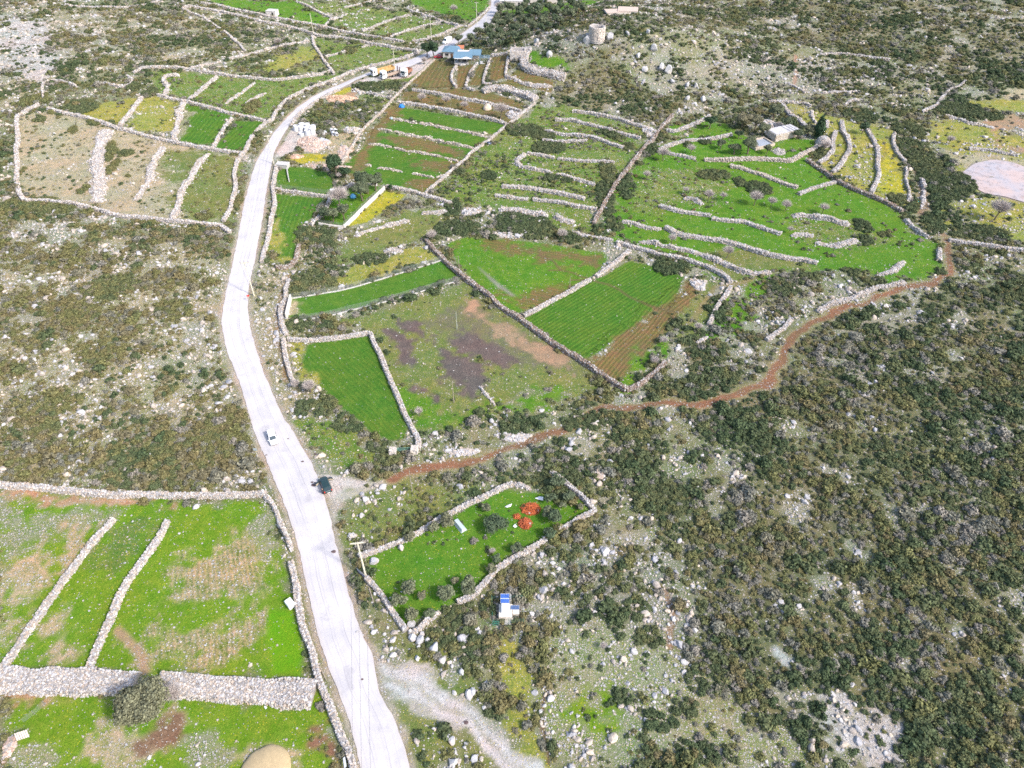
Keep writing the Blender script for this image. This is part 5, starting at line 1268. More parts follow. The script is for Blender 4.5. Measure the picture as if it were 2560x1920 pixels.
for txt, r, lb in (
    ("C 1265,1110", 50, "Bare grey tree at the left end of the upper green slope, beside a short wall"),
    ("C 1455,1065", 38, "Pale bare tree just right of the short wall on the upper green slope"),
    ("C 1150,1240", 36, "Faint bare tree near the dividing wall on the green slope"),
    ("C 1420,1342", 30, "Thin pale tree with a white trunk in the middle of the green slope"),
    ("C 1575,1390", 46, "Bare grey tree left of the dark bush row on the green slope"),
    ("C 1675,1385", 34, "Smaller bare tree between two others under the dark bush row"),
    ("D 345,1420", 58, "Big bare tree in front of the dark bush row on the green slope"),
    ("D 462,1432", 42, "Bare tree right of the big one at the end of the dark bush row"),
    ("D 557,1460", 46, "Bare round tree standing in open grass right of the dark bush row"),
    ("D 818,1475", 42, "Bare tree alone in the grass behind the wide tapering stone bank"),
    ("D 588,1612", 30, "Small bare tree beside the curved rubble banks low on the green slope"),
    ("G 1705,400", 52, "Bare grey tree in the gap between two long thick terrace walls"),
    ("G 1325,300", 40, "Bare bush-like tree at the upper end of the longest terrace wall"),
    ("G 568,275", 46, "Round bare tree in the middle of the dark hedge")):
    bare_tree(txt, r, lb, G_BARE)
for txt, r, lb in (
    ("G 1502,905", 38, "Bare grey bush at the foot of the crooked farm track wall"),
    ("G 1205,1140", 40, "Bare grey tree at the brush covered lower corner of the green fields"),
    ("G 1268,1000", 38, "Bare pinkish bush on the edge of the brown rows in the right green field"),
    ("D 2005,1520", 84, "Large round bare tree with pale stones at its foot in the pond meadow"),
    ("D 1690,1000", 36, "Bare tree in the yellow meadow above the pond"),
    ("D 825,1050", 46, "Brownish bare tree in front of the beehive stone hut"),
    ("B 697,1440", 86, "Very large bare grey tree filling the left side of the olive enclosure"),
    ("B 270,330", 36, "Bare grey tree beside the thin wall below the walled lane"),
    ("B 1262,715", 40, "Bare bush at the left of the strip between the two long terrace walls"),
    ("B 1428,730", 38, "Bare bush in the middle of the strip between the two long terrace walls"),
    ("B 1552,765", 36, "Thin pale tree in the strip between the two long terrace walls"),
    ("B 1800,820", 60, "Wide bare bush beside the pale dome stone in the striped field"),
    ("B 1275,445", 28, "Small bare tree at the road edge behind the parked trucks"),
    ("F 1328,285", 46, "Round bare bush at the upper end of the brush topped wall"),
    ("F 1240,1490", 40, "Thin bare bush at the lower left of the flooded field"),
    ("F 392,1300", 42, "Grey bare bush at the end of the left wall of the triangular field"),
    ("F 490,1330", 60, "Wide grey bare bush beside the sown triangular field"),
    ("M 1222,1180", 86, "Fluffy bare twiggy tree growing against the olive tree on the wide wall"),
    ("J 1745,1060", 30, "Small dead grey bush in the right part of the grassy enclosure"),
    ("O 850,830", 34, "Grey leafless bush in the stony ground right of the solar pump hut"),
    ("B 690,1240", 28, "Small bare tree beneath the dark conifer above the olive enclosure"),
    ("B 790,1320", 30, "Slim bare tree beside the blue tent in the olive enclosure"),
    ("B 1480,100", 34, "Bare round tree on the far bright green meadow beside the road"),
    ("B 1790,90", 40, "Brownish bare tree right of the road at the top")):
    bare_tree(txt, r, lb)
leafy_tree("M 1040,1290", 178, "Big grey green olive tree standing across the very wide wall", .80, hk=.92, nl=40, cards=11000, dense=.9)
G_OL = "young olive trees of the grassy enclosure"
for txt, r, lb, t in (
    ("J 1440,860", 58, "Olive tree overlapping the upper wall right beside the grey trough", .78), ("J 1330,915", 50, "Olive tree inside the upper wall, left of the grey trough", .76),
    ("J 1178,975", 44, "Small olive tree against the upper wall, nearest the concrete pole", .80), ("J 1705,765", 36, "Small pale olive bush beyond the grey trough", .72),
    ("J 1170,1330", 60, "Olive tree leaning over the lower wall of the grassy enclosure, upper left of a pair", .66), ("J 1112,1410", 58, "Olive tree close to the road side wall, lower one of a pair", .70),
    ("J 1425,1375", 62, "Olive tree at the lower right wall of the enclosure, in the middle", .62), ("J 1592,1320", 66, "Widest olive tree on the lower right wall, nearest the pump hut", .66),
    ("J 1200,1510", 54, "Olive tree at the lowest corner of the grassy enclosure", .74), ("J 1740,1190", 42, "Olive bush touching the lower right wall halfway along", .78),
    ("J 1772,1120", 36, "Dark small olive bush inside the lower right wall", .35), ("J 1910,1050", 44, "Dark olive bush inside the lower right wall near the orange heaps", .45),
    ("J 1265,1370", 38, "Tiny dull bush between the two lower olive trees", .85), ("J 1480,1270", 34, "Greyish low bush in the grass near the lower right wall", .85),
    ("J 1312,1500", 40, "Dark bush beside the tumbled corner wall", .5),
    ("K 530,600", 55, "Olive tree at the far end of the enclosure, left of the end wall", .4), ("K 610,690", 45, "Olive bush right in front of the far end wall", .42), ("K 565,745", 32, "Pale small olive bush near the far end wall", .7), ("K 690,755", 28, "Tiny grey bush in the far right corner of the enclosure", .85), ("K 485,700", 44, "Dark bush beside the white plastic sheet", .35), ("K 460,800", 46, "Grey green bush right of the orange heaps", .62), ("K 520,840", 62, "Broad dark bush at the lower right of the orange heaps", .3), ("K 480,950", 48, "Dark green bush covering a gap of the lower right wall", .25)):
    leafy_tree(txt, r, lb, t, group=G_OL, hk=.9)
leafy_tree("J 1765,890", 88, "Wide dark evergreen bush alone in the grassy enclosure, left of the orange heaps", .25, "evergreen_bush", "bush", hk=.62, nl=16, cards=1500)
for txt, r, lb, t in (
    ("B 860,1330", 74, "Large olive tree at the upper left inside the olive enclosure", .36), ("B 940,1320", 60, "Large olive tree at the upper right corner of the olive enclosure", .42), ("B 850,1390", 66, "Olive tree in the middle of the plastered wall side of the olive enclosure", .5),
    ("B 645,1535", 52, "Olive tree at the lower wall of the olive enclosure, middle one", .55), ("B 722,1520", 56, "Olive tree at the lower wall of the olive enclosure, right one", .5), ("B 582,1515", 42, "Dark olive tree at the lowest left corner of the olive enclosure", .3)):
    leafy_tree(txt, r, lb, t, group="olive trees of the walled olive enclosure", hk=1.1)
leafy_tree("B 665,1225", 62, "Dark blue green conifer with a spreading crown above the olive enclosure", .05, "conifer_tree", "conifer", hk=1.35, nl=16)
leafy_tree("B 735,1230", 38, "Smaller dark conifer touching the spreading one", .05, "conifer_tree", "conifer", hk=1.1)
leafy_tree("B 1040,1320", 20, "Tiny dark cypress-like shrub at the corner of the yellow field", .0, "evergreen_bush", "bush", hk=1.3)
leafy_tree("B 1292,398", 46, "Round dense tree at the road edge, left one beside the red car", .10, "round_tree", "tree", hk=1.1, nl=14)
leafy_tree("B 1345,400", 50, "Round dense tree at the road edge, right one beside the red car", .06, "round_tree", "tree", hk=1.15, nl=14)
leafy_tree("C 1585,890", 48, "Round dark green tree above the curved wall on the green slope", .02, "round_tree", "tree", hk=.95, nl=14)
for txt, r, lb, t in (
    ("D 300,1065", 66, "Largest olive tree below the water tank of the ruined farm", .55), ("D 205,1070", 46, "Olive tree left of the largest one by the farm water tank", .55), ("D 110,1030", 36, "Small olive tree far left of the ruined farm", .6),
    ("D 558,890", 42, "Dark olive tree behind the flat roofed farm ruin", .35), ("D 640,965", 38, "Olive tree in front of the flat roofed farm ruin", .45), ("D 712,940", 46, "Dull olive tree between the farm ruin and the cypress", .78), ("D 430,1065", 34, "Small pale olive tree under the corner of the water tank", .7), ("D 480,830", 58, "Wide grey olive tree uphill of the farm ruin", .6), ("D 350,900", 52, "Brownish olive tree among the rubble left of the farm ruin", .85), ("D 400,935", 46, "Low olive tree behind the water tank of the farm", .65), ("D 260,890", 56, "Grey brown olive tree above the curved wall end", .9), ("D 235,960", 34, "Dark bush at the end of the curved wall", .2), ("D 1090,925", 42, "Round dark bush at the upper end of the S-shaped wall", .15)):
    leafy_tree(txt, r, lb, t, group="olive trees around the ruined farm", hk=1.0)
def cypress(txt, hpx, label):
    x, y = at(txt); p = ppm(x, y); h = hpx / S / p; rng = np.random.default_rng(3)
    root = empty("cypress_tree", x, y, 0, label, "cypress")
    MB().tube((0, 0, -.2), (0, 0, h * .3), .16, .12, 8).build("trunk", M_BARK, root)
    lob = [(rng.uniform(-.12, .12), rng.uniform(-.12, .12), z, .62 * (1 - .78 * abs(z - .25) ** 1.3 / 1.9)) for z in np.linspace(-.7, 2.05, 12)]
    lob = [(a, b, z, max(.16, r)) for a, b, z, r in lob]
    c = link(bpy.data.objects.new("crown", leaf_mesh("crown", M_OLIVE, rng, lob, 1700, .12)), root)
    k = h / 3.1; c.scale = (k * 1.05, k * 1.05, k); c.location = (0, 0, k * .95); c["tint"] = 0.0
cypress("D 783,955", 158, "Tall dark cypress beside the beehive stone hut")
# the olive grove behind the blue roofed houses: trees one can count
grove = pts("C 30,215 90,110 320,70 420,60 560,95 650,60 720,120 560,190 440,230 330,300 200,325 90,370 20,290 -120,330 -190,290 -100,200")
lo, hi = grove.min(0), grove.max(0); gs = []
for _ in range(1500):
    q = np.array([random.uniform(lo[0], hi[0]), random.uniform(lo[1], hi[1])])
    if signed(grove, q[:1], q[1:])[0] > 0 and all((q[0] - a[0]) ** 2 + ((q[1] - a[1]) * .8) ** 2 > 4.3 ** 2 for a in gs) and not blocked(q[:1], q[1:])[0] and signed(ROAD_POLY, q[:1], q[1:])[0] < -2.5: gs.append(q)
protos = []
for i, q in enumerate(gs[:110]):
    if i < 6:
        protos.append(leafy_tree("", 2.1, "Grey green olive tree of the dense grove behind the blue roofed houses", .38, group="olive trees of the grove behind the houses", xy=(float(q[0]), float(q[1])), cards=520))
    else:
        r = copy_tree(protos[i % 6]); r.location = (q[0], q[1], Hs(*q)); r.rotation_euler = (0, 0, random.uniform(0, 6.28))
        s = random.uniform(.75, 1.3); r.scale = (s, s, s * random.uniform(.85, 1.1))
        for ch in r.children:
            if ch.name.startswith("crown"): ch["tint"] = random.uniform(.2, .62)
for txt, r, lb in (("C 318,50", 26, "Dark tree in front of the far village roofs, the tallest one"), ("C 418,40", 24, "Dark round tree right of the tallest one at the far village"), ("C 455,25", 14, "Small dark bush beside the far village roofs"), ("C 550,45", 30, "Broad olive tree right of the far village")):
    leafy_tree(txt, r, lb, .25, "village_tree", "tree", hk=1.1)

# ------------------------------------------------------------------ stone ruins and buildings
def stone_shell(name, mat, ring_fn, parent, n, size, cols=STONE_COL):
    V, F = ring_fn; return V, F
def clad(name, P, N, size, parent=None, cols=STONE_COL, core=None):
    """a skin of laid stones at points P"""
    n = len(P); ang = np.arctan2(N[:, 1], N[:, 0])
    sz = size * RNG.uniform(.42, .72, n)
    V, F = stones(P[:, 0], P[:, 1], P[:, 2], sz * .6, sz, sz * RNG.uniform(.45, .7, n), n, ang, .15)
    col = cols[RNG.integers(0, len(cols), n)] * RNG.uniform(.8, 1.15, (n, 1)); cv = np.c_[np.repeat(col, 8, 0), np.ones(8 * n)]
    if core is not None:
        cV, cF = core; F = np.vstack([cF, F + len(cV)]); cv = np.vstack([np.tile([.36, .34, .33, 1], (len(cV), 1)), cv]); V = np.vstack([cV, V])
    return np_obj(name, V, F, M_STONE, dict(col=('FLOAT_COLOR', cv)), False, parent)
def tower():
    x, y = at("C 805,272"); p = ppm(x, y); R = 56 / S / p; h = 84 / S / p
    t = empty("windmill_tower", x, y, 0, "Round roofless stone windmill tower on top of the rocky hill", "tower")
    m = 40; V = []; 
    for (r, z) in ((R * 1.02, -.8), (R * .96, h), (R * .74, h - .15), (R * .74, h * .55)):
        for i in range(m):
            a = 6.283 * i / m
            zz = z + (.55 * (vnoise(np.array([i * .31]), np.array([2.]), 1)[0] - .4) + (-.5 if 2 < i < 9 else 0)) * (z > h * .9)
            V.append((r * math.cos(a), r * math.sin(a), zz))
    F = [(k * m + i, k * m + (i + 1) % m, (k + 1) * m + (i + 1) % m, (k + 1) * m + i) for k in range(3) for i in range(m)]
    n = 950; a = RNG.uniform(0, 6.283, n); z = RNG.uniform(0, h, n); r = R * (1.02 - .06 * z / h)
    P = np.c_[r * np.cos(a), r * np.sin(a), z]; N = np.c_[np.cos(a), np.sin(a)]
    a2 = RNG.uniform(0, 6.283, 160); P2 = np.c_[R * .86 * np.cos(a2), R * .86 * np.sin(a2), np.full(160, h - .1) - .4 * ((a2 > .3) & (a2 < 1.5))]
    cols = np.array([(.54, .47, .41), (.48, .43, .39), (.57, .51, .46), (.45, .39, .34)])
    clad("wall", np.vstack([P, P2]), np.vstack([N, np.c_[np.cos(a2), np.sin(a2)]]), .42, t, cols, (np.array(V), np.array(F)))
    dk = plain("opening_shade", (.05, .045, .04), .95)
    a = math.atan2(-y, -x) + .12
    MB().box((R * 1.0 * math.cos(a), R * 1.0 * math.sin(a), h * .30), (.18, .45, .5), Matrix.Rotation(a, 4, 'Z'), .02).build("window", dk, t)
    vv = np.array([(R * .74 * math.cos(6.283 * i / m), R * .74 * math.sin(6.283 * i / m), h * .55) for i in range(m)])
    MB().prism([tuple(v) for v in vv], (0, 0, -.2)).build("rubble_infill", plain("earth_infill", (.30, .26, .21), .95, var=.3), t)
tower()
def heap(txt, rx, ry, h, n, size, label, name="rubble_heap", cat="rubble heap", cols=STONE_COL, group=None):
    x, y = at(txt); p = ppm(x, y); rx = rx / S / p; ry = ry / S / p / max(.3, SP + (pix(txt)[0][1] - 960) / FPX * CP)
    q = np.sqrt(RNG.uniform(0, 1, n)); a = RNG.uniform(0, 6.283, n)
    X = x + rx * q * np.cos(a) * (1 + .25 * np.sin(3 * a)); Y = y + ry * q * np.sin(a) * (1 + .2 * np.cos(2 * a + 1))
    Z = H(X, Y) + h * np.clip(1 - q ** 1.6, 0, 1) * (.7 + .6 * vnoise(X, Y, 1.5, 7)) * RNG.uniform(.5, 1, n) + .02
    sz = size * RNG.lognormal(-.5, .4, n)
    V, F = stones(X, Y, Z, sz, sz * RNG.uniform(.6, .95, n), sz * RNG.uniform(.4, .75, n), n)
    col = cols[RNG.integers(0, len(cols), n)] * RNG.uniform(.8, 1.15, (n, 1))
    # mound under the stones
    m = 24; cV = [(x, y, float(Hs(x, y)) + h * .8)]; 
    for k, zz in ((.5, .55), (1.0, -.1)):
        for i in range(m):
            b = 6.283 * i / m; xx = x + rx * k * math.cos(b); yy = y + ry * k * math.sin(b); cV.append((xx, yy, Hs(xx, yy) + h * zz))
    cF = [(0, 1 + i, 1 + (i + 1) % m, 1 + (i + 1) % m) for i in range(m)]
    tri = [(0, 1 + i, 1 + (i + 1) % m) for i in range(m)]; qd = [(1 + i, 1 + m + i, 1 + m + (i + 1) % m, 1 + (i + 1) % m) for i in range(m)]
    me = bpy.data.meshes.new(name); VV = np.vstack([np.array(cV), V]) - np.array([x, y, 0])
    me.from_pydata([tuple(v) for v in VV], [], tri + qd + [tuple(f + len(cV)) for f in F])
    at_ = me.attributes.new("col", 'FLOAT_COLOR', 'POINT')
    cv = np.vstack([np.tile([*(cols.mean(0) * .85), 1], (len(cV), 1)), np.c_[np.repeat(col, 8, 0), np.ones(8 * n)]]).astype(np.float32)
    at_.data.foreach_set("color", cv.ravel()); me.materials.append(M_STONE)
    o = link(bpy.data.objects.new(name, me)); o.location = (x, y, 0)
    return prop(o, label, cat, group)
PINK = .86 * np.array([(.56, .40, .33), (.60, .47, .40), (.50, .36, .29), (.62, .52, .46), (.47, .42, .40)])
heap("B 500,1000", 105, 55, 1.7, 1500, .34, "Large pinkish heap of broken stone beside the stacked concrete rings", cols=PINK)
heap("B 570,985", 48, 22, 1.3, 260, .34, "Bluish grey stone pile on the right edge of the pink heap", cols=np.array([(.42, .46, .52), (.50, .52, .56), (.36, .40, .47)]))
heap("B 700,690", 100, 30, 1.2, 500, .4, "Orange earth and stone heap beside the road above the scrub lot", cols=np.array([(.52, .33, .22), (.45, .30, .21), (.56, .42, .32)]))
heap("B 620,1160", 130, 22, .9, 520, .35, "Long low pinkish rubble bank above the small green field", cols=PINK)
heap("B 720,1060", 40, 50, .8, 320, .35, "Pinkish rubble spread against the long straight wall", cols=PINK)
heap("B 780,905", 60, 22, .9, 260, .5, "Grey rubble pile at the foot of the long straight wall", )
heap("B 380,1085", 55, 14, .7, 150, .35, "Reddish low earth bank at the edge of the gravel lot", cols=np.array([(.50, .33, .24), (.55, .40, .32)]))
heap("J 1890,260", 110, 32, .5, 900, .24, "Pale flattened heap of small stones above the red track, right one")
heap("J 1540,360", 110, 26, .4, 700, .24, "Pale flattened heap of small stones above the red track, left one")
heap("J 775,945", 26, 22, .5, 160, .26, "Small heap of grey stones beside the concrete pole wires")
heap("G 1510,585", 48, 42, .5, 230, .42, "Rocky heap at the right corner of the upper green field")
heap("G 200,245", 110, 16, .35, 260, .35, "Sparse line of pale stones at the top of the upper green field")
heap("B 1590,1470", 70, 30, .9, 300, .4, "Rubble heap between the terraces and the dark hedge")
heap("B 1890,800", 48, 24, 1.0, 200, .5, "Grey rubble corner where the second terrace wall meets the boundary wall")
heap("D 800,1000", 1, 1, .1, 4, .2, "Loose stones at the door of the beehive hut")
heap("C 1180,920", 48, 45, .8, 300, .45, "Rubble spill beside the long dividing wall near its upper end")
heap("K 820,515", 50, 32, .4, 300, .3, "Round patch of pale gravel stones in the scrub")
heap("H 1110,1335", 34, 26, .3, 160, .3, "Small bare stone patch in the dense scrub on the right")
# pale domed stone in the striped field and the round straw coloured mound at the bottom edge
def dome(txt, rpx, hk, label, mat, cat, name, lump=.08):
    x, y = at(txt); p = ppm(x, y); R = rpx / S / p
    b = bmesh.new(); bmesh.ops.create_icosphere(b, subdivisions=4, radius=R)
    for v in b.verts:
        q = v.co.normalized(); n = vnoise(np.array([q.x * 2 + 5]), np.array([q.y * 2 + q.z + 3]), .7, 4)[0] - .5
        v.co = v.co * (1 + lump * 2 * n); v.co.z *= hk
    o = bpy.data.meshes.new(name); b.to_mesh(o); b.free(); o.materials.append(mat)
    o.polygons.foreach_set("use_smooth", np.full(len(o.polygons), True, bool))
    ob = link(bpy.data.objects.new(name, o)); ob.location = (x, y, Hs(x, y) + .02)
    return prop(ob, label, cat)
dome("B 1710,752", 30, 1.1, "Pale cream domed stone shelter in the striped field", plain("cream_stone", (.50, .40, .31), .9, var=.2, bump=.6), "stone dome", "stone_dome")
dome("M 1835,1690", 180, .26, "Big smooth straw brown mound cut by the bottom edge", plain("straw_cover", (.40, .305, .175), .95, var=.12, scale=1.5, bump=.5), "mound", "straw_mound", .04)
def boulder(txt, rpx, label, warm, seed, hk=.8):
    x, y = at(txt); p = ppm(x, y); R = rpx / S / p; rng = np.random.default_rng(seed)
    V, F = icos(3)
    for _ in range(12):
        n = rng.normal(0, 1, 3); n /= np.linalg.norm(n); e = V @ n - rng.uniform(.55, .85); V = V - np.outer(np.maximum(e, 0), n)
    V = V * (1 + .12 * (vnoise(V[:, 0] * 2 + 9, V[:, 1] * 2 + V[:, 2], .5, seed)[:, None] - .5)) * np.array([R * 1.15, R * .9, R * hk])
    a = rng.uniform(0, 6.28); c, s = math.cos(a), math.sin(a); V = V @ np.array([[c, s, 0], [-s, c, 0], [0, 0, 1]])
    w = sstep(.45, .7, vnoise(V[:, 0] + 3, V[:, 1] + V[:, 2], R * .9, seed))[:, None] * warm
    col = np.array([.40, .395, .40]) * (1 - w) + np.array([.44, .30, .20]) * w; col = col * (1 + .25 * (vnoise(V[:, 0], V[:, 2] + V[:, 1], .3, 9)[:, None] - .5))
    o = np_obj("boulder", V, F, M_STONE, dict(col=('FLOAT_COLOR', np.c_[col, np.ones(len(V))])))
    o.location = (x, y, Hs(x, y) + R * hk * .45)
    return prop(o, label, "boulder", "boulders between the gravel track and the grassy enclosure")
for k, (txt, r, lb, w) in enumerate((
    ("N 1195,765", 34, "Orange stained boulder at the left end of the boulder row", 1), ("N 1240,785", 36, "Tall grey boulder second in the boulder row", .3), ("N 1296,785", 28, "Whitish boulder third in the boulder row", .1), ("N 1342,838", 44, "Largest boulder of the row, with an orange brown face", .9), ("N 1258,735", 20, "Small boulder behind the tall grey one, next to the tumbled wall", .2),
    ("N 1400,918", 32, "Jagged grey boulder low in the boulder row", .2), ("N 1444,935", 22, "Narrow brownish boulder at the right end of the row", .8), ("N 1185,665", 32, "Flat topped pale block built into the tumbled corner wall", .1), ("N 1310,880", 20, "Flat grey stone below the largest boulder", .0), ("N 1365,885", 18, "Low grey stone right below the largest boulder", .0), ("N 1235,825", 16, "Thin grey slab under the tall grey boulder", .0), ("N 1225,905", 22, "Angular grey stone half hidden above the gravel track", .1),
    ("N 1610,1135", 28, "Leaning grey slab beside a rusty bit of wire", .0), ("N 1648,1180", 18, "Round grey stone right below the leaning slab", .0), ("N 1690,1245", 18, "Pale stone near the bush by the gravel track", .1), ("N 1530,1000", 26, "Pale jagged stones above the gravel track bend", .0), ("N 1465,1475", 30, "Light pointed boulder between the road and the gravel track", .4), ("N 1435,1445", 20, "Grey stone behind the light pointed boulder", .1), ("N 1555,1515", 16, "Small white stone right of the light pointed boulder", .1), ("N 1340,1390", 14, "Lone grey stone left of the light pointed boulder", .1), ("N 1620,1600", 30, "Low pale outcrop at the bottom edge beside the gravel track", .0),
    ("J 925,1122", 38, "Big flat cream boulder inside the grass beside the concrete pole", .35), ("J 1110,1025", 26, "Angular cream boulder inside the upper wall of the grassy enclosure", .35), ("J 950,1640", 1, "Grey pebble under the wires", 0),
    ("I 910,1300", 1, "Pebble", 0))):
    if r > 4: boulder(txt, r, lb, w, 100 + k, .55 if "flat" in lb.lower() or "low" in lb.lower() else .85)
for k, (txt, r, lb) in enumerate((("C 1250,480", 40, "Jagged grey crag highest in the rocky face below the tower"), ("C 1300,500", 46, "Largest jagged crag in the middle of the rocky face"), ("C 1330,575", 30, "Pointed crag below the largest one"), ("C 1430,600", 30, "Crag to the right of the pointed one on the rocky face"), ("C 1490,600", 28, "Blocky crag above a green bush on the rocky face"), ("C 1540,700", 34, "Pale crag at the lower right end of the rocky face"), ("C 1430,690", 30, "Broken crag left of the pale one low on the rocky face"), ("C 1140,490", 34, "Spiky crag at the left of the rocky face"), ("C 1200,350", 40, "Long crag above the rocky face"), ("C 1090,395", 30, "Crag nearest the forest edge below the tower"), ("C 1160,230", 26, "Upright pale crag uphill right of the tower"), ("C 1020,240", 26, "Pale crag a little right of the tower"), ("C 900,275", 44, "Pale rock shelf at the right foot of the tower"), ("C 740,295", 44, "Pale rock shelf at the left foot of the tower"), ("C 390,300", 34, "Grey crag above the small bright green lawn"), ("C 480,390", 34, "Grey crag behind the small bright green lawn"))):
    o = boulder(txt, r * .62, lb, .05, 300 + k, 1.25); o["group"] = "limestone crags on the tower hill"; o["category"] = "crag"; o.name = "crag"

M_RENDER = plain("pale_render", (.58, .53, .48), .9, var=.12)
M_CONC = plain("concrete", (.44, .42, .40), .92, var=.2, scale=1.5)
M_WHITE = plain("white_paint", (.78, .78, .78), .45, var=.04)
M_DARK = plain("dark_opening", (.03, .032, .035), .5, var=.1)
M_BLUE = plain("blue_roof_sheet", (.115, .20, .27), .5, var=.14, scale=1.2)
M_TILE = plain("red_roof_tile", (.42, .15, .075), .85, var=.2, scale=6)
M_STEEL = plain("painted_steel", (.22, .24, .25), .5, .3)
M_CREAM = plain("cream_fascia", (.60, .54, .45), .8)
def facing(x, y):                                     # rotation that turns local -Y towards the camera
    return math.atan2(-x, -y) * -1
def house(txt, w, d, h, label, roofmat, rise, rz, over=.5, seed=1, porch=False):
    x, y = at(txt); t = empty("house", x, y, rz, label, "house")
    MB().box((0, d / 2, h / 2 - .1), (w, d, h + .2)).build("wall", M_RENDER, t)
    o = over; zr = h + .02
    e = [(-w / 2 - o, -o, zr), (w / 2 + o, -o, zr), (w / 2 + o, d + o, zr), (-w / 2 - o, d + o, zr)]
    r0, r1 = (-w / 2 + d * .45, d / 2, zr + rise), (w / 2 - d * .45, d / 2, zr + rise)
    mb = MB(); mb.prism([(e[0][0], e[0][1], zr - .12), (e[1][0], e[1][1], zr - .12), (e[2][0], e[2][1], zr - .12), (e[3][0], e[3][1], zr - .12)], (0, 0, .12))
    for f in ((e[0], e[1], r1, r0), (e[1], e[2], r1), (e[2], e[3], r0, r1), (e[3], e[0], r0)): mb.poly([(a, b, c + .003) for a, b, c in f])
    rf = mb.build("roof", roofmat, t)
    mb = MB()
    for k in np.linspace(-w / 2 + .3, w / 2 - .3, int(w / 1.1)):
        yy = max(0.0, abs(k) - (w / 2 - d * .45)) 
        mb.tube((k, -o, zr + .02), (k, d / 2 - yy * 1.0, zr + rise - yy * rise / (d * .45) + .02), .035, n=4)
    mb.build("roof_seam", roofmat, rf)
    for k in (-w * .28, w * .26):
        wi = MB().box((k, -.03, h * .55), (w * .2, .06, h * .34)).build("window", M_DARK, t)
        MB().box((k, -.075, h * .55 - h * .17 - .04), (w * .23, .12, .06)).build("sill", M_CREAM, wi)
    MB().box((0, -.035, h * .36), (.95, .07, h * .72)).build("door", plain("brown_door", (.16, .09, .05), .6), t)
    return t
house("B 1465,405", 8.2, 7.0, 3.0, "Cream house with a dusty blue hipped roof, nearest the road", M_BLUE, 1.5, -.12)
def porch_house():
    x, y = at("B 1570,440"); t = empty("house", x, y, -.05, "Wide house with a bright blue roof and open white fronted porch", "house")
    w, d, h = 11.0, 9.0, 2.7
    MB().box((0, d / 2 + 2.2, h / 2), (w - 1, d - 3, h)).build("wall", M_RENDER, t)
    mb = MB()
    for x0, x1, y0, yr, y1 in ((-w / 2 - .5, w * .22, -1.2, 3.0, 7.0), (w * .08, w / 2 + .5, 2.0, 5.4, 9.6)):
        zz = h + (.0 if x0 < -2 else .25); rs = 1.5
        mb.poly([(x0, y0, zz), (x1, y0, zz), (x1, yr, zz + rs), (x0, yr, zz + rs)]); mb.poly([(x0, yr, zz + rs), (x1, yr, zz + rs), (x1, y1, zz), (x0, y1, zz)])
        mb.prism([(x0, y0, zz - .1), (x1, y0, zz - .1), (x1, y1, zz - .1), (x0, y1, zz - .1)], (0, 0, .09))
    rf = mb.build("roof", M_BLUE, t)
    MB().prism([(-2.6, -1.28, h - .05), (2.2, -1.28, h - .05), (-.2, -1.28, h + .75)], (0, .06, 0)).build("gable_board", M_WHITE, t)
    MB().box((-1.6, -1.24, h - .16), (w * .7, .08, .28)).build("fascia_board", M_WHITE, t)
    for k in (-5.4, -2.6, .1, 2.2):
        MB().tube((k, -1.0, -.1), (k, -1.0, h), .09, n=8).build("porch_post", M_STEEL, t)
    MB().box((-1.5, 1.5, .03), (8.5, 4.6, .16)).build("porch_floor", M_CONC, t)
    for k in (-3.2, .8): MB().box((k, 2.15, 1.4), (1.6, .1, 1.2)).build("window", M_DARK, t)
    MB().box((-1.2, 2.15, 1.05), (1.0, .1, 2.1)).build("door", M_DARK, t)
    # pergola at its right
    px_, py_ = at("B 1690,440"); g = empty("pergola", px_, py_, 0, "Blue beamed pergola at the right end of the porch house", "pergola")
    mb = MB()
    for k in (-2.0, 2.0):
        for l in (0, 3.0): MB().box((k, l, 1.2), (.14, .14, 2.5)).build("post", M_BLUE, g)
    for l in np.linspace(-.3, 3.3, 5): mb.box((0, l, 2.5), (4.8, .12, .14))
    mb.build("beam", M_BLUE, g)
    MB().box((0, 1.6, -.02), (4.2, 3.4, .12)).build("slab", M_CONC, g)
    px_, py_ = at("B 1528,372"); s = empty("shed", px_, py_, -.05, "Small lean-to with a red tiled roof between the two blue roofs", "shed")
    MB().box((0, 0, 1.25), (2.4, 2.6, 2.7)).build("wall", M_RENDER, s)
    MB().prism([(-1.5, -1.6, 2.65), (1.5, -1.6, 2.65), (1.5, 1.5, 3.25), (-1.5, 1.5, 3.25)], (0, 0, .12)).build("roof", M_TILE, s)
porch_house()
def box_shell(t, w, d, h, th, name="wall", mat=None, base=-.3):
    mb = MB()
    for c, s in (((0, th / 2, (h + base) / 2), (w, th, h - base)), ((0, d - th / 2, (h + base) / 2), (w, th, h - base)), ((-w / 2 + th / 2, d / 2, (h + base) / 2), (th, d - 2 * th, h - base)), ((w / 2 - th / 2, d / 2, (h + base) / 2), (th, d - 2 * th, h - base))):
        mb.box(c, s)
    return mb.build(name, mat or M_CONC, t)
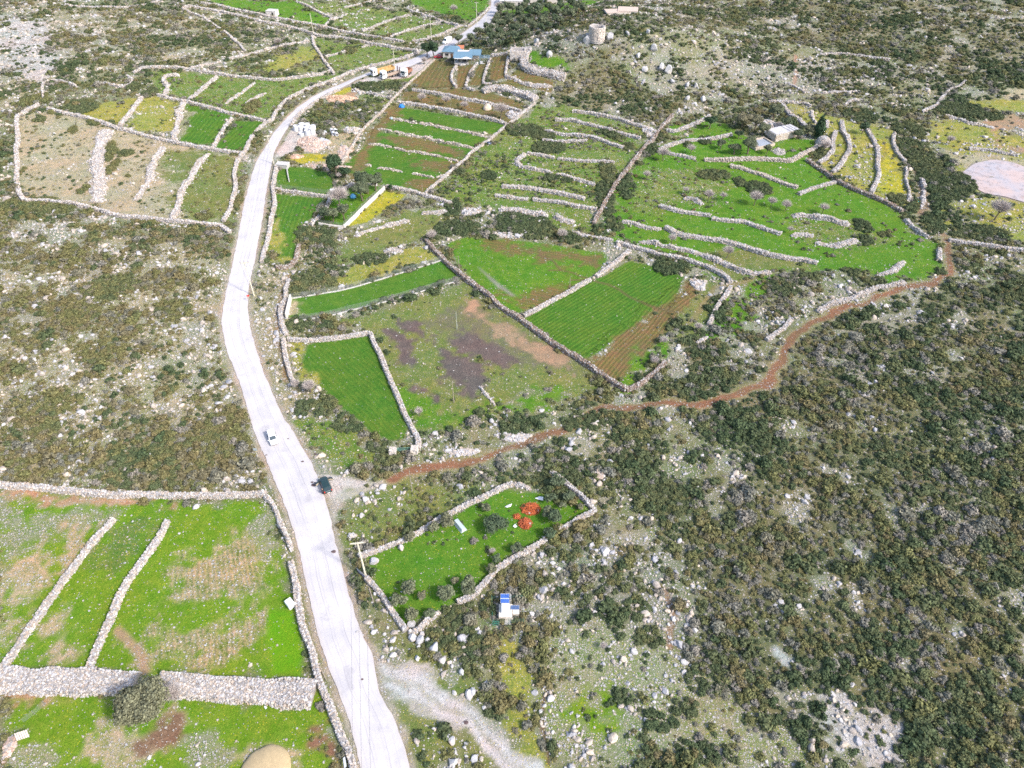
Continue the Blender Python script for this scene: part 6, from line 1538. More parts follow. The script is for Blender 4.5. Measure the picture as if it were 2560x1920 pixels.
def cistern():
    x, y = at("B 1920,415"); t = empty("cistern", x, y, -.06, "Square open topped stone cistern above the brown plots", "cistern")
    w, d, h, th = 6.6, 5.2, 3.6, .7
    box_shell(t, w, d, h, th, "tank", plain("cistern_inside", (.40, .37, .36), .9))
    n = 520; P = np.c_[RNG.uniform(-w / 2, w / 2, n), np.full(n, -.02), RNG.uniform(0, h, n)]; N = np.tile([0, -1.0], (n, 1))
    n2 = 300; P2 = np.c_[np.full(n2, -w / 2 - .02), RNG.uniform(0, d, n2), RNG.uniform(0, h, n2)]; N2 = np.tile([-1.0, 0], (n2, 1))
    P3 = P2 * np.array([-1, 1, 1]); N3 = -N2
    n4 = 200; f = RNG.uniform(0, 1, n4); q = RNG.integers(0, 4, n4)
    P4 = np.c_[np.where(q < 2, (f - .5) * w, np.where(q == 2, -1, 1) * (w / 2 - th / 2)), np.where(q == 0, th / 2, np.where(q == 1, d - th / 2, f * d)), np.full(n4, h)]
    clad("stone_facing", np.vstack([P, P2, P3, P4]), np.vstack([N, N2, N3, np.tile([0, -1.], (n4, 1))]), .45, t)
    MB().box((0, d / 2, h * .45), (w - 2 * th, d - 2 * th, .1)).build("water", plain("dark_water", (.17, .175, .18), .15), t)
cistern()
def farm():
    x, y = at("D 500,1030"); rz = .42
    t = empty("water_tank", x, y, rz, "Low square water tank holding sky coloured water at the ruined farm", "water tank")
    w, d, h = 8.6, 6.5, 1.0
    M_OLD = plain("old_plaster", (.43, .36, .29), .95, var=.3, scale=1.2)
    for v in (0,):
        pass
    t.location.x -= 3.9; t.location.y += .6
    box_shell(t, w, d, h, .45, "rim", M_OLD)
    MB().box((0, d / 2, h * .55), (w - .9, d - .9, .08)).build("water", plain("tank_water", (.30, .33, .38), .06, var=.25, scale=.35), t)
    MB().prism([(-w / 2 + .5, .5, h * .605), (-w / 2 + 2.6, .5, h * .605), (-w / 2 + 1.6, 4.6, h * .605), (-w / 2 + .5, 5.4, h * .605)], (0, 0, .05)).build("mud_bank", plain("wet_mud", (.25, .19, .14), .8), t)
    x, y = at("D 600,960"); f = empty("farm_ruin", x, y, rz + .02, "Flat roofed stone farm ruin behind the water tank", "farmhouse")
    w, d, h = 11.0, 5.4, 2.5
    f.location.x -= 1.5
    box_shell(f, w, d, h, .6, "wall", M_OLD)
    n = 500; P = np.c_[RNG.uniform(-w / 2, w / 2, n), np.full(n, -.02), RNG.uniform(0, h, n)]
    n2 = 260; P2 = np.c_[np.full(n2, -w / 2 - .02), RNG.uniform(0, d, n2), RNG.uniform(0, h, n2)]
    clad("stone_facing", np.vstack([P, P2, P2 * np.array([-1, 1, 1])]), np.vstack([np.tile([0, -1.], (n, 1)), np.tile([-1., 0], (n2, 1)), np.tile([1., 0], (n2, 1))]), .45, f, WARM_COL)
    mb = MB()
    for (a, b) in ((-5.4, .9), (1.25, 2.5), (2.85, 3.9), (4.2, 5.4)): mb.box(((a + b) / 2, d / 2, h + .06), (b - a, d * .96, .18))
    mb.build("roof", plain("grey_roof_slab", (.44, .43, .44), .9, var=.3, scale=.8), f)
    MB().box((3.0, -.06, .95), (1.1, .1, 1.9)).build("door", M_DARK, f)
    MB().box((-1.2, -.06, 1.3), (.8, .1, .8)).build("window", M_DARK, f)
    x, y = at("D 820,1000"); b = empty("stone_hut", x, y, math.atan2(-y, -x) + math.pi / 2 + .2, "Round beehive hut of dry stone with a dark doorway, right of the cypress", "stone hut")
    R, h = 2.5, 3.0; m = 28; V = []; lev = ((1, -.3), (1, .8), (.9, 1.7), (.62, 2.5), (.25, 2.95), (.02, 3.0))
    for k, z in lev:
        for i in range(m): V.append((R * k * math.cos(6.283 * i / m), R * k * math.sin(6.283 * i / m), z))
    F = [(k * m + i, k * m + (i + 1) % m, (k + 1) * m + (i + 1) % m, (k + 1) * m + i) for k in range(len(lev) - 1) for i in range(m)]
    n = 620; a = RNG.uniform(0, 6.283, n); z = RNG.uniform(0, 2.9, n); r = np.interp(z, [l[1] for l in lev], [l[0] * R for l in lev])
    clad("wall", np.c_[r * np.cos(a), r * np.sin(a), z], np.c_[np.cos(a), np.sin(a)], .45, b, STONE_COL, (np.array(V), np.array(F)))
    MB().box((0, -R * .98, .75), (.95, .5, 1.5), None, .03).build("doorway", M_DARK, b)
    heap("D 470,870", 100, 28, .9, 420, .45, "Grey rubble of a collapsed building above the farm ruin")
    heap("D 410,850", 50, 30, 1.0, 220, .5, "Pale collapsed wall stones left above the farm")
    heap("D 520,1050", 46, 24, .9, 120, .3, "Pale dead branches heaped on the wall below the water tank", "brushwood_heap", "brushwood", np.array([(.46, .43, .40), (.36, .33, .30)]))
farm()
def small_block(txt, w, d, h, label, name, cat, mat, rz=0, roof=None, door=True):
    x, y = at(txt); t = empty(name, x, y, rz, label, cat)
    MB().box((0, d / 2, h / 2 - .1), (w, d, h + .2), None, .02).build("wall", mat, t)
    MB().box((0, d / 2, h + .07), (w + .25, d + .25, .14)).build("roof", roof or M_CONC, t)
    if door: MB().box((w * .2, -.03, h * .4), (.9, .06, h * .78)).build("door", M_DARK, t)
    return t
small_block("B 215,112", 5.2, 4, 2.3, "Small pale stone hut with a flat roof above the walled lane", "stone_hut", "stone hut", M_RENDER, -.2)
small_block("B 290,1165", 4.2, 2.4, 1.3, "Low concrete block enclosure at the lower corner of the gravel lot", "concrete_bunker", "concrete structure", M_CONC, -.15, M_CONC, False)
for txt, w, lb, rf, h in (("B 1900,45", 11, "Long low grey village building left of the tall dark tree", M_CONC, 2.5), ("B 1965,30", 7, "Small white village house below the top edge", M_WHITE, 2.6), ("B 2090,20", 13, "Village house with an orange tiled roof at the top edge", M_TILE, 3.0), ("B 1860,20", 9, "Grey village shed with a rusty roof edge, beside the blue truck", plain("rusty_sheet", (.30, .20, .15), .8), 2.8), ("B 2180,18", 9, "Rightmost village house with a reddish roof at the top", M_TILE, 2.8), ("B 2050,62", 4, "Tiny white hut on the green patch below the village", M_WHITE, 1.8)):
    small_block(txt, w, w * .55, h, lb, "village_house", "house", M_RENDER, -.08, rf)
small_block("C 960,100", 11, 6, .7, "Low flat ruined platform of tan stone on the hilltop behind the tower", "ruined_platform", "ruin", M_RENDER, .12, plain("tan_platform", (.46, .37, .31), .95, var=.2), False)
small_block("C 1020,95", 9, 7, 1.0, "Pinkish flat ruined platform right of the low tan one behind the tower", "ruined_platform", "ruin", M_RENDER, -.15, plain("tan_platform", (.46, .37, .31), .95, var=.2), False)

# ------------------------------------------------------------------ vehicles
M_GLASS = plain("vehicle_glass", (.035, .055, .07), .08, var=.05)
M_TYRE = plain("tyre_rubber", (.02, .02, .02), .85)
M_RIM = plain("wheel_rim", (.45, .45, .46), .35, .7)
M_RED = plain("red_lens", (.55, .03, .02), .25)
M_LAMP = plain("lamp_lens", (.75, .75, .72), .2)
M_PLATE = plain("plate_white", (.75, .75, .75), .5)
M_TRIM = plain("black_trim", (.025, .025, .028), .6)
def wheel(parent, x, y, r, w):
    s = 1 if y > 0 else -1
    t = MB().tube((x, y - w / 2, r), (x, y + w / 2, r), r, n=18).build("wheel", M_TYRE, parent)
    MB().tube((x, y + s * (w / 2 - .01), r), (x, y + s * (w / 2 + .012), r), r * .62, n=14).build("rim", M_RIM, t)
def ring(x, hw, z0, z1, k=.12):
    return [(x, -hw, z0 + k), (x, -hw + k * .5, z0), (x, hw - k * .5, z0), (x, hw, z0 + k), (x, hw * .99, z1 - k), (x, hw - k, z1), (x, -hw + k, z1), (x, -hw * .99, z1 - k)]
def car(t, paint, L=4.3, W=1.76, H_=1.5, suv=False, open_doors=False):
    """front towards +X"""
    bl = .82 if not suv else .98
    xs = [(-L / 2, .80, .42, bl - .12), (-L / 2 + .12, .93, .30, bl - .02), (-L / 2 + .6, 1.0, .26, bl), (-.2, 1.0, .24, bl), (L / 2 - 1.25, 1.0, .26, bl - .02), (L / 2 - .55, .97, .28, bl - .10), (L / 2 - .12, .88, .30, bl - .20), (L / 2, .72, .38, bl - .30)]
    b = MB().loft([ring(x, W / 2 * k, a, c) for x, k, a, c in xs])
    body = b.build("body", paint, t, True)
    # cabin: four corner posts, roof
    rx0, rx1 = -L / 2 + (.55 if not suv else .42), L / 2 - 1.75
    bx0, bx1 = -L / 2 + (.12 if not suv else .12), L / 2 - 1.12
    wb, wt = W / 2 * .95, W / 2 * .78
    zb, zt = bl - .03, H_
    lo = [(bx0, -wb, zb), (bx1, -wb, zb), (bx1, wb, zb), (bx0, wb, zb)]; hi = [(rx0, -wt, zt - .05), (rx1, -wt, zt - .05), (rx1, wt, zt - .05), (rx0, wt, zt - .05)]
    top = [(rx0 + .15, -wt + .12, zt), (rx1 - .18, -wt + .12, zt), (rx1 - .18, wt - .12, zt), (rx0 + .15, wt - .12, zt)]
    MB().loft([lo, hi, top]).build("cabin", paint, t)
    def pane(nm, i, j, u0, u1, v0, v1):
        P = lambda u, v: (Vector(lo[i]).lerp(Vector(lo[j]), u)).lerp(Vector(hi[i]).lerp(Vector(hi[j]), u), v)
        q = [P(u0, v0), P(u1, v0), P(u1, v1), P(u0, v1)]
        n = (q[1] - q[0]).cross(q[3] - q[0]).normalized()
        c = Vector((0, 0, (zb + zt) / 2)); 
        if n.dot(q[0] - c) < 0: n = -n
        MB().prism([p + n * .004 for p in q], n * .008).build(nm, M_GLASS, t)
    pane("windscreen", 1, 2, .06, .94, .05, .95); pane("rear_window", 3, 0, .08, .92, .15, .92)
    for i, j in ((0, 1), (2, 3)):
        a = (.10, .36, .39, .66, .69, .90)
        for k in (0, 2, 4): pane("side_window", i, j, a[k] if i == 0 else 1 - a[k + 1], a[k + 1] if i == 0 else 1 - a[k], .16, .9)
    for s in (-1, 1):
        for wx in (-L / 2 + .82, L / 2 - .86): wheel(t, wx, s * (W / 2 - .10), .33 if not suv else .37, .22)
        MB().box((L / 2 - .12, s * W * .36, bl - .30), (.18, .30, .14), None, .03).build("headlight", M_LAMP, t)
        MB().box((-L / 2 + .06, s * W * .41, bl - .10), (.14, .22, .30), None, .03).build("taillight", M_RED, t)
        MB().box((bx1 - .25, s * (W / 2 + .09), bl + .06), (.14, .20, .14), None, .03).build("mirror", paint, t)
        if not open_doors:
            MB().box((.28, s * (W / 2 + .002), .62), (1.02, .012, .52), None, .004).build("door", paint, t)
            MB().box((-.80, s * (W / 2 + .002), .62), (.90, .012, .52), None, .004).build("door", paint, t)
    MB().box((L / 2 - .02, 0, .42), (.10, W * .72, .16), None, .03).build("bumper", M_TRIM, t)
    MB().box((-L / 2 + .01, 0, .46), (.08, .52, .12)).build("number_plate", M_PLATE, t)
    return body
def place(name, tail, nose, label, cat):
    a, b = pts(tail)[0], pts(nose)[0]; c = (a + b) / 2
    return empty(name, c[0], c[1], math.atan2(b[1] - a[1], b[0] - a[0]), label, cat)
onroad = .09
def z9(k): return k / 9.217
def zoom1(x, y): return f"Z {640 + x / 9.217:.2f},{1060 + y / 9.217:.2f}"
t = place("parked_car", zoom1(340, 190), zoom1(450, 520), "White car driving down the middle of the pale road", "car"); t.location.z += onroad
t.name = "white_car"; car(t, M_WHITE, 4.5, 1.8, 1.52)
t = place("suv", zoom1(1660, 1555), zoom1(1565, 1330), "Dark green off-road car with open front doors at the track mouth", "car"); t.location.z += .04
M_DGREEN = plain("dark_green_paint", (.018, .040, .042), .3, var=.05)
car(t, M_DGREEN, 4.4, 1.82, 1.72, True, True)
for s in (-1, 1):
    for (x0, ln, ang, nm) in ((1.02, 1.05, 62, "front"),):
        a = math.radians(180 - s * ang) if False else math.radians(180) - s * math.radians(ang)
        hinge = Vector((x0, s * .91, 0)); d = Vector((math.cos(a), math.sin(a), 0)); n = Vector((-d.y, d.x, 0))
        if n.x < 0: n = -n
        q = hinge + d * (ln / 2)
        dr = MB().box((q.x, q.y, .72), (ln, .07, .62), Matrix.Rotation(a, 4, 'Z'), .02).build("door", M_DGREEN, t)
        MB().box((q.x, q.y, 1.22), (ln * .8, .03, .42), Matrix.Rotation(a, 4, 'Z')).build("door_window", M_GLASS, dr)
        q2 = q - n * .045
        MB().box((q2.x, q2.y, .70), (ln * .86, .02, .50), Matrix.Rotation(a, 4, 'Z')).build("door_lining", plain("beige_lining", (.45, .38, .29), .8), dr)
    MB().box((-.85, s * .905, .66), (.95, .012, .55)).build("door", M_DGREEN, t)
MB().box((-2.20, 0, 1.02), (.03, 1.1, .10)).build("tailgate_trim", plain("silver_trim", (.35, .42, .44), .35, .5), t)
def person():
    x, y = at(zoom1(1555, 1620)); t = None
    joints = dict(pelvis=(0, 0, .93), chest=(.03, 0, 1.28), neck=(.05, 0, 1.47), head=(.08, 0, 1.58), crown=(.09, 0, 1.72))
    V = [(0, 0, .93), (.02, 0, 1.12), (.04, 0, 1.33), (.06, 0, 1.46), (.08, 0, 1.54), (.10, 0, 1.64), (.09, 0, 1.71)]
    R = [.13, .13, .14, .062, .070, .088, .055]; E = [(i, i + 1) for i in range(6)]
    for s in (-1, 1):
        b = len(V); V += [(0, s * .09, .88), (.02, s * .11, .50), (-.02, s * .11, .09), (.12, s * .12, .05)]; R += [.085, .060, .042, .035]; E += [(0, b), (b, b + 1), (b + 1, b + 2), (b + 2, b + 3)]
        b = len(V); V += [(.04, s * .19, 1.38), (.12, s * .25, 1.12), (.33, s * .20, 1.03), (.41, s * .19, 1.03)]; R += [.055, .043, .033, .034]; E += [(2, b), (b, b + 1), (b + 1, b + 2), (b + 2, b + 3)]
        h = len(V) - 1
        for k in range(4):
            b = len(V); o = (k - 1.5) * .021; ln = (.075, .088, .082, .062)[k]
            V += [(.45, s * .19 + o, 1.03), (.45 + ln * .5, s * .19 + o * 1.1, 1.02), (.45 + ln, s * .19 + o * 1.1, .995)]; R += [.010, .009, .008]; E += [(h, b), (b, b + 1), (b + 1, b + 2)]
        b = len(V); V += [(.40, s * .15, 1.02), (.44, s * .13, 1.01), (.47, s * .135, 1.0)]; R += [.011, .010, .009]; E += [(h, b), (b, b + 1), (b + 1, b + 2)]
    def skin(nm, V, E, R, mat, parent=None, sub=2):
        me = bpy.data.meshes.new(nm); me.from_pydata(V, E, []); o = link(bpy.data.objects.new(nm, me), parent)
        m = o.modifiers.new("skin", 'SKIN'); o.modifiers.new("smooth", 'SUBSURF').levels = sub; o.modifiers["smooth"].render_levels = sub
        for i, r in enumerate(R): me.skin_vertices[0].data[i].radius = (r, r)
        me.skin_vertices[0].data[0].use_root = True
        me.materials.append(mat); m.use_smooth_shade = True
        return o
    body = skin("person", V, E, R, plain("skin", (.42, .25, .17), .6, var=.05))
    body.location = (x, y, Hs(x, y) + .05); c = ground_at(*[np.array([v]) for v in pix(zoom1(1640, 1400))[0]])[0]
    body.rotation_euler = (0, 0, math.atan2(c[1] - y, c[0] - x))
    prop(body, "Person in dark clothes standing at the rear door of the dark green car", "person")
    cl = plain("dark_cloth", (.022, .024, .035), .9)
    JV = [(0, 0, .86), (.02, 0, 1.12), (.04, 0, 1.34), (.05, 0, 1.42)]; JR = [.155, .155, .165, .09]; JE = [(0, 1), (1, 2), (2, 3)]
    for s in (-1, 1):
        b = len(JV); JV += [(.04, s * .19, 1.38), (.12, s * .25, 1.12), (.32, s * .20, 1.03)]; JR += [.072, .060, .045]; JE += [(2, b), (b, b + 1), (b + 1, b + 2)]
    skin("jacket", JV, JE, JR, cl, body)
    PV = [(0, 0, .95)]; PR = [.148]; PE = []
    for s in (-1, 1):
        b = len(PV); PV += [(0, s * .09, .86), (.02, s * .11, .50), (-.02, s * .11, .07)]; PR += [.105, .078, .062]; PE += [(0, b), (b, b + 1), (b + 1, b + 2)]
    skin("trousers", PV, PE, PR, plain("navy_cloth", (.018, .022, .04), .9), body)
    hr = plain("brown_hair", (.16, .10, .06), .8)
    b = bmesh.new(); bmesh.ops.create_icosphere(b, subdivisions=3, radius=1)
    for v in list(b.verts):
        v.co = Vector((v.co.x * .105 + .085, v.co.y * .098, v.co.z * .10 + 1.665))
    bmesh.ops.delete(b, geom=[v for v in b.verts if v.co.z < 1.62 or (v.co.x > .15 and v.co.z < 1.68)], context='VERTS')
    me = bpy.data.meshes.new("hair"); b.to_mesh(me); b.free(); me.materials.append(hr); link(bpy.data.objects.new("hair", me), body)
    fc = plain("face_features", (.12, .06, .05), .6)
    for s in (-1, 1): MB().box((.182, s * .032, 1.635), (.012, .018, .010), None, .003).build("eye", fc, body)
    MB().box((.195, 0, 1.605), (.03, .018, .035), None, .006).build("nose", _cache["skin"], body)
    MB().box((.180, 0, 1.567), (.012, .042, .009), None, .003).build("mouth", fc, body)
    for s in (-1, 1): MB().box((.09, s * .092, 1.615), (.03, .016, .055), None, .006).build("ear", _cache["skin"], body)
person()
def truck(tail, nose, label, bed, bedcol, L, rear_bars=False, h=.0):
    t = place("truck", tail, nose, label, "truck"); t.location.z += .04
    W = 2.5; x1 = L / 2
    cab = MB().loft([[(x1 - 2.2, -W / 2, .75), (x1 - 2.2, W / 2, .75), (x1 - 2.2, W / 2, 3.35), (x1 - 2.2, -W / 2, 3.35)], [(x1 - .35, -W / 2, .55), (x1 - .35, W / 2, .55), (x1 - .35, W / 2, 3.25), (x1 - .35, -W / 2, 3.25)], [(x1, -W / 2 + .08, .6), (x1, W / 2 - .08, .6), (x1 - .12, W / 2 - .12, 2.9), (x1 - .12, -W / 2 + .12, 2.9)]]).build("cab", M_WHITE, t)
    MB().prism([(x1 + .005, -1.02, 1.75), (x1 + .005, 1.02, 1.75), (x1 - .07, .98, 2.65), (x1 - .07, -.98, 2.65)], (.02, 0, 0)).build("windscreen", M_GLASS, cab)
    for s in (-1, 1):
        MB().box((x1 - .85, s * (W / 2 + .004), 2.15), (.85, .012, .75)).build("side_window", M_GLASS, cab)
        MB().box((x1 + .01, s * .92, .95), (.06, .36, .2), None, .02).build("headlight", M_LAMP, cab)
        MB().box((x1 + .08, s * (W / 2 + .14), 2.2), (.12, .16, .55), None, .02).build("mirror", M_TRIM, cab)
    MB().box((x1 + .005, 0, 1.25), (.03, 1.3, .45)).build("grille", M_TRIM, cab)
    MB().box((x1 + .03, 0, .62), (.16, 2.3, .26), None, .04).build("bumper", plain("grey_bumper", (.30, .30, .31), .6), cab)
    MB().box((-.6, 0, .82), (L - 1.4, .9, .24)).build("chassis", M_TRIM, t)
    bx0, bx1 = -L / 2, x1 - 2.4; bm_ = (bx0 + bx1) / 2; bl = bx1 - bx0
    m = plain(f"bed_{bedcol[0]:.2f}", bedcol, .75, var=.25, scale=1.5)
    if bed == "flat":
        MB().box((bm_, 0, 1.12), (bl, W, .22), None, .02).build("flatbed", m, t)
        MB().box((bx1 - .06, 0, 1.7), (.1, W, 1.0)).build("headboard", M_WHITE, t)
        if rear_bars:
            for s in (-1, 1): MB().box((bx0 + .2, s * .85, 2.2), (.14, .5, 2.4), Matrix.Rotation(-.12, 4, 'Y')).build("loading_ramp", plain("ramp_brown", (.16, .09, .075), .8), t)
    else:
        ht = 1.15 if bed == "tipper" else 1.5
        mb = MB(); z = 1.1
        mb.box((bm_, 0, z), (bl, W, .14))
        for s in (-1, 1): mb.box((bm_, s * (W / 2 - .05), z + .07 + ht / 2), (bl, .1, ht))
        for xx in (bx0 + .05, bx1 - .05): mb.box((xx, 0, z + .07 + ht / 2), (.1, W - .2, ht))
        mb.build("tipper_bed", m, t)
        mb = MB()
        for xx in np.linspace(bx0 + .5, bx1 - .5, 6):
            for s in (-1, 1): mb.box((xx, s * (W / 2 + .03), z + .07 + ht / 2), (.1, .05, ht))
        mb.build("bed_rib", m, t)
    ws = [x1 - 1.1, bx0 + 1.1, bx0 + 2.4] if L > 6 else [x1 - 1.1, bx0 + 1.2]
    if L > 9: ws.append(bx0 + 3.7)
    for wx in ws:
        for s in (-1, 1): wheel(t, wx, s * (W / 2 - .2), .5, .34)
    return t
truck("B 1052,492", "B 925,528", "White tractor truck with an orange brown tipper trailer, nearest the road", "tipper", (.46, .29, .12), 11.5)
truck("B 1095,515", "B 985,548", "White lorry with a long empty brown flatbed and upright ramps, middle one", "flat", (.40, .29, .21), 9.5, True)
truck("B 1178,500", "B 1128,538", "White tipper lorry with a small rust red bed, rightmost of the three", "tipper", (.30, .15, .10), 6.6)
t = place("red_car", "B 1388,398", "B 1352,402", "Red car parked beside the round trees and the blue roofed house", "car"); car(t, plain("red_paint", (.45, .02, .04), .3, var=.05), 4.0, 1.7, 1.45)
t = place("white_van", "B 1448,290", "B 1415,306", "White van parked at the road edge above the blue roofed house", "van"); t.location.z += .09
def van(t):
    L, W, h = 5.4, 2.0, 2.3
    b = MB().loft([[(x, -w, z0), (x, w, z0), (x, w, z1 - .25), (x, w - .2, z1), (x, -w + .2, z1), (x, -w, z1 - .25)] for x, w, z0, z1 in ((-L / 2, .95, .4, h), (-L / 2 + .2, 1.0, .3, h), (L / 2 - 1.6, 1.0, .3, h - .02), (L / 2 - .9, .98, .3, 1.35), (L / 2 - .1, .92, .3, 1.05), (L / 2, .8, .35, .95))]).build("body", M_WHITE, t, False)
    MB().prism([(L / 2 - 1.54, -.80, 2.17), (L / 2 - 1.54, .80, 2.17), (L / 2 - .90, .86, 1.40), (L / 2 - .90, -.86, 1.40)], (.03, 0, .03)).build("windscreen", M_GLASS, t)
    for s in (-1, 1):
        MB().box((L / 2 - 1.9, s * 1.004, 1.65), (.8, .012, .5)).build("side_window", M_GLASS, t)
        MB().box((L / 2 - .06, s * .68, .82), (.1, .28, .18)).build("headlight", M_LAMP, t)
        MB().box((-L / 2, s * .86, 1.1), (.05, .14, .5)).build("taillight", M_RED, t)
        for wx in (-L / 2 + 1.0, L / 2 - .95): wheel(t, wx, s * .9, .36, .22)
van(t)
t = place("blue_truck", "C 148,-6", "C 150,62", "Blue lorry parked at the road side on the top edge", "truck"); t.location.z += .04
def blue_lorry(t):
    MB().box((-1.0, 0, 1.9), (5.6, 2.4, 2.3), None, .05).build("box_body", plain("blue_tarpaulin", (.03, .11, .33), .6), t)
    c = MB().box((2.9, 0, 1.6), (1.9, 2.3, 2.3), None, .15).build("cab", M_WHITE, t)
    MB().box((3.86, 0, 2.0), (.03, 1.9, .8)).build("windscreen", M_GLASS, c)
    MB().box((0, 0, .72), (6.6, .9, .2)).build("chassis", M_TRIM, t)
    for wx in (-2.6, 2.7):
        for s in (-1, 1): wheel(t, wx, s * 1.0, .48, .3)
blue_lorry(t)
t = place("white_car", "C 100,-25", "C 104,8", "White car just entering at the top edge beside the blue lorry", "car"); t.location.z += .09; car(t, M_WHITE)

# ------------------------------------------------------------------ poles and wires
M_POLE = plain("concrete_pole", (.56, .52, .42), .85, var=.1)
M_WOOD = plain("grey_wood", (.27, .23, .18), .9, var=.25)
M_INS = plain("brown_insulator", (.10, .05, .055), .3)
M_WIRE = plain("wire", (.10, .10, .11), .5, .5)
POLE_TOP = {}
def pole(txt, h, label, key, arm=None, az=0.0, r0=.17, r1=.10, mat=None, group=None, k=3):
    x, y = at(txt); t = empty("utility_pole", x, y, az, label, "utility pole", group)
    MB().tube((0, 0, -.3), (0, 0, h), r0, r1, 12).build("shaft", mat or M_POLE, t)
    tips = []
    if arm:
        a = MB(); q = arm / 2
        a.prism([(-q, -.06, h - .30), (-.35, -.09, h - .42), (.35, -.09, h - .42), (q, -.06, h - .30), (q, -.06, h - .18), (.3, -.09, h - .10), (-.3, -.09, h - .10), (-q, -.06, h - .18)], (0, .16, 0)); a.build("crossarm", mat or M_POLE, t)
        for xx in np.linspace(-q + .12, q - .12, k):
            zz = h - .16 if abs(xx) > .2 else h
            i = MB().tube((xx, 0, zz), (xx, 0, zz + .14), .03, .03, 8).tube((xx, 0, zz + .12), (xx, 0, zz + .36), .075, .06, 10).build("insulator", M_INS, t)
            tips.append(Matrix.Translation(t.location) @ Matrix.Rotation(az, 4, 'Z') @ Vector((xx, 0, zz + .33)))
    POLE_TOP[key] = tips
    return t
pole("N 870,335", 10.8, "Tall cream concrete pole with a broad crossarm beside the grassy enclosure", "a", 2.7, .14, .20, .13)
pole("E 1757,662", 10.8, "Cream concrete pole leaning over the road bend, with three pairs of insulators", "b", 2.3, .12, .18, .11)
pole("A 1893,1135", 10.5, "Faint concrete pole at the corner of the gravel lot", "c", 2.2, .2, .16, .10)
pole("B 1075,500", 10.2, "Concrete pole standing behind the parked trucks", "d", 2.4, -.15, .17, .11)
pole("B 510,243", 10.0, "Concrete pole at the corner of the walled lane", "e", None, 0, .17, .12)
pole("B 1325,288", 10.0, "Pale concrete pole at the road above the blue roofed house, without crossarm", "f", None)
pole("B 1638,172", 10.5, "Concrete pole with a crossarm on the far verge of the road", "g", 2.3, -.3)
pole("B 1703,170", 9.0, "Thin pale pole on the near verge of the road at the top", "h", None, 0, .12, .09)
pole("B 1722,205", 6.0, "Short thin pole in the grove beside the road at the top", "h2", None, 0, .10, .07)
pole("B 1803,60", 9.0, "Tall pale pole beside the blue lorry at the top edge", "i", None, 0, .14, .09)
for txt, h, lb, m in (("F 1478,1400", 6.9, "Brown wooden pole standing in the lower part of the flooded field", M_WOOD), ("F 1500,893", 5.6, "Pale green wooden pole in the middle of the flooded field", plain("green_grey_wood", (.30, .33, .27), .9)), ("F 1516,490", 5.0, "Dark wooden pole beside the brush topped wall in the upper green field", M_WOOD), ("F 1534,160", 6.0, "Dark wooden pole in the hedge above the green fields", plain("dark_wood", (.12, .10, .09), .9)), ("G 620,605", 3.6, "Thin grey forked pole in the right corner of the upper green field", M_WOOD), ("G 887,450", 2.2, "Short pale pole near the gap between the green fields", M_WOOD), ("J 1190,625", 6.2, "Wooden pole in the scrub above the grassy enclosure", M_WOOD), ("B 1538,1190", 4.4, "Thin grey pole beside the boundary wall of the striped field", M_WOOD), ("B 1262,1325", 3.0, "Thin stake at the lowest corner of the striped field", M_WOOD), ("B 1000,1300", 1.6, "Steel post at the corner of the plastered wall", M_STEEL)):
    pole(txt, h, lb, lb, None, 0, .10, .07, m)
def wires(a, b, label, sag=.9):
    w = MB()
    n = 14
    for p, q in zip(a, b):
        pr = None
        for i in range(n + 1):
            t = i / n; v = Vector(p).lerp(Vector(q), t); v.z -= sag * 4 * t * (1 - t)
            if pr is not None: w.tube(pr, v, .016, n=4, caps=False)
            pr = v
    o = w.build("power_line", M_WIRE); prop(o, label, "power line")
ax, ay = at("N 870,335")
nx_, ny_ = ax + 9.0, ay - 52.0
t = empty("utility_pole", nx_, ny_, .14, "Concrete pole carrying the wires on beyond the bottom edge", "utility pole")
MB().tube((0, 0, -.3), (0, 0, 10.8), .2, .13, 12).build("shaft", M_POLE, t)
MB().box((0, 0, 10.55), (2.7, .16, .2)).build("crossarm", M_POLE, t)
far_tips = [Matrix.Translation(t.location) @ Matrix.Rotation(.14, 4, 'Z') @ Vector((xx, 0, 10.7)) for xx in (-1.2, 0, 1.2)]
wires(POLE_TOP["a"], far_tips, "Three thin wires running from the tall cream pole down to the bottom edge")
wires(POLE_TOP["b"], POLE_TOP["a"], "Three thin wires spanning the road from the leaning pole to the tall cream pole", 1.6)
wires(POLE_TOP["c"], POLE_TOP["b"], "Three thin wires along the road between the gravel lot pole and the leaning pole", 1.6)
wires(POLE_TOP["d"], POLE_TOP["c"], "Three thin wires between the truck pole and the gravel lot pole", 1.6)

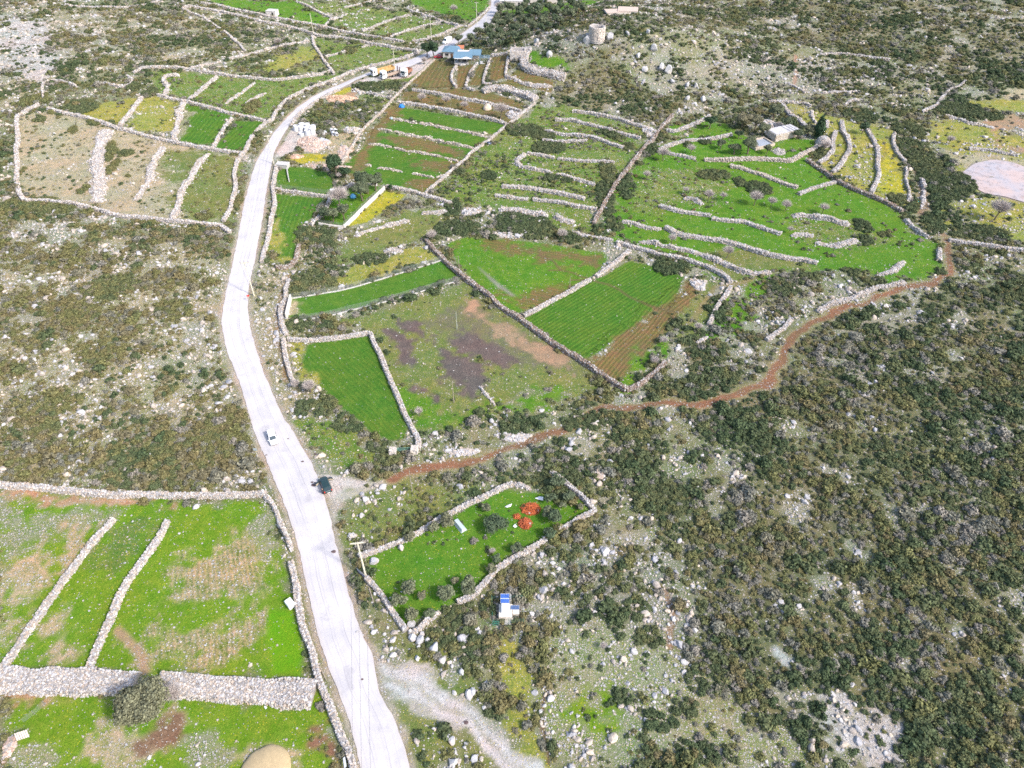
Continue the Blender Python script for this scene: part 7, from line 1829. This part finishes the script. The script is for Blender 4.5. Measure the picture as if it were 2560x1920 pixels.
# ------------------------------------------------------------------ fences, gates, plastered walls
def mesh_mat(name, col, alpha):
    m, nt, bs = new_mat(name)
    pos = _n(nt, "ShaderNodeTexCoord").outputs["Object"]
    bs.inputs["Base Color"].default_value = (*col, 1); bs.inputs["Roughness"].default_value = .5; bs.inputs["Metallic"].default_value = .3
    nt.links.new(_range(nt, _noise(nt, pos, 1.2, 2, .5), .3, .7, alpha * .75, alpha * 1.25), bs.inputs["Alpha"])
    return m
M_MESH = mesh_mat("galvanised_netting", (.36, .40, .38), .20)
M_MESHG = mesh_mat("green_netting", (.05, .22, .17), .30)
def strip(c, zb, h, th):
    """closed band standing along a line"""
    tg = np.gradient(c, axis=0); tg /= np.linalg.norm(tg, axis=1)[:, None]; nm = np.stack([-tg[:, 1], tg[:, 0]], 1)
    n = len(c); R = np.stack([np.c_[c - nm * th / 2, zb - .15], np.c_[c - nm * th / 2, zb + h], np.c_[c + nm * th / 2, zb + h], np.c_[c + nm * th / 2, zb - .15]], 1)
    k = np.arange(n - 1)[:, None] * 4
    F = np.concatenate([np.concatenate([k + j, k + 4 + j, k + 4 + (j + 1) % 4, k + (j + 1) % 4], 1) for j in range(4)] + [np.array([[0, 1, 2, 3], [4 * n - 1, 4 * n - 2, 4 * n - 3, 4 * n - 4]])])
    return R.reshape(-1, 3), F
def fence(line, label, h=1.6, curb=.28, ch=.25, mat=None, post=None, step=3.0, net=None, name="wire_fence"):
    c = pts(line); d = np.r_[0, np.cumsum(np.linalg.norm(np.diff(c, axis=0), axis=1))]; L = d[-1]; n = max(3, int(L / 1.5)); t = np.linspace(0, L, n)
    c = np.stack([np.interp(t, d, c[:, 0]), np.interp(t, d, c[:, 1])], 1); z = H(c[:, 0], c[:, 1])
    e = empty(name, float(c[0, 0]), float(c[0, 1]), 0, label, "fence"); o = np.array([*e.location])
    if curb > 0:
        V, F = strip(c, z, ch, curb); np_obj("concrete_kerb", V - o, F, mat or M_CONC, None, False, e)
    V = np.vstack([np.c_[c, z + ch], np.c_[c, z + ch + h]]) - o; k = np.arange(n - 1)
    np_obj("netting", V, np.stack([k, k + 1, k + 1 + n, k + n], 1), net or M_MESH, None, False, e)
    for s in np.arange(0, L + .1, step):
        x = float(np.interp(s, t, c[:, 0])); y = float(np.interp(s, t, c[:, 1])); zz = Hs(x, y)
        MB().tube((x - o[0], y - o[1], zz - o[2] - .1), (x - o[0], y - o[1], zz - o[2] + ch + h + .05), .04, n=6).build("post", post or M_STEEL, e)
    return e
fence("F 360,682 520,657 700,627 850,587 1000,542 1200,482 1400,417", "Wire fence on a low concrete kerb, upper side of the long green strip", 1.5)
fence("F 420,832 600,807 800,757 1000,707 1200,652 1400,592 1480,570", "Wire fence on a low concrete kerb, lower side of the long green strip", 1.6, step=4)
fence("F 1478,570 1545,545", "Short pale railing closing the far end of the lower strip fence", .9, 0, .1, step=1.4)
fence("B 515,1510 600,1370 625,1355", "Sagging wire fence leaning out of the small field beside the olive enclosure", 1.5, 0, .05, step=3)
fence("B 250,1302 450,1332 620,1350", "Thin wire fence standing along the cross wall of the small green fields", 1.4, 0, .6, step=5)
def plaster_wall(line, h, th, label, mat=None, net=True, kind="plastered_wall"):
    c = pts(line, h * .5); d = np.r_[0, np.cumsum(np.linalg.norm(np.diff(c, axis=0), axis=1))]; L = d[-1]; n = max(4, int(L / 1.2)); t = np.linspace(0, L, n)
    c = np.stack([np.interp(t, d, c[:, 0]), np.interp(t, d, c[:, 1])], 1); z = H(c[:, 0], c[:, 1]); V, F = strip(c, z, h, th)
    e = empty(kind, float(c[0, 0]), float(c[0, 1]), 0, label, "wall"); e["kind"] = "thing"; o = np.array([*e.location])
    np_obj("wall", V - o, F, mat or M_RENDER, None, False, e)
    if net:
        V = np.vstack([np.c_[c, z + h], np.c_[c, z + h + 1.2]]) - o; k = np.arange(n - 1)
        np_obj("netting", V, np.stack([k, k + 1, k + 1 + n, k + n], 1), M_MESH, None, False, e)
    block(c, th)
plaster_wall("B 1000,1300 900,1392 800,1492 718,1570", 1.3, .45, "Smooth pale plastered wall on the long side of the olive enclosure")
plaster_wall("B 712,1572 620,1562 545,1548", 1.0, .4, "Low plastered wall at the bottom of the olive enclosure")
plaster_wall("F 350,670 335,735 320,805", 1.7, .4, "Short cream block wall at the road end of the long green strip", None, False, "block_wall")
plaster_wall("B 325,1165 330,1205 340,1250", .9, .3, "Thin concrete kerb wall below the concrete enclosure of the gravel lot", M_CONC, False, "kerb_wall")
def gate(l, r, h, label, mat, net, posts=True, name="metal_gate"):
    a, b = pts(l)[0], pts(r)[0]; w = float(np.linalg.norm(b - a)); t = empty(name, a[0], a[1], math.atan2(b[1] - a[1], b[0] - a[0]), label, "gate")
    mb = MB()
    for z in (.12, h * .55, h): mb.tube((0, 0, z), (w, 0, z), .035, n=6)
    for x in (0, w * .5, w): mb.tube((x, 0, .1), (x, 0, h), .035, n=6)
    f = mb.build("frame", mat, t)
    np_obj("netting", [(0, .01, .12), (w, .01, .12), (w, .01, h), (0, .01, h)], [(0, 1, 2, 3)], net, None, False, t)
M_GREENP = plain("green_paint", (.04, .20, .15), .5, .2)
gate("J 1088,362", "J 1186,356", 1.35, "Green metal gate between two rough stone pillars at the triangular field", plain("pale_green_paint", (.20, .40, .34), .5), M_MESHG)
for txt, lb in (("J 1060,375", "Rough stone gate pillar on the left of the green metal gate"), ("J 1208,362", "Rough stone gate pillar on the right of the green metal gate")):
    x, y = at(txt); n = 130; q = empty("gate_pillar", x, y, 0, lb, "gate pillar")
    f = RNG.integers(0, 4, n); u = RNG.uniform(-.65, .65, n); zz = RNG.uniform(0, 1.5, n)
    P = np.c_[np.where(f == 0, u, np.where(f == 1, u, np.where(f == 2, -.65, .65))), np.where(f == 0, -.65, np.where(f == 1, .65, u)), zz]
    N = np.c_[np.where(f == 2, -1, np.where(f == 3, 1, 0)), np.where(f == 0, -1, np.where(f == 1, 1, 0))].astype(float)
    n2 = 40; P2 = np.c_[RNG.uniform(-.6, .6, n2), RNG.uniform(-.6, .6, n2), np.full(n2, 1.5)]
    cb = np.array([(-.6, -.6, -.2), (.6, -.6, -.2), (.6, .6, -.2), (-.6, .6, -.2), (-.6, -.6, 1.45), (.6, -.6, 1.45), (.6, .6, 1.45), (-.6, .6, 1.45)]); cf = np.array([[0, 3, 2, 1], [4, 5, 6, 7], [0, 1, 5, 4], [1, 2, 6, 5], [2, 3, 7, 6], [3, 0, 4, 7]])
    clad("masonry", np.vstack([P, P2]), np.vstack([N, np.tile([0, -1.], (n2, 1))]), .34, q, np.array([(.56, .50, .43), (.50, .45, .40), (.46, .42, .40)]), (cb, cf))
gate("J 812,1185", "J 868,1235", 1.1, "Grey sheet metal gate leaning at the foot of the tall cream pole", plain("zinc_frame", (.45, .43, .48), .5, .4), mesh_mat("zinc_sheet", (.34, .33, .38), .8), name="leaning_gate")
# wooden pallet gate with netting at the lower left
def pallet():
    x, y = at("M 165,1445"); t = empty("pallet_gate", x, y, .35, "Whitish wooden pallet used as a gate in a loose net fence at lower left", "pallet")
    m = plain("bleached_wood", (.52, .46, .42), .9, var=.25)
    for k in range(6): MB().box((k * .3 - .75, 0, .72), (.22, .04, 1.35), Matrix.Rotation(-.5, 4, 'X')).build("slat", m, t)
    for z, yy in ((.35, -.12), (1.05, .26)): MB().box((0, yy + .05, z), (1.8, .05, .10)).build("rail", m, t)
    fence("M 315,1220 240,1290 165,1345", "Thin net fence running up from the pallet gate", 1.2, 0, .05, step=1.8)
    fence("M 95,1480 40,1570 -20,1640", "Thin net fence running down from the pallet gate to the edge", 1.2, 0, .05, step=1.8)
    heap("M 60,1530", 34, 90, .5, 160, .3, "Line of pinkish stones under the net fence at lower left", cols=PINK)
pallet()

# ------------------------------------------------------------------ solar pump hut
def pump():
    x, y = at("Z 1264,1550.5"); p = ppm(x, y); s = 1 / p / 13.825        # zoom pixels to metres across
    X = lambda u: (u - 880) * s
    b = empty("pump_hut", x, y, 0, "Small concrete pump block carrying a white cabinet, inside the green fence", "pump hut")
    MB().box((0, 1.25, .45), (2.35, 2.5, 1.3), None, .03).build("base", plain("pale_concrete", (.56, .50, .44), .9, var=.12), b)
    c = MB().box((0.0, 1.35, 1.62), (1.42, 1.3, 1.05), None, .02).build("cabinet", M_WHITE, b)
    mb = MB()
    for k in range(7): mb.box((-.6 + k * .2, 1.35, 2.16), (.05, 1.34, .03))
    mb.build("cabinet_rib", M_WHITE, c)
    MB().box((0, .692, 1.62), (.9, .02, .8)).build("door", plain("cabinet_door", (.66, .66, .66), .5), c)
    MB().tube((.9, 2.9, -.1), (.9, 2.9, 3.6), .05, n=8).build("post", M_WHITE, b)
    def panel(cx, cy, cz, w, d, label, tilt, split):
        t = empty("solar_panel", x + cx, y + cy, 0, label, "solar panel", z=Hs(x, y) + cz)
        R = Matrix.Rotation(tilt, 4, 'X')
        MB().box((0, 0, 0), (w + .07, d + .07, .05), R).build("frame", plain("aluminium", (.62, .63, .66), .4, .3), t)
        m, nt, bs = new_mat("solar_cells"); tc = _n(nt, "ShaderNodeTexCoord").outputs["Object"]
        br = _n(nt, "ShaderNodeTexBrick"); br.offset = 0; br.inputs["Scale"].default_value = 6.5; br.inputs["Mortar Size"].default_value = .018; br.inputs["Brick Width"].default_value = 1; br.inputs["Row Height"].default_value = 1
        br.inputs["Color1"].default_value = (.012, .075, .33, 1) if split else (.035, .07, .17, 1); br.inputs["Color2"].default_value = (.018, .09, .36, 1) if split else (.04, .08, .19, 1); br.inputs["Mortar"].default_value = (.30, .36, .48, 1)
        nt.links.new(tc, br.inputs["Vector"]); nt.links.new(br.outputs[0], bs.inputs["Base Color"]); bs.inputs["Roughness"].default_value = .35
        if split:
            for k in (-1, 1): MB().box(R @ Vector((0, k * d * .26, .03)), (w, d * .46, .03), R).build("cells", m, t)
        else: MB().box(R @ Vector((0, 0, .03)), (w, d, .03), R).build("cells", m, t)
        for k in (-1, 1): MB().tube((k * w * .42, 0, -cz + .35 if False else -min(cz, 1.2)), (k * w * .42, 0, 0), .03, n=6).build("leg", M_STEEL, t)
    panel(-.12, 2.95, 2.15, 1.5, 1.55, "Pair of bright blue solar panels mounted behind the white cabinet", math.radians(24), True)
    panel(1.62, 1.55, 1.55, 1.48, .72, "Single darker solar panel right of the white cabinet", math.radians(18), False)
    t = empty("water_box", x + 1.82, y + .62, 0, "Small concrete box with a flat lid right of the pump block", "concrete box")
    MB().box((0, .95, .35), (1.05, 1.6, .9), None, .03).build("box", _cache["pale_concrete"], t)
    MB().box((0, .95, .83), (1.12, 1.66, .07), None, .01).build("lid", plain("light_lid", (.62, .58, .54), .85), t)
    pad = MB().box((.55, 1.6, -.10), (5.4, 6.4, .26), None, .05).build("concrete_pad", M_CONC); pad.location = (x, y, Hs(x, y)); prop(pad, "Rough grey concrete slab under the pump hut and its fence", "concrete slab")
    corners = [("K 85,1500", "K 82,1388"), ("K 82,1388", "K 290,1385"), ("K 290,1385", "K 302,1545"), ("K 302,1545", "K 85,1552")]
    for (a, c2), nm in zip(corners, ("left", "back", "right", "front")):
        fence(f"{a} {c2[2:]}", f"Green wire fence panel on the {nm} side of the solar pump hut", 1.7, 0, .05, post=M_GREENP, step=2.6, net=mesh_mat("green_netting_" + nm, (.05, .22, .17), .16), name="green_fence")
    gate("K 88,1560", "K 132,1560", 1.5, "Small green gate standing in the lower left corner of the pump fence", M_GREENP, M_MESHG, name="green_gate")
pump()

# ------------------------------------------------------------------ smaller things
def trough():
    x, y = at("J 1515,905"); a = pts("J 1495,845")[0]; b = pts("J 1545,905")[0]
    x, y = (a + b) / 2; rz = math.atan2(b[1] - a[1], b[0] - a[0]); L = float(np.linalg.norm(b - a)) + .5
    t = empty("grey_trough", x, y, rz, "Pale grey upturned metal trough lying in the grass beside an olive tree", "trough")
    m = plain("pale_grey_metal", (.42, .48, .49), .45, .1, var=.06, scale=1)
    w, h = 1.25, .85
    MB().loft([[(-L / 2, -w / 2, 0), (L / 2, -w / 2, 0), (L / 2, w / 2, 0), (-L / 2, w / 2, 0)], [(-L / 2, -w / 2, .06), (L / 2, -w / 2, .06), (L / 2, w / 2, .06), (-L / 2, w / 2, .06)], [(-L / 2 + .18, -w / 2 + .25, h), (L / 2 - .18, -w / 2 + .25, h), (L / 2 - .18, w / 2 - .25, h), (-L / 2 + .18, w / 2 - .25, h)]]).build("tub", m, t)
    MB().box((0, -w / 2 - .03, .06), (L + .1, .06, .08)).build("rim", m, t); MB().box((0, w / 2 + .03, .06), (L + .1, .06, .08)).build("rim", m, t)
trough()
def tank():
    x, y = at("M 2010,535"); t = empty("white_tank", x, y, .75, "White plastic water tank with a small hatch against the roadside wall", "water tank")
    b = MB().loft([[(sx * k * .62, sy * k * .85, z) for sx, sy in ((-1, -1), (1, -1), (1, 1), (-1, 1))] for k, z in ((.95, 0), (1, .3), (1, 1.0), (.9, 1.2))]).build("tank", M_WHITE, t)
    MB().box((.05, .1, 1.205), (.45, .6, .03), None, .01).build("hatch", plain("hatch_white", (.66, .66, .66), .5), t)
    MB().tube((.05, .1, 1.26), (.28, .22, 1.26), .025, n=6).build("handle", M_TRIM, t)
tank()
def sticks(txt, rx, ry, h, n, label, col):
    x, y = at(txt); p = ppm(x, y); rx = rx / S / p; ry = ry / S / p
    q = np.sqrt(RNG.uniform(0, 1, n)); a = RNG.uniform(0, 6.283, n); X = rx * q * np.cos(a); Y = ry * q * np.sin(a) * 1.1
    c = np.c_[X, Y, .05 + h * (1 - q ** 1.5) * RNG.uniform(.3, 1, n)]
    d = np.c_[RNG.normal(0, 1, n), RNG.normal(0, 1, n), RNG.normal(0, .32, n)]; d /= np.linalg.norm(d, axis=1)[:, None]; ln = RNG.uniform(.25, .6, n)[:, None]
    m = c + np.c_[RNG.normal(0, .1, n), RNG.normal(0, .1, n), RNG.normal(.05, .05, n)]
    A, B_ = c - d * ln, c + d * ln; A[:, 2] = np.maximum(A[:, 2], .02); B_[:, 2] = np.maximum(B_[:, 2], .02); w = RNG.uniform(.03, .06, n)[:, None]
    V = []; F = []; o = 0
    for P, Q in ((A, m), (m, B_)):
        axx = Q - P; axx /= np.linalg.norm(axx, axis=1)[:, None]; u = np.cross(axx, [0, 0, 1.0]); u /= np.linalg.norm(u, axis=1)[:, None] + 1e-9; v = np.cross(axx, u)
        ringp = [P + (u * math.cos(k) + v * math.sin(k)) * w for k in (0, 2.1, 4.2)] + [Q + (u * math.cos(k) + v * math.sin(k)) * w * .8 for k in (0, 2.1, 4.2)]
        V.append(np.stack(ringp, 1).reshape(-1, 3)); f = np.array([[0, 1, 4, 3], [1, 2, 5, 4], [2, 0, 3, 5]])[None] + 6 * np.arange(n)[:, None, None] + o; F.append(f.reshape(-1, 4)); o += 6 * n
    g = np.repeat(RNG.uniform(.6, 1.3, n), 6); g = np.r_[g, g]
    cv = np.c_[np.array(col)[None] * g[:, None], np.ones(len(g))]
    ob = np_obj("branch_heap", np.vstack(V), np.vstack(F), M_STONE, dict(col=('FLOAT_COLOR', cv))); ob.location = (x, y, Hs(x, y))
    prop(ob, label, "branch heap")
sticks("J 2010,755", 62, 42, .9, 620, "Larger heap of orange red cut branches in the grassy enclosure", (.52, .145, .06))
sticks("J 1972,855", 42, 38, .8, 380, "Smaller lower heap of orange red cut branches in the grassy enclosure", (.46, .13, .06))
sticks("J 1915,808", 20, 14, .4, 70, "Little outlying heap of orange red branches", (.52, .15, .06))
for k, (txt, r, lb) in enumerate((("J 1998,780", 13, "Pale stone on the near side of the larger orange heap"), ("J 1980,785", 10, "Cream stone beside the larger orange heap"), ("J 2058,765", 11, "Greyish stone at the right end of the larger orange heap"), ("J 2003,860", 14, "Grey block at the right of the smaller orange heap"), ("J 2000,838", 9, "White stone on top of the smaller orange heap"))):
    boulder(txt, r, lb, .3, 500 + k)
def sheet_of(txt, outline, label, name, cat, mat, z=.12):
    pl = [at(t) for t in outline]; c = np.mean(pl, 0)
    b = MB(); b.prism([(p[0] - c[0], p[1] - c[1], z + .10 * ((i * 7) % 3)) for i, p in enumerate(pl)], (0, 0, .04)); o = b.build(name, mat); o.location = (c[0], c[1], Hs(*c)); prop(o, label, cat)
M_PLASTIC = plain("white_plastic", (.70, .70, .72), .5, var=.08)
sheet_of(0, ("J 2037,682", "J 2070,672", "J 2096,677", "J 2094,698", "J 2060,692"), "White plastic sheet lying in the grass above the orange heaps", "plastic_sheet", "plastic sheet", M_PLASTIC)
sheet_of(0, ("J 1885,875", "J 1902,862", "J 1917,882", "J 1900,886"), "Small white bag on the grass left of the orange heaps", "plastic_bag", "plastic bag", M_PLASTIC)
sheet_of(0, ("J 1830,740", "J 1860,728", "J 1880,724", "J 1872,738", "J 1845,748"), "Crumpled whitish sack in the grass above the wide dark bush", "plastic_sack", "plastic sack", M_PLASTIC)
sheet_of(0, ("M 1825,1236", "M 1840,1232", "M 1850,1248", "M 1836,1256"), "White object lying below the very wide wall near the road", "plastic_can", "plastic can", M_PLASTIC)
sheet_of(0, ("N 715,1600", "N 730,1590", "N 742,1659", "N 725,1675"), "White panel leaning on the roadside wall at the bottom edge", "white_sheet", "panel", M_PLASTIC, .5)
def log(a, b, label, r=.09, z=.12):
    p, q = pts(a)[0], pts(b)[0]; o = MB().tube((0, 0, 0), (q[0] - p[0], q[1] - p[1], Hs(*q) - Hs(*p)), r, r * .8, 8).build("wooden_log", M_WOOD); o.location = (p[0], p[1], Hs(*p) + z); prop(o, label, "log")
log("N 893,415", "N 933,550", "Long cut log lying in weeds left of the grassy enclosure", .12)
log("N 550,955", "N 597,1055", "Grey log lying on the verge beside the roadside wall", .12)
log("N 90,1115", "N 103,1140", "Short dark log on top of the very wide wall near the road", .10, 1.25)
def sign(txt, label, shape):
    x, y = at(txt); rz = facing(x, y); t = empty("road_sign", x, y, rz if shape == 3 else rz + 2.6, label, "road sign")
    MB().tube((0, 0, -.2), (0, 0, 2.2 if shape == 4 else 1.7), .035, n=8).build("post", plain("sign_post", (.6, .6, .6), .5), t)
    if shape == 3:
        MB().prism([(-.48, -.05, 2.0), (.48, -.05, 2.0), (0, -.05, 1.2)], (0, .02, 0)).build("border", M_RED, t)
        MB().prism([(-.30, -.06, 1.9), (.30, -.06, 1.9), (0, -.06, 1.4)], (0, .012, 0)).build("plate", M_WHITE, t)
    else:
        MB().box((0, -.05, 2.35), (.75, .03, .75), Matrix.Rotation(.0, 4, 'Y'), .01).build("plate", plain("sign_back", (.55, .62, .66), .4, .4), t)
sign("E 1725,700", "Small red and white triangular sign below the leaning concrete pole", 3)
sign("I 1782,392", "Square road sign seen from its grey back on the left verge", 4)
# concrete rings at the gravel lot
def pipe(txt, r, h, label, lying=None, lid=False):
    x, y = at(txt); t = empty("concrete_ring", x, y, 0, label, "concrete pipe", "concrete rings stored at the gravel lot")
    n = 24; m = plain("light_concrete", (.56, .56, .58), .85, var=.1)
    mb = MB(); prof = [(r, 0), (r, h), (r * .84, h), (r * .84, .05)]
    rings = [[(k * math.cos(6.283 * i / n), k * math.sin(6.283 * i / n), z) for i in range(n)] for k, z in prof]
    vs = [[mb.b.verts.new(Vector(p)) for p in rg] for rg in rings]
    for a, b in zip(vs, vs[1:] + vs[:1]):
        for i in range(n): mb.b.faces.new((a[i], a[(i + 1) % n], b[(i + 1) % n], b[i]))
    o = mb.build("ring", m, t)
    MB().tube((0, 0, h), (0, 0, h + .07), r * 1.02, n=n).tube((0, 0, h + .06), (0, 0, h + .10), r * .8, n=n).build("rim", m, t) if lid else None
    if lying is not None: t.rotation_euler = (0, math.pi / 2, lying); t.location.z += r
q = 40 / S / 4.9
zp = lambda x, y: f"Z {700 + x / 5.77:.1f},{280 + y / 5.77:.1f}"
for u, v, hh, lb, l in ((240, 268, 2.0, "Leftmost grey open concrete ring of the stack", False), (325, 240, 2.0, "Tall concrete ring at the back, second from the left", True), (400, 245, 2.0, "Tall concrete ring at the back in the middle", True), (485, 275, 2.1, "Tall concrete ring at the back right end", True), (308, 270, 1.7, "Concrete ring in the middle row above the short one", True), (392, 280, 1.6, "Concrete ring in the middle row behind the front one", True), (476, 315, 2.2, "Rightmost tall front concrete ring", True), (315, 332, 1.0, "Short concrete ring at the front left", False), (402, 330, 1.9, "Front middle concrete ring with a visible collar", False)):
    pipe(zp(u, v), 40 / 5.77 / ppm(*at(zp(u, v))), hh, lb, None, l)
pipe(zp(628, 300), 42 / 5.77 / 5.4, .25, "Flat round concrete lid lying right of the stacked rings", None, True)
for u, v, lb in ((745, 275, "Lying white pipe piece, upper left of the four"), (795, 275, "Lying white pipe piece, upper right of the four"), (765, 320, "Lying white pipe piece, lower left of the four"), (815, 330, "Lying white pipe piece, lower right of the four")):
    pipe(zp(u, v), .62, 1.5, lb, -1.2)
def tarp(txt, r, h, label, mat, name, cat):
    x, y = at(txt); p = ppm(x, y); R = r / S / p; rng = np.random.default_rng(2); V, F = icos(3)
    V = V * np.array([R, R * .8, h]) * (1 + .35 * (vnoise(V[:, 0] * 3 + 7, V[:, 1] * 3 + V[:, 2] * 2, .9, 6)[:, None] - .5)); V[:, 2] = np.maximum(V[:, 2], -.05)
    o = np_obj(name, V, F, mat); o.location = (x, y, Hs(x, y)); prop(o, label, cat)
M_TARP = plain("blue_tarpaulin_sheet", (.01, .16, .55), .5, var=.3, scale=2)
tarp("B 1118,740", 20, 1.2, "Bright blue tarpaulin over a pile at the left end of the second terrace wall", M_TARP, "blue_tarpaulin", "tarpaulin")
tarp("B 1050,822", 12, .7, "Pale blue sack at the start of the first crop row", plain("pale_blue_sack", (.36, .46, .55), .6), "blue_sack", "sack")
tarp("B 1720,995", 18, .9, "Dark blue covered bundle beside the boundary wall of the striped field", plain("navy_cover", (.03, .05, .10), .6), "dark_bundle", "bundle")
def tent():
    x, y = at(f"Z {780 + 516 / 5.01:.1f},{400 + 468 / 5.01:.1f}"); t = empty("dome_tent", x, y, facing(x, y) + .3, "Blue dome tent with a dark open door inside the olive enclosure", "tent")
    V, F = icos(3); k = V[:, 2] > -.15; V = V * np.array([1.0, 1.0, 1.25]); V[:, 2] = np.maximum(V[:, 2], 0)
    np_obj("canopy", V, F, plain("sky_blue_fabric", (.12, .38, .62), .6, var=.1), None, True, t)
    MB().prism([(-.55, -.98, 0), (.55, -.98, 0), (.35, -.80, .65), (0, -.68, .85), (-.35, -.80, .65)], (0, -.05, .02)).build("door", plain("dark_blue_fabric", (.01, .06, .16), .7), t)
    tarp(f"Z {780 + 588 / 5.01:.1f},{400 + 415 / 5.01:.1f}", 9, .9, "Small blue barrel shape between the olive trees of the enclosure", M_TARP, "blue_barrel", "barrel")
    x, y = at("B 640,1322"); o = MB().tube((-.7, 0, .45), (.7, 0, .45), .42, n=16).build("white_barrel", plain("pale_barrel", (.60, .66, .72), .5)); o.location = (x, y, Hs(x, y)); prop(o, "Pale barrel lying above the cross wall beside the big bare tree", "barrel")
tent()
tarp("D 1478,1405", 7, .7, "Tiny turquoise bundle on the narrow path between bushes", plain("turquoise", (.03, .40, .36), .6), "turquoise_bundle", "bundle")
tarp("G 1480,70", 6, .6, "Tiny dark red object on the terrace wall of the green slope", plain("dark_red", (.18, .01, .02), .6), "red_object", "object")
MBX = at("N 1765,1190")
tarp("N 1765,1190", 12, .5, "Rusty tangle of scrap beside the leaning grey slab", plain("rust", (.20, .08, .05), .9), "rusty_scrap", "scrap")
tarp("N 932,460", 11, .7, "Grey box like stone block in weeds beside the enclosure wall", plain("grey_block", (.45, .44, .46), .9), "stone_block", "stone block")
# dark manure clods lying on the road
for k, (txt, r) in enumerate((("J 522,375", .35), ("J 433,427", .3), ("J 183,382", .22), ("J 333,270", .2), ("N 845,1047", .22), ("N 1563,1345", .4), ("J 648,1050", .45), ("J 510,590", .5), ("J 500,570", .3), ("J 522,575", .3))):
    x, y = at(txt); V, F = icos(2); V = V * np.array([r, r * .7, r * .25]) * (1 + .5 * (RNG.random((len(V), 1)) - .5))
    o = np_obj("dark_clod", V, F, plain("dark_clod", (.09, .06, .06), .95)); o.location = (x, y, Hs(x, y) + (.10 if not txt.startswith("N 1563") else .02))
    prop(o, "Small flat dark clod of dirt on the pale road surface", "clod", "dark clods on the road")
